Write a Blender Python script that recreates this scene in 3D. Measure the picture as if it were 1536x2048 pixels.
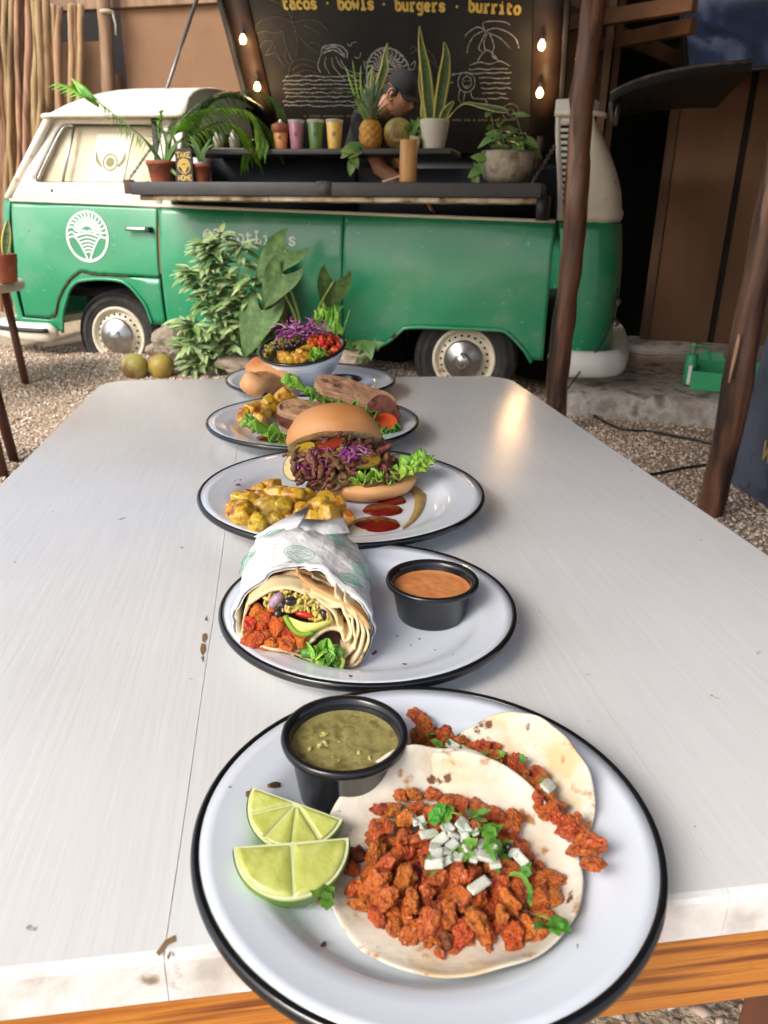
import bpy, bmesh, math, random
import numpy as np
from mathutils import Vector, Matrix, noise as mnoise
random.seed(7); rng = np.random.default_rng(7)
for _o in list(bpy.data.objects): bpy.data.objects.remove(_o)
SC = bpy.context.scene; COL = SC.collection
R_ = math.radians
# ------------------------------------------------------------------ camera
FPX, CZ = 1520.0, 1.06                    # focal length in photo pixels, eye height
PITCH, ROLL = math.atan((1024-433)/FPX), R_(1.0)
_c, _s = math.cos(PITCH), math.sin(PITCH)
CM = Matrix(((1,0,0),(0,_s,-_c),(0,_c,_s))) @ Matrix.Rotation(ROLL, 3, 'Z')
cam_d = bpy.data.cameras.new('camera'); cam = bpy.data.objects.new('camera', cam_d); COL.objects.link(cam)
cam_d.sensor_fit = 'VERTICAL'; cam_d.sensor_height = 36; cam_d.sensor_width = 27; cam_d.lens = FPX/2048*36
cam_d.clip_start = .02; cam_d.clip_end = 900
cam_d.dof.use_dof = True; cam_d.dof.focus_distance = .66; cam_d.dof.aperture_fstop = 16
cam.matrix_world = Matrix.Translation((0,0,CZ)) @ CM.to_4x4(); SC.camera = cam
# ------------------------------------------------------------------ sky, sun, exposure
SUN_EL, SUN_AZ = 43, -132                 # degrees; azimuth measured from +Y towards +X
W = bpy.data.worlds.new('World'); SC.world = W; W.use_nodes = True
_n = W.node_tree.nodes; _l = W.node_tree.links
sky = _n.new('ShaderNodeTexSky'); sky.sky_type = 'NISHITA'; sky.sun_disc = False
sky.sun_elevation = R_(SUN_EL); sky.sun_rotation = R_(SUN_AZ); sky.dust_density = 4.0; sky.ozone_density = 1.0
_h = _n.new('ShaderNodeHueSaturation'); _h.inputs['Saturation'].default_value = .9
_l.new(sky.outputs[0], _h.inputs['Color']); _l.new(_h.outputs[0], _n['Background'].inputs[0])
_n['Background'].inputs[1].default_value = .15
sun_d = bpy.data.lights.new('sun', 'SUN'); sun_d.energy = 1.5; sun_d.angle = R_(28); sun_d.color = (1,.985,.965)
sun = bpy.data.objects.new('sun', sun_d); COL.objects.link(sun)
_sd = Vector((math.sin(R_(SUN_AZ))*math.cos(R_(SUN_EL)), math.cos(R_(SUN_AZ))*math.cos(R_(SUN_EL)), math.sin(R_(SUN_EL))))
sun.rotation_euler = _sd.to_track_quat('Z','Y').to_euler()
SC.view_settings.view_transform = 'Standard'; SC.view_settings.look = 'None'; SC.view_settings.gamma = 1
SC.view_settings.use_curve_mapping = False; SC.view_settings.exposure = 0.84
SC.cycles.use_denoising = True; SC.cycles.max_bounces = 8; SC.cycles.diffuse_bounces = 4; SC.cycles.caustics_reflective = False
# ------------------------------------------------------------------ places from the photograph
CAM = Vector((0,0,CZ))
def ray(x, y): return CM @ Vector(((x-768)/FPX, (1024-y)/FPX, -1.0))
def atz(x, y, z): d = ray(x,y); return CAM + d*((z-CZ)/d.z)
def aty(x, y, Y): d = ray(x,y); return CAM + d*(Y/d.y)
def atplane(x, y, P, N): d = ray(x,y); return CAM + d*((P-CAM).dot(N)/d.dot(N))
VO = Vector((-1.85, 5.217, 0)); VYAW = R_(-14.457)     # the van stands here, local x runs along its side to the rear
VX = Vector((math.cos(VYAW), math.sin(VYAW), 0)); VY = Vector((-VX.y, VX.x, 0))
def V2W(p): p = Vector(p); return VO + VX*p.x + VY*p.y + Vector((0,0,p.z))
def side(x, y, off=0.0):                                # a point on the vertical plane at van-local depth off
    p = atplane(x, y, VO+VY*off, VY) - VO; return Vector((p.dot(VX), off, p.z))
# ------------------------------------------------------------------ mesh helpers
def wm(o):
    m = o.matrix_basis
    return wm(o.parent) @ m if o.parent else m
def tag(o, label=None, cat=None, group=None, kind=None):
    if label: o['label'] = label
    if cat: o['category'] = cat
    if group: o['group'] = group
    if kind: o['kind'] = kind
    return o
def thing(name, label, cat, loc=(0,0,0), rotz=0, group=None):
    o = bpy.data.objects.new(name, None); COL.objects.link(o); o.location = loc; o.rotation_euler = (0,0,rotz)
    o.empty_display_size = .05; o.matrix_basis = Matrix.Translation(loc) @ Matrix.Rotation(rotz,4,'Z')
    return tag(o, label, cat, group)
def mesh(name, V, F, mat=None, smooth=True):
    me = bpy.data.meshes.new(name); me.from_pydata([tuple(v) for v in V], [], [tuple(f) for f in F])
    if mat: me.materials.append(mat)
    if smooth: me.polygons.foreach_set('use_smooth', [True]*len(me.polygons))
    me.update(); return me
def ob(name, V, F, mat, parent=None, world=False, smooth=True, solid=0, sub=0, bev=0, soff=-1):
    V = [Vector(v) for v in V]
    loc = Vector((0,0,0))
    if parent is None:
        a = np.array([tuple(v) for v in V]); lo, hi = a.min(0), a.max(0)
        loc = Vector(((lo[0]+hi[0])/2, (lo[1]+hi[1])/2, lo[2])); V = [v-loc for v in V]
    elif world:
        im = wm(parent).inverted(); V = [im @ v for v in V]
    o = bpy.data.objects.new(name, mesh(name, V, F, mat, smooth)); COL.objects.link(o)
    if parent: o.parent = parent
    else: o.location = loc; o.matrix_basis = Matrix.Translation(loc)
    if bev: m = o.modifiers.new('bevel','BEVEL'); m.width = bev; m.segments = 2; m.limit_method = 'ANGLE'
    if solid: m = o.modifiers.new('solid','SOLIDIFY'); m.thickness = solid; m.offset = soff
    if sub: m = o.modifiers.new('sub','SUBSURF'); m.levels = sub; m.render_levels = sub
    return o
def inst(me, name, parent=None, M=None, world=False, loc=None, rot=None, scale=1):
    o = bpy.data.objects.new(name, me); COL.objects.link(o)
    if M is None:
        s = scale if hasattr(scale,'__len__') else (scale,)*3
        M = Matrix.LocRotScale(Vector(loc), rot.to_quaternion() if hasattr(rot,'to_quaternion') else rot, Vector(s))
    if parent: o.parent = parent
    if parent and world: M = wm(parent).inverted() @ M
    o.matrix_basis = M; return o
def rrot(tilt=math.pi):
    from mathutils import Euler
    return Euler((random.uniform(-tilt,tilt), random.uniform(-tilt,tilt), random.uniform(-math.pi,math.pi)))
class MB:
    def __init__(s): s.V=[]; s.F=[]
    def add(s, V, F):
        k=len(s.V); s.V += [Vector(v) for v in V]; s.F += [tuple(i+k for i in f) for f in F]; return s
    def box(s, lo, hi, M=None):
        V=[Vector((x,y,z)) for z in (lo[2],hi[2]) for y in (lo[1],hi[1]) for x in (lo[0],hi[0])]
        if M: V=[M@v for v in V]
        return s.add(V, [(0,2,3,1),(4,5,7,6),(0,1,5,4),(2,6,7,3),(0,4,6,2),(1,3,7,5)])
    def tube(s, P, r, n=8, cap=True, up=None):
        P=[Vector(p) for p in P]; rr = r if hasattr(r,'__len__') else [r]*len(P); V=[]; F=[]
        t0=(P[1]-P[0]).normalized(); a = Vector((0,0,1)) if abs(t0.z)<.9 else Vector((1,0,0)); nrm=t0.cross(a).normalized()
        for i,p in enumerate(P):
            t=((P[min(i+1,len(P)-1)]-P[max(i-1,0)])).normalized()
            nrm=(nrm - t*nrm.dot(t)); nrm = nrm.normalized() if nrm.length>1e-6 else t.orthogonal().normalized(); b=t.cross(nrm)
            V += [p+(nrm*math.cos(2*math.pi*k/n)+b*math.sin(2*math.pi*k/n))*rr[i] for k in range(n)]
        for i in range(len(P)-1):
            for k in range(n): F.append((i*n+k,i*n+(k+1)%n,(i+1)*n+(k+1)%n,(i+1)*n+k))
        if cap: F += [tuple(range(n))[::-1], tuple((len(P)-1)*n+k for k in range(n))]
        return s.add(V,F)
    def lathe(s, prof, n=32, M=None, closed=False):
        V=[]; F=[]; m=len(prof)
        for k in range(n):
            a=2*math.pi*k/n; V += [Vector((r*math.cos(a), r*math.sin(a), z)) for r,z in prof]
        for k in range(n):
            for i in range(m if closed else m-1):
                j=(i+1)%m; F.append((k*m+i, ((k+1)%n)*m+i, ((k+1)%n)*m+j, k*m+j))
        if M: V=[M@v for v in V]
        return s.add(V,F)
    def grid(s, nu, nv, f, wrapu=False):
        V=[Vector(f(i/(nu if wrapu else nu-1), j/(nv-1))) for i in range(nu) for j in range(nv)]; F=[]
        for i in range(nu if wrapu else nu-1):
            for j in range(nv-1): a=i*nv+j; b=((i+1)%nu)*nv+j; F.append((a,b,b+1,a+1))
        return s.add(V,F)
    def loft(s, loops, cap0=True, cap1=True):
        n=len(loops[0]); V=[v for l in loops for v in l]; F=[]
        for i in range(len(loops)-1):
            for k in range(n): F.append((i*n+k,i*n+(k+1)%n,(i+1)*n+(k+1)%n,(i+1)*n+k))
        if cap0: F.append(tuple(range(n))[::-1])
        if cap1: F.append(tuple((len(loops)-1)*n+k for k in range(n)))
        return s.add(V,F)
    def prism(s, poly, h, M=None):               # poly: 2-D outline, extruded from z=0 to h
        n=len(poly); V=[Vector((p[0],p[1],0)) for p in poly]+[Vector((p[0],p[1],h)) for p in poly]
        if M: V=[M@v for v in V]
        return s.add(V,[tuple(range(n))[::-1], tuple(range(n,2*n))]+[(i,(i+1)%n,n+(i+1)%n,n+i) for i in range(n)])
    def ribbon(s, P, w, N):                      # a flat stroke along P on a surface of normal N
        P=[Vector(p) for p in P]; N=Vector(N); V=[]; F=[]; ws = w if hasattr(w,'__len__') else [w]*len(P)
        for i,p in enumerate(P):
            t=(P[min(i+1,len(P)-1)]-P[max(i-1,0)]).normalized(); b=N.cross(t).normalized()
            V += [p-b*ws[i]/2, p+b*ws[i]/2]
        for i in range(len(P)-1): F.append((2*i,2*i+2,2*i+3,2*i+1))
        return s.add(V,F)
    def build(s, name, mat, parent=None, **k): return ob(name, s.V, s.F, mat, parent, **k)
    def mesh(s, name, mat=None, smooth=True): return mesh(name, s.V, s.F, mat, smooth)
def cr(P, n=6, closed=False):                    # Catmull-Rom through points
    P=[Vector(p) for p in P]; out=[]; m=len(P)
    for i in range(m if closed else m-1):
        g=lambda k: P[k%m] if closed else P[max(0,min(m-1,k))]
        a,b,c,d=g(i-1),g(i),g(i+1),g(i+2)
        for k in range(n):
            t=k/n; out.append(.5*((2*b)+(c-a)*t+(2*a-5*b+4*c-d)*t*t+(3*b-a-3*c+d)*t**3))
    if not closed: out.append(P[-1])
    return out
def pl(P):                                       # piecewise-linear function from points
    xs=[p[0] for p in P]; zs=[p[1] for p in P]
    return lambda x: float(np.interp(x, xs, zs))
def nz(p, s=1.0, o=0): return mnoise.noise(Vector(p)*s + Vector((o*3.1,o*1.7,o*5.3)))
def sm(a,b,x): t=max(0,min(1,(x-a)/(b-a))); return t*t*(3-2*t)
# ------------------------------------------------------------------ materials
def srgb(r,g,b): return tuple((c/255/12.92 if c/255<=.04045 else ((c/255+.055)/1.055)**2.4) for c in (r,g,b))
MATS={}
def M(name, c1, c2=None, scale=30, detail=5, rough=.5, rough2=None, bump=0, bscale=None, bdetail=6, metal=0, spec=.5, coat=0,
      sss=0, sssr=(.01,.005,.003), trans=0, coord='Object', stretch=(1,1,1), c3=None, spots=(), rnd=0, emit=None, estr=0, lo=.35, hi=.65, bdist=.002, ior=None, alpha=1, sheen=0):
    if name in MATS: return MATS[name]
    m=bpy.data.materials.new(name); m.use_nodes=True; nt=m.node_tree; N=nt.nodes; L=nt.links; b=N['Principled BSDF']; MATS[name]=m
    tc=N.new('ShaderNodeTexCoord'); mp=N.new('ShaderNodeMapping'); mp.inputs['Scale'].default_value=stretch; L.new(tc.outputs[coord], mp.inputs[0]); vec=mp.outputs[0]
    def noi(sc, det, off=0):
        n=N.new('ShaderNodeTexNoise'); n.inputs['Scale'].default_value=sc; n.inputs['Detail'].default_value=det
        if off:
            a=N.new('ShaderNodeVectorMath'); a.operation='ADD'; a.inputs[1].default_value=(off,off*.7,off*1.3); L.new(vec,a.inputs[0]); L.new(a.outputs[0],n.inputs[0])
        else: L.new(vec,n.inputs[0])
        return n.outputs['Fac']
    def ramp(fac, stops):
        r=N.new('ShaderNodeValToRGB'); e=r.color_ramp.elements
        while len(e)<len(stops): e.new(.5)
        for k,(p,c) in enumerate(stops): e[k].position=p; e[k].color=(*c,1) if len(c)==3 else c
        L.new(fac,r.inputs[0]); return r.outputs[0]
    col=None
    if c2 is not None:
        st=[(lo,c1),(hi,c2)] if c3 is None else [(lo,c1),((lo+hi)/2,c2),(hi,c3)]
        f=noi(scale,detail); col=ramp(f,st)
        if rough2 is not None:
            rr=N.new('ShaderNodeMapRange'); L.new(f,rr.inputs[0]); rr.inputs[1].default_value=.3; rr.inputs[2].default_value=.7; rr.inputs[3].default_value=rough; rr.inputs[4].default_value=rough2; L.new(rr.outputs[0],b.inputs['Roughness'])
    else:
        cn=N.new('ShaderNodeRGB'); cn.outputs[0].default_value=(*c1,1); col=cn.outputs[0]
    for k,(c,sc,l,h) in enumerate(spots):
        f=ramp(noi(sc,5,3.3*(k+1)),[(l,(0,0,0)),(h,(1,1,1))]); mx=N.new('ShaderNodeMix'); mx.data_type='RGBA'; L.new(f,mx.inputs[0]); L.new(col,mx.inputs[6]); mx.inputs[7].default_value=(*c,1); col=mx.outputs[2]
    if rnd:
        oi=N.new('ShaderNodeObjectInfo'); hs=N.new('ShaderNodeHueSaturation'); mr=N.new('ShaderNodeMapRange'); L.new(oi.outputs['Random'],mr.inputs[0]); mr.inputs[3].default_value=1-rnd; mr.inputs[4].default_value=1+rnd
        L.new(mr.outputs[0],hs.inputs['Value']); L.new(col,hs.inputs['Color']); mr2=N.new('ShaderNodeMapRange'); ml=N.new('ShaderNodeMath'); ml.operation='FRACT'; m7=N.new('ShaderNodeMath'); m7.operation='MULTIPLY'; m7.inputs[1].default_value=7.3
        L.new(oi.outputs['Random'],m7.inputs[0]); L.new(m7.outputs[0],ml.inputs[0]); L.new(ml.outputs[0],mr2.inputs[0]); mr2.inputs[3].default_value=.5-.035*rnd/.2; mr2.inputs[4].default_value=.5+.035*rnd/.2; L.new(mr2.outputs[0],hs.inputs['Hue']); col=hs.outputs[0]
    L.new(col,b.inputs['Base Color'])
    if rough2 is None: b.inputs['Roughness'].default_value=rough
    b.inputs['Metallic'].default_value=metal; b.inputs['Specular IOR Level'].default_value=spec; b.inputs['Coat Weight'].default_value=coat; b.inputs['Coat Roughness'].default_value=.08
    if sss: b.inputs['Subsurface Weight'].default_value=sss; b.inputs['Subsurface Radius'].default_value=(1,.5,.3) ; b.inputs['Subsurface Scale'].default_value=sssr[0]
    if trans: b.inputs['Transmission Weight'].default_value=trans
    if ior: b.inputs['IOR'].default_value=ior
    if alpha<1: b.inputs['Alpha'].default_value=alpha
    if emit: b.inputs['Emission Color'].default_value=(*emit,1); b.inputs['Emission Strength'].default_value=estr
    if bump:
        bp=N.new('ShaderNodeBump'); bp.inputs['Strength'].default_value=bump; bp.inputs['Distance'].default_value=bdist
        L.new(noi(bscale or scale*2,bdetail,9.1),bp.inputs['Height']); L.new(bp.outputs[0],b.inputs['Normal'])
    return m
# =================================================================== SETTING
def gz(x, y):                                    # the ground rises into a low bank along the van
    p = Vector((x,y,0))-VO; ly = p.dot(VY); lx = p.dot(VX)
    return .13*sm(-1.7,-.45,ly)*sm(3.05,2.3,lx) + .035*sm(.9,0,abs(lx-.35))*sm(-.75,-.2,ly) + .012*nz((x*2.1,y*2.1,0)) 
m_ground = M('gravel_soil', srgb(150,128,104), srgb(196,176,150), scale=60, c3=srgb(112,98,84), rough=.95, bump=.9, bscale=130, bdist=.012)
b=MB()
xs=[-300,-60,-20,-8]+[ -5+.16*i for i in range(63)]+[8,20,60,300]; ys=[-300,-40,-10,-3]+[-1+.16*i for i in range(63)]+[12,20,60,300]
for x in xs:
    for y in ys: b.V.append(Vector((x,y,gz(x,y) if abs(x)<5.2 and -1.2<y<9.2 else (.13 if y>5 else 0))))
ny=len(ys); b.F=[(i*ny+j,(i+1)*ny+j,(i+1)*ny+j+1,i*ny+j+1) for i in range(len(xs)-1) for j in range(ny-1)]
o=b.build('ground', m_ground); tag(o,'pale gravel yard around the tables and van','ground',kind='structure')
# gravel stones, far too many to count
def stones(name, n, place, rmin, rmax, mat, label):
    oc=np.array([[1,0,0],[-1,0,0],[0,1,0],[0,-1,0],[0,0,1],[0,0,-1.]]); of=np.array([[0,2,4],[2,1,4],[1,3,4],[3,0,4],[2,0,5],[1,2,5],[3,1,5],[0,3,5]])
    V=np.zeros((n,6,3)); 
    for i in range(n):
        x,y=place(); r=rmin+(rmax-rmin)*random.random()**2
        q=oc*np.array([r*random.uniform(.7,1.3),r*random.uniform(.6,1.1),r*random.uniform(.45,.8)])+rng.normal(0,r*.18,(6,3))
        a=random.random()*6.28; c,s=math.cos(a),math.sin(a); q=q@np.array([[c,s,0],[-s,c,0],[0,0,1]])
        V[i]=q+np.array([x,y,gz(x,y)+r*.3])
    F=(of[None]+(np.arange(n)*6)[:,None,None]).reshape(-1,3)
    me=bpy.data.meshes.new(name); me.vertices.add(n*6); me.vertices.foreach_set('co',V.reshape(-1)); me.loops.add(F.size); me.loops.foreach_set('vertex_index',F.reshape(-1).astype(np.int32))
    me.polygons.add(len(F)); me.polygons.foreach_set('loop_start',np.arange(0,F.size,3,dtype=np.int32)); me.update(calc_edges=True)
    at=me.attributes.new('tone','FLOAT','POINT'); at.data.foreach_set('value',np.repeat(rng.random(n),6).astype(np.float32))
    me.materials.append(mat); o=bpy.data.objects.new(name,me); COL.objects.link(o); return tag(o,label,'gravel',kind='stuff')
m_stone=bpy.data.materials.new('gravel_stone'); m_stone.use_nodes=True; _N=m_stone.node_tree.nodes; _L=m_stone.node_tree.links
_a=_N.new('ShaderNodeAttribute'); _a.attribute_name='tone'; _r=_N.new('ShaderNodeValToRGB'); _e=_r.color_ramp.elements
for k,(p,c) in enumerate([(0,srgb(118,98,82)),(.25,srgb(176,150,128)),(.5,srgb(203,180,158)),(.8,srgb(222,206,188)),(1,srgb(240,232,222))]):
    if k>1: _e.new(.5)
for k,(p,c) in enumerate([(0,srgb(118,98,82)),(.25,srgb(176,150,128)),(.5,srgb(203,180,158)),(.8,srgb(222,206,188)),(1,srgb(240,232,222))]): _e[k].position=p; _e[k].color=(*c,1)
_L.new(_a.outputs['Fac'],_r.inputs[0]); _L.new(_r.outputs[0],_N['Principled BSDF'].inputs['Base Color']); _N['Principled BSDF'].inputs['Roughness'].default_value=.85
def _pl():
    while True:
        y=random.uniform(1.8,5.6); x=random.uniform(-.62*y-.1,.62*y+.1)
        p=Vector((x,y,0))-VO
        if p.dot(VY)<.5 and not (p.dot(VX)>2.95 and p.dot(VY)>-.12): return x,y
stones('gravel', 85000, _pl, .004, .0115, m_stone, 'loose pale gravel stones covering the yard')
stones('gravel', 5000, lambda: (random.uniform(-.6,1.3),random.uniform(.1,1.8)), .006, .014, m_stone, 'loose grey gravel stones under the near end of the table')
# concrete slab at the right
m_conc=M('old_concrete', srgb(150,142,132), srgb(186,180,172), scale=9, c3=srgb(118,110,102), rough=.92, bump=.8, bscale=30, bdist=.02)
def slab():
    b=MB(); xs=np.linspace(2.93,5.4,50); prof=[(-.16,-.02),(-.165,.06),(-.15,.125),(-.12,.147),(0,.15),(.6,.15),(1.3,.15),(2.3,.15)]
    for x in xs:
        for k,(y,z) in enumerate(prof):
            q=nz((x*5,y*5,z*9))*.022*(1 if k<4 else .15); b.V.append(V2W((x,y-.05*(x-2.93)*.2+q, z+q*.6)))
    n=len(prof); b.F=[(i*n+j,(i+1)*n+j,(i+1)*n+j+1,i*n+j+1) for i in range(len(xs)-1) for j in range(n-1)]
    b.F.append(tuple(range(n)))
    return b.build('concrete_slab', m_conc)
tag(slab(),'low rough concrete slab behind the rear of the van','slab',kind='structure')
# walls behind the van, all along one line
m_tan=M('tan_plaster', srgb(130,98,73), srgb(142,109,82), scale=1.4, rough=.9, bump=.15, bscale=90, spots=((srgb(120,90,66),2.2,.55,.75),))
m_ply=M('brown_plywood', srgb(98,68,46), srgb(118,84,60), scale=2.2, stretch=(1,1,.25), rough=.75, bump=.1, bscale=40)
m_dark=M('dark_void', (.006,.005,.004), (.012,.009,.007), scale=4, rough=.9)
m_wood_dk=M('dark_timber', srgb(70,48,34), srgb(98,70,50), scale=8, stretch=(1,1,.2), rough=.8, bump=.4, bscale=30)
m_wood_gr=M('weathered_timber', srgb(120,92,70), srgb(158,128,102), scale=14, stretch=(1,1,.15), rough=.85, bump=.5, bscale=50)
def wbox(name, mat, x0,x1,y0,y1,z0,z1, label=None, cat=None, kind=None, parent=None, bev=.004):
    b=MB().box((x0,y0,z0),(x1,y1,z1)); b.V=[V2W(v) for v in b.V]; o=b.build(name,mat,parent,world=bool(parent),smooth=False,bev=bev)
    return tag(o,label,cat,kind=kind) if label else o
def sx(px,py,off): return side(px,py,off).x
def szz(px,py,off): return side(px,py,off).z
WY=2.1
wbox('plaster_wall', m_tan, sx(247,100,WY), 3.0, WY, WY+.1, 0, szz(340,14,WY), 'tan plastered wall rising behind the cream van roof','wall')
wbox('plaster_wall', m_tan, -3.6, sx(204,120,WY), WY+.02, WY+.1, 0, szz(150,83,WY), 'lower tan wall panel behind the upright sticks','wall')
wbox('plaster_wall', m_tan, sx(224,170,WY), sx(243,170,WY), WY-.03, WY+.05, 0, szz(235,150,WY), 'narrow tan wall offcut between post and wall','wall')
wbox('back_shade_sheet', m_dark, -5, 6, WY+.9, WY+1.0, 0, 3.2, 'near-black sheet standing in for shade behind the walls','wall')  # added sheet, its near-black colour paints the shade seen through the gaps
wbox('beam', m_wood_gr, -3.6, 2.9, WY-.05, WY+.05, szz(340,14,WY)+.003, szz(340,14,WY)+.11, 'weathered wooden beam capping the tan wall','beam')
# right-hand plywood wall with a dark joint and a door post
xa,xb,xc=sx(1330,300,WY),sx(1486,260,WY),sx(1500,260,WY)
w=thing('plywood_wall','brown plywood wall panels standing behind the open tailgate','wall',V2W(((xa+xc)/2,WY,.15)),VYAW)
def wpart(name,mat,x0,x1,y0,y1,z0,z1,**k): return wbox(name,mat,x0,x1,y0,y1,z0,z1,parent=w,**k)
wpart('panel',m_ply,xa+.07,xb,WY,WY+.03,.151,2.35); wpart('panel',m_ply,xc,6.0,WY,WY+.03,.151,2.35)
wpart('post',m_wood_dk,xa,xa+.068,WY-.02,WY+.04,.151,2.35); wpart('joint_strip',m_dark,xb+.002,xc-.002,WY+.012,WY+.04,.151,2.35)
wbox('side_wall', m_ply, 6.0,6.1,-2.6,WY+.9,0,3.2,'brown plywood end wall at the right','wall')
# posts and beams in the shed
def log(name, P, r, mat, label, cat, seed=0, n=10, kink=.012, parent=None):
    P=[Vector(p) for p in P]; Q=cr(P,10) if len(P)>2 else [P[0].lerp(P[1],t/14) for t in range(15)]
    L=sum((Q[i+1]-Q[i]).length for i in range(len(Q)-1)); rr=[]
    for i,q in enumerate(Q):
        rr.append(r*(1+.10*nz((q.z*3,seed,0))+.05*nz((q.z*11,seed,4)))); q.x+=kink*nz((q.z*1.6,seed,7)); q.y+=kink*nz((q.z*1.6,seed,2))
    b=MB().tube(Q,rr,n)
    for i,v in enumerate(b.V): v += Vector((nz(v*9,1,seed),nz(v*9,1,seed+2),0))*r*.2
    o=b.build(name,mat,parent,world=bool(parent)); return tag(o,label,cat) if label else o
xw=side(214,100,WY-.15)
log('post',[V2W((xw.x-.02,WY-.15,0)),V2W((side(217,190,WY-.15).x,WY-.15,1.6)),V2W((side(211,0,WY-.15).x-.01,WY-.15,2.9))],.055,m_wood_gr,'weathered round post between stick fence and tan wall','post',3)
_p=V2W(side(214,25,WY-.15)); b=MB(); b.lathe([(.057,-.015),(.064,-.012),(.064,.012),(.057,.015)],16,Matrix.Translation(_p)); b.tube([_p+Vector((.055,-.03,-.01)),_p+Vector((.075,-.04,-.09)),_p+Vector((.07,-.04,-.17))],.008,5)
tag(b.build('rope_tie',M('pale_rope',srgb(196,186,160),srgb(160,148,122),scale=80,rough=.9)),'pale rope tie knotted round the weathered post','rope')
m_pole=M('varnished_pole', srgb(76,48,36), srgb(116,80,60), scale=12, stretch=(1,1,.12), detail=7, c3=srgb(56,34,26), rough=.25, rough2=.5, bump=.8, bscale=26, bdist=.006, spots=((srgb(150,112,90),15,.58,.68),(srgb(40,24,18),9,.6,.7)))
A=aty(1113,812,4.0); B=aty(1187,0,4.0); D=(B-A)/(B.z-A.z)
o=log('round_post',[A-D*(A.z-.02),A-D*(A.z-1.0),A-D*(A.z-1.6),B+D*.5],.056,m_pole,'brown varnished round post in front of the van rear','post',11,14,.016)
A=aty(1422,1013,2.75); B=aty(1487,696,2.75); D=(B-A)/(B.z-A.z)
o=log('round_post',[A-D*(A.z+.02),A-D*(A.z-.8),A-D*(A.z-1.7),A-D*(A.z-3.0)],.052,m_pole,'brown varnished round post beside the slate board','post',17,14,.012)
_q=aty(1463,690,2.75)+Vector((0,-.055,0)); b=MB()
Sp=[aty(1480,668,2.69),aty(1474,700,2.69),aty(1467,730,2.69),aty(1459,766,2.69)]; ws=[.004,.009,.008,.002]
b.ribbon(Sp,ws,(0,-1,0)); bb=b.build('bark_scar',M('pale_scar',srgb(206,164,134),srgb(186,140,108),scale=60,rough=.8),o,world=True,solid=.012)
# shed ceiling and joists at the right
def beam(px0,py0,off0,px1,py1,off1,h,label,mat=m_wood_dk,t=.07):
    A=V2W(side(px0,py0,off0)); B=V2W(side(px1,py1,off1)); d=(B-A).normalized(); A-=d*.6; B+=d*.12
    s=d.cross(Vector((0,0,1))).normalized()*t/2; u=Vector((0,0,h/2)); b=MB()
    b.loft([[p-s-u,p+s-u,p+s+u,p-s+u] for p in (A,B)]); tag(b.build('joist',mat,smooth=False,bev=.006),label,'beam')
beam(1215,35,1.5,1355,12,1.2,.09,'upper brown ceiling joist left of the blue screen',M('joist_brown',srgb(120,84,58),srgb(142,104,76),scale=6,rough=.8))
beam(1285,72,1.7,1356,58,1.5,.09,'lower brown ceiling joist left of the blue screen',M('joist_brown',(0,0,0)))
beam(1215,60,1.9,1355,118,1.95,.10,'dark diagonal brace under the shed ceiling')
wbox('post', m_wood_gr, sx(1207,120,1.8),sx(1222,120,1.8),1.78,1.84,.13,2.6,'pale square upright behind the brown round post','post')
wbox('post', m_wood_dk, sx(1226,120,1.8),sx(1240,120,1.8),1.80,1.86,.13,2.6,'dark square upright behind the brown round post','post')
m_roof=M('roof_thatch', srgb(112,92,70), srgb(146,124,96), scale=20, rough=.95, bump=.8, bscale=60)
_o=MB().box((-1.9,-.75,2.66),(4.2,4.35,2.74)).build('roof',m_roof,smooth=False); tag(_o,'thatched roof sheltering the white table','roof',kind='structure')
wbox('roof', m_roof, .2,6.2,.1,3.1,2.98,3.06,'thatched shed roof over the van','roof',kind='structure')
# stick fence
m_stick=M('dry_stick', srgb(144,112,80), srgb(168,136,102), scale=10, stretch=(1,1,.15), c3=srgb(114,86,60), rough=.8, bump=.35, bscale=60, rnd=.12)
fen=thing('stick_fence','fence of upright dry tan sticks at the left edge','fence',V2W((-1.2,1.95,.1)),VYAW)
px=-14.0; k=0
while px<168:
    top=-30 if px<92 else (9+random.uniform(-3,4) if px<122 else (8 if px>140 else 14))
    if 122<px<138: px+=9; continue
    off=1.86+random.uniform(-.05,.05); zt=szz(px,top,off); xt=sx(px+random.uniform(-3,3),top,off); x0=sx(px+random.uniform(-5,8),600,off)
    lean=random.uniform(-.07,.07); P=[]
    for t in np.linspace(0,1,8): P.append(V2W((x0+(xt-x0)*t+lean*math.sin(3.14*t)*.5+random.gauss(0,.010),off+random.gauss(0,.01),.05+(zt-.05)*t)))
    log('stick',P,random.uniform(.022,.034),m_stick,None,None,k,7,.01,parent=fen)
    px+=random.uniform(6.5,10.5); k+=1
# =================================================================== VAN
m_green=M('green_paint', srgb(30,132,90), srgb(42,146,102), scale=1.6, rough=.30, rough2=.42, coat=.35, bump=.10, bscale=3.5, bdist=.02, spots=((srgb(92,150,118),3.1,.52,.74),(srgb(120,196,160),26,.66,.76),(srgb(70,60,44),34,.70,.76)))
m_cream=M('cream_paint', srgb(226,218,200), srgb(238,232,218), scale=3, rough=.4, coat=.2, spots=((srgb(176,150,112),14,.66,.78),))
m_rustcream=M('rusty_cream', srgb(214,202,178), srgb(188,170,140), scale=9, c3=srgb(120,96,70), rough=.7, spots=((srgb(92,64,42),10,.56,.68),))
m_white=M('white_paint', srgb(232,232,228), srgb(222,222,216), scale=6, rough=.35, coat=.2)
m_black=M('matte_black', (.012,.013,.015), (.022,.023,.026), scale=6, rough=.55)
m_rub=M('tyre_rubber', (.022,.021,.020), (.045,.042,.038), scale=20, rough=.85, bump=.2, bscale=70)
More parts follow.
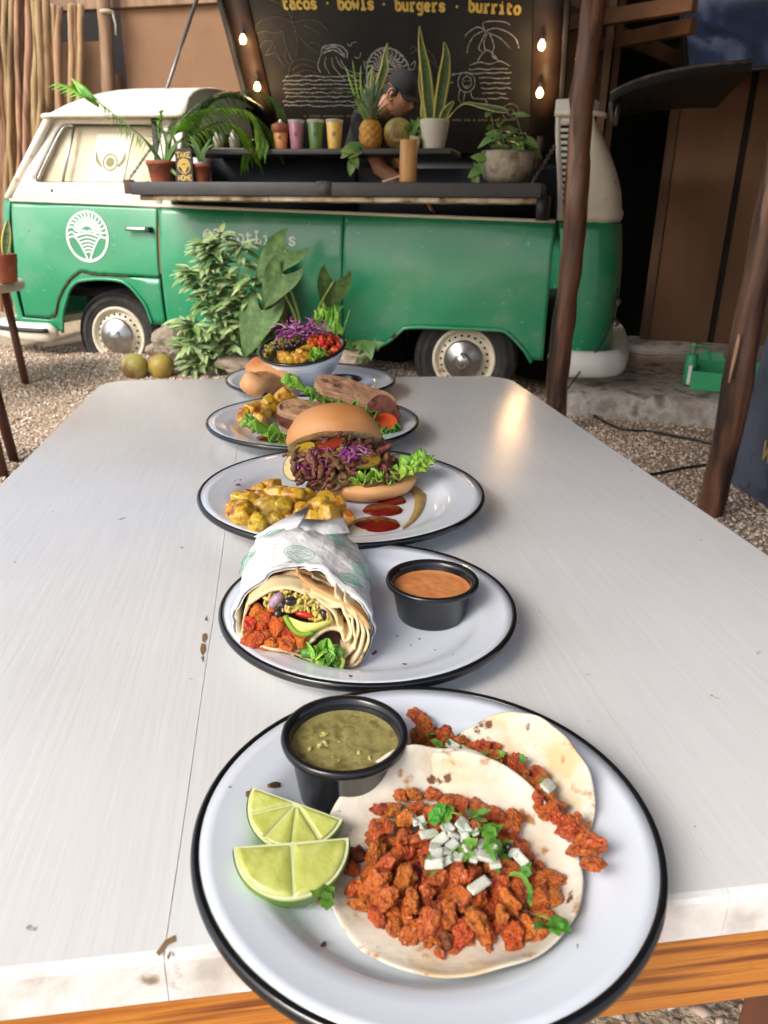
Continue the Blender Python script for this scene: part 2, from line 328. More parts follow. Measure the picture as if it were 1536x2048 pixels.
m_chrome=M('worn_chrome', (.55,.55,.54), (.42,.42,.41), scale=14, rough=.24, rough2=.42, metal=1)
m_navy=M('navy_panel', srgb(36,40,50), srgb(46,50,60), scale=4, rough=.6, spots=((srgb(74,78,88),5,.62,.75),))
m_rust=M('rust_edge', srgb(60,36,24), srgb(96,60,38), scale=40, rough=.95, bump=.5, bscale=80)
m_gold=M('gold_print', srgb(214,186,96), srgb(196,166,80), scale=30, rough=.5)
m_chalk=M('chalk_line', srgb(178,178,174), srgb(112,112,110), scale=60, rough=.95, lo=.3, hi=.6)
m_print=M('white_print', srgb(228,236,230), rough=.5)
m_glass=M('window_glass', (.9,.95,.93), rough=.03, trans=1, ior=1.45)
van=thing('camper_van','green and cream camper van with fold-down counter, used as a food stall','van',VO,VYAW)
def vp(b,name,mat,parent=None,**k): return b.build(name,mat,parent or van,**k)
belt=lambda x: 1.125-.0205*(x+.64)
def bulge(z): t=max(0,min(1,(z-.22)/.88)); return -.05*math.sin(math.pi*t)**.8 if 0<t<1 else 0
def dent(x,z): return .012*math.exp(-((x-1.05)**2/.05+(z-.72)**2/.03))+.010*math.exp(-((x-2.35)**2/.06+(z-.82)**2/.02))+.008*math.exp(-((x+.2)**2/.05+(z-.8)**2/.02))+.004*nz((x*3,z*3,1))
def ysurf(x,z): return bulge(z)+dent(x,z)
def panel(name, x0,x1, zlo, zhi, mat, n=60, rows=22, xs=None):
    xs=list(np.linspace(x0,x1,n)) if xs is None else xs; b=MB()
    for x in xs:
        a,c=zlo(x),zhi(x)
        for j in range(rows): z=a+(c-a)*j/(rows-1); b.V.append(Vector((x,ysurf(x,z),z)))
    b.F=[(i*rows+j,(i+1)*rows+j,(i+1)*rows+j+1,i*rows+j+1) for i in range(len(xs)-1) for j in range(rows-1)]
    return vp(b,name,mat,solid=.014,soff=-1)
def sp(*px): return [tuple(side(x,y))[::2] for x,y in px]
opF=sp((129,664),(133,627),(141,600),(150,577),(160,566),(173,560),(210,557),(247,560),(264,568),(277,580),(290,597),(300,613),(310,647))
opR=sp((760,692),(776,684),(792,672),(804,661),(817,654),(856,653),(939,656),(1002,659),(1018,666),(1031,678),(1050,700),(1063,724))
dbot=sp((28,628),(60,632),(105,636),(118,628),(124,600),(135,578),(150,556),(170,541),(200,547),(260,550),(318,553))
dF=pl([(-.80,dbot[0][1])]+dbot)                                    # lower edge of the door
frontbot=pl([(-.85,.30),(opF[0][0]-.001,.29)]+opF+[(opF[-1][0]+.001,.372),(.45,.372)])
sidebot=pl([(.4,.372),(.9,.33),(1.64,.285),(opR[0][0]-.001,.285)]+opR+[(opR[-1][0]+.001,.285),(3.3,.30)])
def dens(a,c,P,n=40): return sorted(set([a,c]+[x for x in np.linspace(a,c,n)]+[p[0] for p in P if a<p[0]<c]+[P[0][0]-.001,P[-1][0]+.001]))
xd0=-.655
f_=panel('front_fender',0,0,frontbot,lambda x: max(frontbot(x)+.004,dF(x)-.010),m_green,rows=8,xs=[x for x in dens(-.70,.415,opF,60) if -.70<=x<=.415])
door=panel('door',xd0,.412,lambda x: dF(x)+(.006*nz((x*30,0,0)) if -.42<x<.05 else 0),lambda x: belt(x)-.012,m_green,n=80)
panel('side_panel',.432,1.637,sidebot,lambda x: belt(x)-.012,m_green)
panel('side_panel',1.643,2.862,sidebot,lambda x: belt(x)-.012,m_green,rows=24,xs=dens(1.643,2.862,opR,60))
b=MB().box((.4165,-.004,.38),(.4275,.02,1.09)); vp(b,'door_pillar',m_green)
# rust along the door's lower edge and the rear of the sill
b=MB(); P=[Vector((x,ysurf(x,dF(x))-.004,dF(x)-.004)) for x in np.linspace(-.44,.2,50)]
b.tube(P,[.004+.006*abs(nz((p.x*17,3,1))) for p in P],6); vp(b,'rust_seam',m_rust,door)
b=MB(); P=[Vector((x,ysurf(x,sidebot(x))-.002,sidebot(x)+.002)) for x in np.linspace(1.66,2.08,40)]
b.tube(P,[.008+.010*abs(nz((p.x*15,3,1))) for p in P],6); vp(b,'rust_seam',m_rust)
# wheel-arch lips
for nm,op in (('wheel_arch',opF),('wheel_arch',opR)):
    P=cr([Vector((x,ysurf(x,z)-.004,z)) for x,z in op],4); vp(MB().tube(P,.011,8),nm,m_green)
# nose and tail corners that wrap round, roof-high liner behind
def wrap(name, path, zlo, zhi, mat, rows=20, taper=None):
    b=MB(); n=len(path)
    for x,y in path:
        for j in range(rows):
            z=zlo+(zhi-zlo)*j/(rows-1); bl=bulge(z); t=(z-zlo)/(zhi-zlo); q=Vector((x,y,z))
            k=taper(t) if taper else 0
            c=Vector((1.25,.85,z)); d=(q-c); d.z=0; d.normalize(); b.V.append(q+d*(-bl)-d*k)
    b.F=[(i*rows+j,(i+1)*rows+j,(i+1)*rows+j+1,i*rows+j+1) for i in range(n-1) for j in range(rows-1)]
    return vp(b,name,mat,solid=.012,soff=0)
nose=[tuple(p)[:2] for p in cr([Vector((-.661,.0,0)),Vector((-.72,.02,0)),Vector((-.775,.10,0)),Vector((-.81,.3,0)),Vector((-.83,.85,0)),Vector((-.81,1.4,0)),Vector((-.75,1.62,0)),Vector((-.6,1.7,0))],6)]
wrap('nose_panel',nose,.30,1.118,m_green)
tail=[tuple(p)[:2] for p in cr([Vector((2.868,0,0)),Vector((2.98,.0,0)),Vector((3.08,.02,0)),Vector((3.16,.09,0)),Vector((3.20,.25,0))],6)]
wrap('rear_corner',tail,.30,1.046,m_green)
far=[(x,1.70) for x in np.linspace(-.6,3.1,12)]
b=MB().grid(12,6,lambda u,v:(-.6+3.65*u,1.72+.03*math.sin(v*3.14),.3+.8*v)); vp(b,'far_side',m_green)
b=MB().box((3.05,1.35,.3),(3.2,1.70,1.05)); vp(b,'far_corner',m_green,bev=.04)
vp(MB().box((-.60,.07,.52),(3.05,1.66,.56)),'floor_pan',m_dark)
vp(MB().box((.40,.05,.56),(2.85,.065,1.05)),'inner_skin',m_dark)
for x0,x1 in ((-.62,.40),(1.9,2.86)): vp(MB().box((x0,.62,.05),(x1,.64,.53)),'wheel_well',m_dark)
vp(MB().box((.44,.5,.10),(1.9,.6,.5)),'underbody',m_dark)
# cream belt moulding
b=MB(); P=[Vector((x,-.008,belt(x)-.004)) for x in np.linspace(-.655,2.86,30)]; b.tube(P,.010,8); vp(b,'belt_trim',m_cream)
# ---- cab upper: cream door frame, glass, quarter light
def tum(z): return .16*max(0,z-1.1)/.52
def loop(P,n=48):
    Q=cr(P,14,True); L=[0]
    for i in range(len(Q)): L.append(L[-1]+(Q[(i+1)%len(Q)]-Q[i]).length)
    out=[]
    for k in range(n):
        s=L[-1]*k/n; i=max(0,np.searchsorted(L,s,'right')-1); i=min(i,len(Q)-1); t=(s-L[i])/max(1e-9,L[i+1]-L[i]); out.append(Q[i].lerp(Q[(i+1)%len(Q)],t))
    return out
def s3(x,y): p=side(x,y); return Vector((p.x,tum(p.z),p.z))
def rpoly(P,r=.03,k=5,n=None):                      # rounded polygon, equal count per corner
    out=[]; m=len(P)
    for i in range(m):
        a,b_,c=P[i-1],P[i],P[(i+1)%m]; u=(a-b_).normalized()*min(r,(a-b_).length*.45); v=(c-b_).normalized()*min(r,(c-b_).length*.45)
        for j in range(k): t=j/(k-1); out.append((b_+u)*(1-t)**2+b_*2*t*(1-t)+(b_+v)*t*t)
    return out
outer=[s3(25,398),s3(82,226),s3(322,228),s3(322,417)]; inner=[s3(60,366),s3(94,243),s3(304,245),s3(302,366)]
ou=rpoly(outer,.012); inn=rpoly(inner,.06)
b=MB().loft([ou,inn],False,False); cabu=vp(b,'door_frame',m_cream,door,solid=.03,soff=0)
b=MB(); b.tube(inn+[inn[0],inn[1]],.010,6,False); vp(b,'window_seal',m_black,door)
vp(MB().add([v+Vector((0,.012,0)) for v in inn],[tuple(range(len(inn)))[::-1]]),'window_pane',M('window_pane_glass',(1,1,1),rough=.02,trans=1,ior=1.02,spec=.6),door,smooth=False)
m_paper=M('window_paper', srgb(216,206,180), srgb(200,188,158), scale=7, rough=.9)
vp(MB().add([v*1+Vector((0,.04,0)) for v in inn],[tuple(range(len(inn)))[::-1]]),'window_paper',m_paper,door,smooth=False)
P=[s3(66,360),s3(74,325),s3(97,252),s3(118,247)]; b=MB().tube(cr(P,5),.008,6); b.tube([s3(121,246)+Vector((0,-.006,0)),s3(118,367)+Vector((0,-.006,0))],.009,6); vp(b,'quarter_light_frame',m_chrome,door)
po=[s3(164,262),s3(236,262),s3(232,362),s3(160,362)]; po=[p+Vector((0,.034,0)) for p in po]
vp(MB().add(po,[(0,1,2,3)]),'window_poster',M('poster_white',srgb(226,224,206),rough=.8),door,smooth=False)
def ring2(c,r1,r2,ax,ay,n=28):
    V=[];F=[]
    for k in range(n): a=2*math.pi*k/n; d=ax*math.cos(a)+ay*math.sin(a); V+=[c+d*r1,c+d*r2]
    for k in range(n): j=(k+1)%n; F.append((2*k,2*j,2*j+1,2*k+1))
    return V,F
m_olive=M('olive_print', srgb(140,134,92), rough=.8); m_dkgreen=M('dark_green_print', srgb(74,92,84), rough=.8)
c=s3(200,322)+Vector((0,.031,0)); X_=Vector((1,0,0)); Z_=Vector((0,.29,.957))
b=MB(); b.add(*ring2(c,.045,.055,X_,Z_)); b.add(*ring2(c,.002,.030,X_,Z_))
for s in (-1,1):
    for k in range(3): a=.25+.45*k; b.ribbon(cr([c+X_*s*.055+Z_*-.03,c+X_*s*(.075+.012*k)+Z_*(-.01+.012*k),c+X_*s*(.085+.01*k)+Z_*(.02+.03*k)],4),[.002,.012,.016,.017,.016,.012,.008,.004,.002],(0,-1,0))
vp(b,'poster_emblem',m_olive,door)
# ---- stroke lettering (typewriter face)
def arc(cx,cy,rx,ry,a0,a1,n=14): return [(cx+rx*math.cos(R_(a0+(a1-a0)*k/n)),cy+ry*math.sin(R_(a0+(a1-a0)*k/n))) for k in range(n+1)]
GL={'a':[arc(.27,.17,.17,.17,30,330),[(.44,.36),(.44,.05),(.50,.0),(.56,.02)],arc(.27,.36,.17,.13,150,0,8)],
 'b':[[(.02,.78),(.12,.78),(.12,.0)],arc(.30,.24,.19,.24,165,-165)],'c':[arc(.29,.24,.20,.24,45,315),[(.44,.42),(.44,.30)]],
 'e':[[(.10,.25),(.48,.25)],arc(.29,.24,.20,.24,5,320)],'f':[[(.06,.0),(.40,.0)],[(.20,.0),(.20,.62)],arc(.33,.62,.13,.15,180,60,8),[(.06,.46),(.40,.46)]],
 'g':[arc(.26,.27,.18,.20,30,330),[(.56,.47),(.44,.47),(.44,-.10)],arc(.27,-.10,.17,.14,0,-150,10)],
 'i':[[(.08,.47),(.28,.47),(.28,.0)],[(.08,.0),(.48,.0)],[(.25,.66),(.31,.66)]],'l':[[(.08,.78),(.28,.78),(.28,.0)],[(.08,.0),(.48,.0)]],
 'o':[arc(.28,.24,.21,.24,0,360,22)],'r':[[(.04,.47),(.18,.47),(.18,.0)],[(.04,.0),(.36,.0)],arc(.37,.30,.19,.18,170,55,8)],
 's':[[(.45,.46),(.45,.36)],arc(.28,.355,.16,.115,30,270,10)+arc(.28,.125,.17,.115,90,-150,10),[(.10,.02),(.10,.13)]],
 't':[[(.04,.47),(.46,.47)],[(.18,.66),(.18,.14)],arc(.32,.14,.14,.14,180,320,8)],'u':[[(.0,.47),(.11,.47),(.11,.16)],arc(.27,.16,.16,.16,180,340,8),[(.36,.47),(.45,.47),(.45,.0),(.54,.0)]],
 'w':[[(-.02,.47),(.14,.47)],[(.06,.47),(.16,.0),(.28,.34),(.40,.0),(.50,.47)],[(.42,.47),(.58,.47)]],
 'C':[arc(.30,.36,.24,.37,40,320,18),[(.50,.72),(.50,.54)]],'L':[[(.06,.73),(.34,.73)],[(.20,.73),(.20,.0)],[(.06,.0),(.50,.0),(.50,.18)]],'@':[arc(.30,.32,.27,.36,-40,320,24),arc(.32,.32,.12,.16,0,360,14),[(.44,.48),(.44,.2),(.53,.18)]],
 'T':[[(.02,.58),(.02,.73),(.54,.73),(.54,.58)],[(.28,.73),(.28,.0)],[(.16,.0),(.40,.0)]],'A':[[(.04,.0),(.28,.74),(.52,.0)],[(.14,.26),(.42,.26)]],'K':[[(.10,.0),(.10,.73)],[(.50,.73),(.12,.34)],[(.22,.44),(.52,.0)]],
 'E':[[(.50,.60),(.50,.73),(.08,.73),(.08,.0),(.50,.0),(.50,.13)],[(.08,.38),(.38,.38)]],'H':[[(.08,.0),(.08,.73)],[(.48,.0),(.48,.73)],[(.08,.37),(.48,.37)]],'O':[arc(.28,.365,.23,.365,0,360,22)],'M':[[(.06,.0),(.06,.73),(.28,.3),(.50,.73),(.50,.0)]],
 'W':[[(.0,.73),(.14,.0),(.28,.6),(.42,.0),(.56,.73)]],'h':[[(.02,.78),(.12,.78),(.12,.0)],arc(.28,.3,.16,.17,180,0,10)+[(.44,.0)]],'n':[[(.02,.47),(.12,.47),(.12,.0)],arc(.28,.3,.16,.17,180,0,10)+[(.44,.0)]],'·':[[(.25,.33),(.31,.33)]],' ':[]}
def text(b, s, f, size, w, adv=.60, N=(0,-1,0)):      # f maps (u,v) in metres to a point
    u=0
    for ch in s:
        for st in GL[ch]:
            pts=[]
            for k in range(len(st)-1):
                a,c=st[k],st[k+1]; m=2
                for q in range(m): pts.append((a[0]+(c[0]-a[0])*q/m,a[1]+(c[1]-a[1])*q/m))
            pts.append(st[-1]); b.ribbon([f((u+p[0])*size,p[1]*size) for p in pts],w,N)
        u+=adv
    return u*size
# door emblem: sun over furrows in a ring (traced on the door skin)
def vs(x,z,e=.004): return Vector((x,ysurf(x,z)-e,z))
def emblem(f, b, w, N, eyes=True):                    # f maps unit-circle coordinates onto the surface
    def st(P,k=1,n=5): b.ribbon([f(p[0],p[1]) for p in cr([Vector((q[0],q[1],0)) for q in P],n)],w*k,N)
    st(arc(0,0,1,1,0,360,40),1.1,2)
    for k in range(15):
        a=172-172*k/14+ (0 if k else 4); c_,s_=math.cos(R_(a)),math.sin(R_(a)); px_,py_=-s_,c_; wv=.07
        st([(.34*c_,.12+.34*s_),(.55*c_+px_*wv,.10+.55*s_+py_*wv),(.76*c_-px_*wv,.05+.76*s_-py_*wv),(.96*c_,.0+.96*s_)],1,4)
    st(arc(0,.12,.33,.33,0,180,18),1,2)
    if eyes:
        for s in (-1,1): st(arc(.13*s,.16,.09,.07,10,170,6),1.2,2)
    for k,(yy,hw) in enumerate([(.10,.60),(-.05,.50),(-.20,.39),(-.34,.29),(-.48,.20),(-.62,.12)]): st([(-hw,yy-.10*hw/.6),(0,yy+.03),(hw,yy-.10*hw/.6)],.95)
    for s in (-1,1):
        st([(s*.97,-.06),(s*.62,-.02),(s*.34,-.36),(s*.14,-.74),(s*.03,-1.0)],1); st([(s*.97,-.06),(s*.86,-.46),(s*.55,-.80),(s*.03,-.99)],1)
ec=side(181,473); ER=.151; EH=.152
b=MB(); emblem(lambda u,v: vs(ec.x+u*ER,ec.z+v*EH), b, .0105, (0,-1,0)); vp(b,'emblem',m_print,door)
# door handle
hc=side(286,458); b=MB(); b.loft([[Vector((hc.x+x,-.035+bulge(hc.z)+.012*math.cos(a),hc.z+.013*math.sin(a))) for a in np.linspace(0,2*math.pi,10,endpoint=False)] for x in (-.085,-.06,.05,.06)]); vp(b,'door_handle',m_chrome,door)
b=MB().box((hc.x+.058,-.05+bulge(hc.z),hc.z-.018),(hc.x+.088,-.0+bulge(hc.z),hc.z+.014)); vp(b,'handle_button',m_black,door,bev=.004)
b=MB().lathe([(.0,.002),(.010,.002),(.011,0)],12,Matrix.Translation(s3(102,381)+Vector((0,-.018,0)))@Matrix.Rotation(R_(90),4,'X')); vp(b,'lock_hole',m_black,door)
# side lettering
t0=side(413,481); t1=side(598,488); L=math.hypot(t1.x-t0.x,t1.z-t0.z); b=MB(); sz=L/(11*.60)
text(b,'@CarotLiefs',lambda u,v: vs(t0.x+u,t0.z-.022*u+v),sz,.014); vp(b,'lettering',m_print)
# ---- cab roof
def roof():
    b=MB(); nx,ny=26,22; x0,x1=-.36,.60
    for i in range(nx):
        u=i/(nx-1); x=x0+(x1-x0)*u; h=.205*(1-(1-min(1,u/.55))**2.4)**.5 if u<.55 else .205
        for j in range(ny):
            v=j/(ny-1); t=2*v-1; y=.085+.75*(1+t*1.0); e=(1-abs(t)**3.2)**.55 if abs(t)<1 else 0
            b.V.append(Vector((x,y,1.622-.01*u+h*e)))
    b.F=[(i*ny+j,(i+1)*ny+j,(i+1)*ny+j+1,i*ny+j+1) for i in range(nx-1) for j in range(ny-1)]; return vp(b,'cab_roof',m_cream,solid=.012,soff=0)
roof()
b=MB(); b.tube(cr([Vector((-.40,.10,1.612)),Vector((-.34,.075,1.622)),Vector((.1,.07,1.618)),Vector((.60,.07,1.612))],6),.014,8); vp(b,'rain_gutter',m_cream)
b=MB().loft([[s3(322,228)+Vector((.004,0,0)),s3(322,417)+Vector((.004,-.01,0)),s3(322,417)+Vector((.075,-.01,0)),s3(322,228)+Vector((.075,0,0))],[s3(322,228)+Vector((.004,.08,0)),s3(322,417)+Vector((.004,.08,0)),s3(322,417)+Vector((.075,.08,0)),s3(322,228)+Vector((.075,.08,0))]]); vp(b,'cab_pillar',m_cream,bev=.008)
# black cut edge of the cab roof, an arch across the van, and the bulkhead below it
P=[Vector((.615,.85-.70*math.cos(a),1.25+.56*math.sin(a)**.6)) for a in np.linspace(.12,math.pi-.12,30)]; vp(MB().tube(P,.020,8),'roof_arch',m_black)
vp(MB().box((.36,.10,.56),(.40,1.62,1.60)),'bulkhead',m_black)
b=MB().grid(12,8,lambda u,v:(-.40-.32*(1-v)-.05*math.sin(3.14*u),.14+1.42*u,1.12+.52*v)); vp(b,'windscreen',m_glass)
vp(MB().tube([Vector((-.70,.03,1.13)),Vector((-.36,.11,1.62))],.028,8),'windscreen_pillar',m_cream); vp(MB().tube([Vector((-.70,1.67,1.13)),Vector((-.36,1.58,1.62))],.028,8),'windscreen_pillar',m_cream)
vp(MB().box((-.30,1.60,1.10),(.6,1.66,1.62)),'far_cab_side',m_cream)
b=MB().box((-.45,.25,.56),(-.30,.9,1.0)); vp(b,'dashboard',m_black)
# ---- rear upper corner with air vent
def backx(z): return -.17*max(0,(z-1.15)/.45)**1.5 if z>1.15 else .0
def rearu():
    b=MB(); path=[Vector((3.0,.0,0)),Vector((3.06,.005,0)),Vector((3.13,.035,0)),Vector((3.175,.10,0)),Vector((3.20,.24,0))]; Q=cr(path,6); rows=24
    for q in Q:
        for j in range(rows):
            t=j/(rows-1); z=1.052+t*(1.585-1.052); k=.018*math.exp(-((z-1.09)/.03)**2)
            f=(q.x-3.0)/.2; b.V.append(Vector((q.x+f*backx(z)*1.25+k*f,q.y+tum(z)*.6-k*(1-f),z)))
    b.F=[(i*rows+j,(i+1)*rows+j,(i+1)*rows+j+1,i*rows+j+1) for i in range(len(Q)-1) for j in range(rows-1)]
    return vp(b,'rear_pillar',m_cream,solid=.012,soff=0)
rearu()
xl=lambda z: 2.864-.058*sm(1.08,1.6,z)
def vstrip(a0,a1,zs,e=.03): return MB().loft([[Vector((xl(z)+a0,tum(z)*.6,z)),Vector((xl(z)+a1 if a1<.2 else 3.0,tum(z)*.6,z)),Vector((xl(z)+a1 if a1<.2 else 3.0,tum(z)*.6+e,z)),Vector((xl(z)+a0,tum(z)*.6+e,z))] for z in zs])
zz_=np.linspace(1.054,1.585,14)
vent=vp(vstrip(0,.028,zz_),'vent_panel',m_cream); vp(vstrip(.122,.3,zz_),'vent_side_plate',m_cream,vent)
zs=np.linspace(1.175,1.515,12)
for z in zs: vp(vstrip(.0285,.1215,(z-.012,z+.005)),'vent_slat',m_cream,vent,bev=.003)
vp(vstrip(.0285,.1215,(1.054,1.1,1.145)),'vent_lower_plate',m_cream,vent); vp(vstrip(.0285,.1215,(1.535,1.585)),'vent_upper_plate',m_cream,vent)
vp(MB().box((2.84,.13,1.05),(3.02,.16,1.58)),'vent_backing',m_black,vent)
b=MB(); b.loft([[Vector((2.80,.07,z)),Vector((3.0,.07,z)),Vector((3.03,.2,z)),Vector((2.80,.2,z))] for z in (1.586,1.66)]); vp(b,'roof_stub',m_white,bev=.008)
b=MB().tube([Vector((2.80,.068,1.588)),Vector((3.0,.068,1.588)),Vector((3.05,.11,1.588)),Vector((3.07,.2,1.588))],.013,8); vp(b,'rain_gutter',m_cream)
# ---- bumpers
def bumper(name,path,z,h,mat):
    Q=cr(path,6); b=MB(); loops=[]
    for i,q in enumerate(Q):
        t=(Q[min(i+1,len(Q)-1)]-Q[max(i-1,0)]).normalized(); nn=Vector((t.y,-t.x,0)); e=sm(0,.06,i/(len(Q)-1))*sm(0,.06,1-i/(len(Q)-1)); e=.35+.65*e
        loops.append([q+nn*(.055*math.cos(a)*e)+Vector((0,0,z+h/2*e*math.copysign(abs(math.sin(a))**.7,math.sin(a)))) for a in np.linspace(0,2*math.pi,12,endpoint=False)])
    b.loft(loops); return vp(b,name,mat)
fbp=[Vector((-.385,-.075,0)),Vector((-.60,-.085,0)),Vector((-.80,-.04,0)),Vector((-.93,.15,0)),Vector((-.97,.8,0)),Vector((-.93,1.5,0)),Vector((-.7,1.76,0))]
fb=bumper('front_bumper',fbp,.285,.13,m_cream)
Q=cr(fbp[:5],5); b=MB().tube([q+Vector((-.02 if q.x<-.8 else 0,-.058 if q.x>-.85 else -.02,.305)) for q in Q[1:]],.016,6); vp(b,'bumper_strip',m_black,fb)
rbp=[Vector((2.96,-.06,0)),Vector((3.10,-.055,0)),Vector((3.22,.0,0)),Vector((3.29,.16,0)),Vector((3.31,.8,0)),Vector((3.28,1.5,0)),Vector((3.1,1.74,0))]
bumper('rear_bumper',rbp,.285,.155,m_white)
b=MB().lathe([(0,.03),(.02,.028),(.03,.0)],12,Matrix.Translation((3.235,.15,.62))@Matrix.Rotation(R_(60),4,'Y')); vp(b,'tail_lamp',m_chrome)
b=MB().lathe([(0,.03),(.02,.028),(.03,.0)],12,Matrix.Translation((3.24,.15,.50))@Matrix.Rotation(R_(60),4,'Y')); vp(b,'tail_lamp',m_chrome)
b=MB().lathe([(0,.05),(.06,.04),(.09,.0)],20,Matrix.Translation((-.83,.32,.62))@Matrix.Rotation(R_(-90),4,'Y')); vp(b,'headlamp',m_chrome)
# ---- wheels
m_rim=M('cream_rim', srgb(226,218,198), srgb(206,196,172), scale=8, rough=.45, spots=((srgb(150,120,86),18,.62,.74),))
def wheel(c, steer, tr):
    Mx=Matrix.Translation(c)@Matrix.Rotation(steer,4,'Z')@Matrix.Rotation(R_(90),4,'X')        # local z of the lathe points to the camera side
    b=MB().lathe([(.195,-.16),(.235,-.175),(tr-.02,-.165),(tr,-.13),(tr,-.02),(tr-.015,.0),(.25,.018),(.21,.012),(.196,.0)],48,Mx)
    w=vp(b,'wheel',m_rub)
    for k in range(3):
        r=[.262,.275,.232][k]; b=MB().lathe([(r-.002,.006),(r,.018 if k<2 else .02),(r+.002,.006)],48,Mx); vp(b,'tyre_ridge',m_rub,w)
    b=MB().lathe([(.196,-.15),(.196,.004),(.190,.014),(.176,.010),(.168,-.004),(.158,-.02),(.150,-.012),(.125,.012),(.11,.016),(.0,.016)],48,Mx); vp(b,'rim',m_rim,w)
    for k in range(22):
        a=2*math.pi*k/22; Mh=Mx@Matrix.Translation((.143*math.cos(a),.143*math.sin(a),-.004))@Matrix.Rotation(a,4,'Z')@Matrix.Rotation(R_(42),4,'Y')
        b=MB().lathe([(0,.004),(.0075,.0035),(.008,0)],8,Mh); vp(b,'rim_hole',m_dark,w)
    b=MB().lathe([(.122,.012),(.120,.026),(.110,.034),(.085,.046),(.055,.062),(.045,.066),(.043,.070),(.0,.072)],48,Mx); h=vp(b,'hub_cap',m_chrome,w)
    b=MB(); b.add(*ring2(Vector((0,0,.0735)),.036,.040,X_,Vector((0,1,0))))
    for P in ([(-.018,.03),(0,0.002),(.018,.03)],[(-.032,.016),(-.014,-.03),(0,-.002),(.014,-.03),(.032,.016)]): b.ribbon([Vector((p[0],p[1],.0735)) for p in P],.005,(0,0,1))
    b.V=[Mx@v for v in b.V]; vp(b,'hub_emblem',M('dull_metal',(.35,.35,.36),rough=.4,metal=1),h); return w
wheel(Vector((0,.06,.268)),R_(4),.300); wheel(Vector((2.385,.05,.252)),0,.315)
for x in (0,2.385): b=MB().lathe([(.19,-.16),(.31,-.16),(.31,0),(.19,0)],32,Matrix.Translation((x,1.66,.26))@Matrix.Rotation(R_(-90),4,'X')); vp(b,'wheel',m_rub)
# ---- fold-down counter on the near side
FO=-.40
cL=side(262,388,FO).x; cR=side(1082,392,FO).x; zf=(side(262,386,FO).z+side(1082,398,FO).z)/2
zL,zR=side(300,392,FO).z, side(1080,398,FO).z; ztop=lambda x: (zL+(zR-zL)*(x-cL)/(cR-cL))
def cbox(x0,x1,y0,y1,d0,d1):                            # heights measured from the sloping underside line
    b=MB(); b.add([Vector((x,y,ztop(x)+d)) for d in (d0,d1) for y in (y0,y1) for x in (x0,x1)],[(0,2,3,1),(4,5,7,6),(0,1,5,4),(2,6,7,3),(0,4,6,2),(1,3,7,5)]); return b
m_counter=M('counter_black', srgb(52,52,54), srgb(66,66,68), scale=5, rough=.5, spots=((srgb(120,112,100),22,.68,.76),))
ctr=vp(cbox(cL,cR,FO,-.02,.005,.075),'counter',m_counter,bev=.004)
vp(cbox(cL-.05,cL-.003,FO+.01,FO+.06,.01,.085),'counter_bracket',M('bracket_brown',srgb(84,66,54),srgb(60,46,38),scale=20,rough=.7),ctr,bev=.004)
vp(cbox(cL+.04,cR-.02,FO+.02,FO+.075,-.022,.004),'counter_rim',m_rustcream,ctr,bev=.006)
vp(cbox(cL+.08,cR-.03,-.085,-.025,-.022,.004),'counter_rim',m_rustcream,ctr,bev=.006)
vp(cbox(cL+.30,(cL+cR)/2-.03,FO+.078,-.088,-.012,.004),'counter_recess',M('recess_dark',srgb(70,54,42),srgb(40,34,30),scale=8,rough=.8),ctr)
vp(cbox((cL+cR)/2+.04,cR-.05,FO+.078,-.088,-.012,.004),'counter_recess',M('recess_dark',(0,0,0)),ctr)
vp(cbox((cL+cR)/2-.03,(cL+cR)/2+.04,FO+.078,-.088,-.016,.004),'counter_rib',M('rib_green',srgb(90,130,104),srgb(120,140,116),scale=9,rough=.6),ctr)
b=cbox((cL+cR)/2-.03,(cL+cR)/2+.05,FO-.004,FO+.02,.01,.08); vp(b,'counter_joint',M('joint_grey',srgb(84,78,74),srgb(60,56,54),scale=30,rough=.6),ctr)
b=cbox(cR-.02,cR+.03,FO+.02,-.0,-.10,.02); vp(b,'counter_stay',m_black,ctr)
def chain(A,B,n,parent):
    b=MB(); d=(B-A).normalized(); L=(B-A).length/n
    for k in range(n):
        c=A+d*L*(k+.5); s=d.orthogonal().normalized(); s=(Matrix.Rotation(k*math.pi/2,3,d)@s)
        P=[c+d*math.cos(a)*L*.62+s*math.sin(a)*L*.3 for a in np.linspace(0,2*math.pi,9)]; b.tube(P,.0032,5,False)
    return vp(b,'chain',m_dullsteel,parent)
m_dullsteel=M('dull_steel',(.16,.15,.14),(.25,.23,.21),scale=60,rough=.45,metal=.8)
chain(Vector((cL-.02,FO+.03,ztop(cL)+.09)), side(326,262,.10), 24, ctr); chain(Vector((cR-.05,FO+.04,ztop(cR)+.08)), side(1110,292,.0), 14, ctr)
# ---- inside: shelf, panels
S0=side(652,303,.02).z; sl=side(404,292,.02).x; sr=side(905,306,.02).x
shelf=vp(MB().box((sl,-.02,S0-.018),(sr,.30,S0+.012)),'serving_shelf',m_counter,bev=.004)
vp(MB().box((.60,.27,1.05),(1.62,.285,S0-.02)),'inner_panel',m_navy); vp(MB().box((1.63,.30,1.05),(2.86,.315,1.33)),'inner_panel',m_navy)
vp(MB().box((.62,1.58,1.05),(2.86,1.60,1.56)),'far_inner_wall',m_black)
vp(MB().box((1.63,.33,1.30),(2.86,.60,1.335)),'worktop',m_counter)
b=MB().box((2.70,.28,1.335),(2.735,.31,1.50)); vp(b,'stay_bar',M('bracket_brown',(0,0,0)))
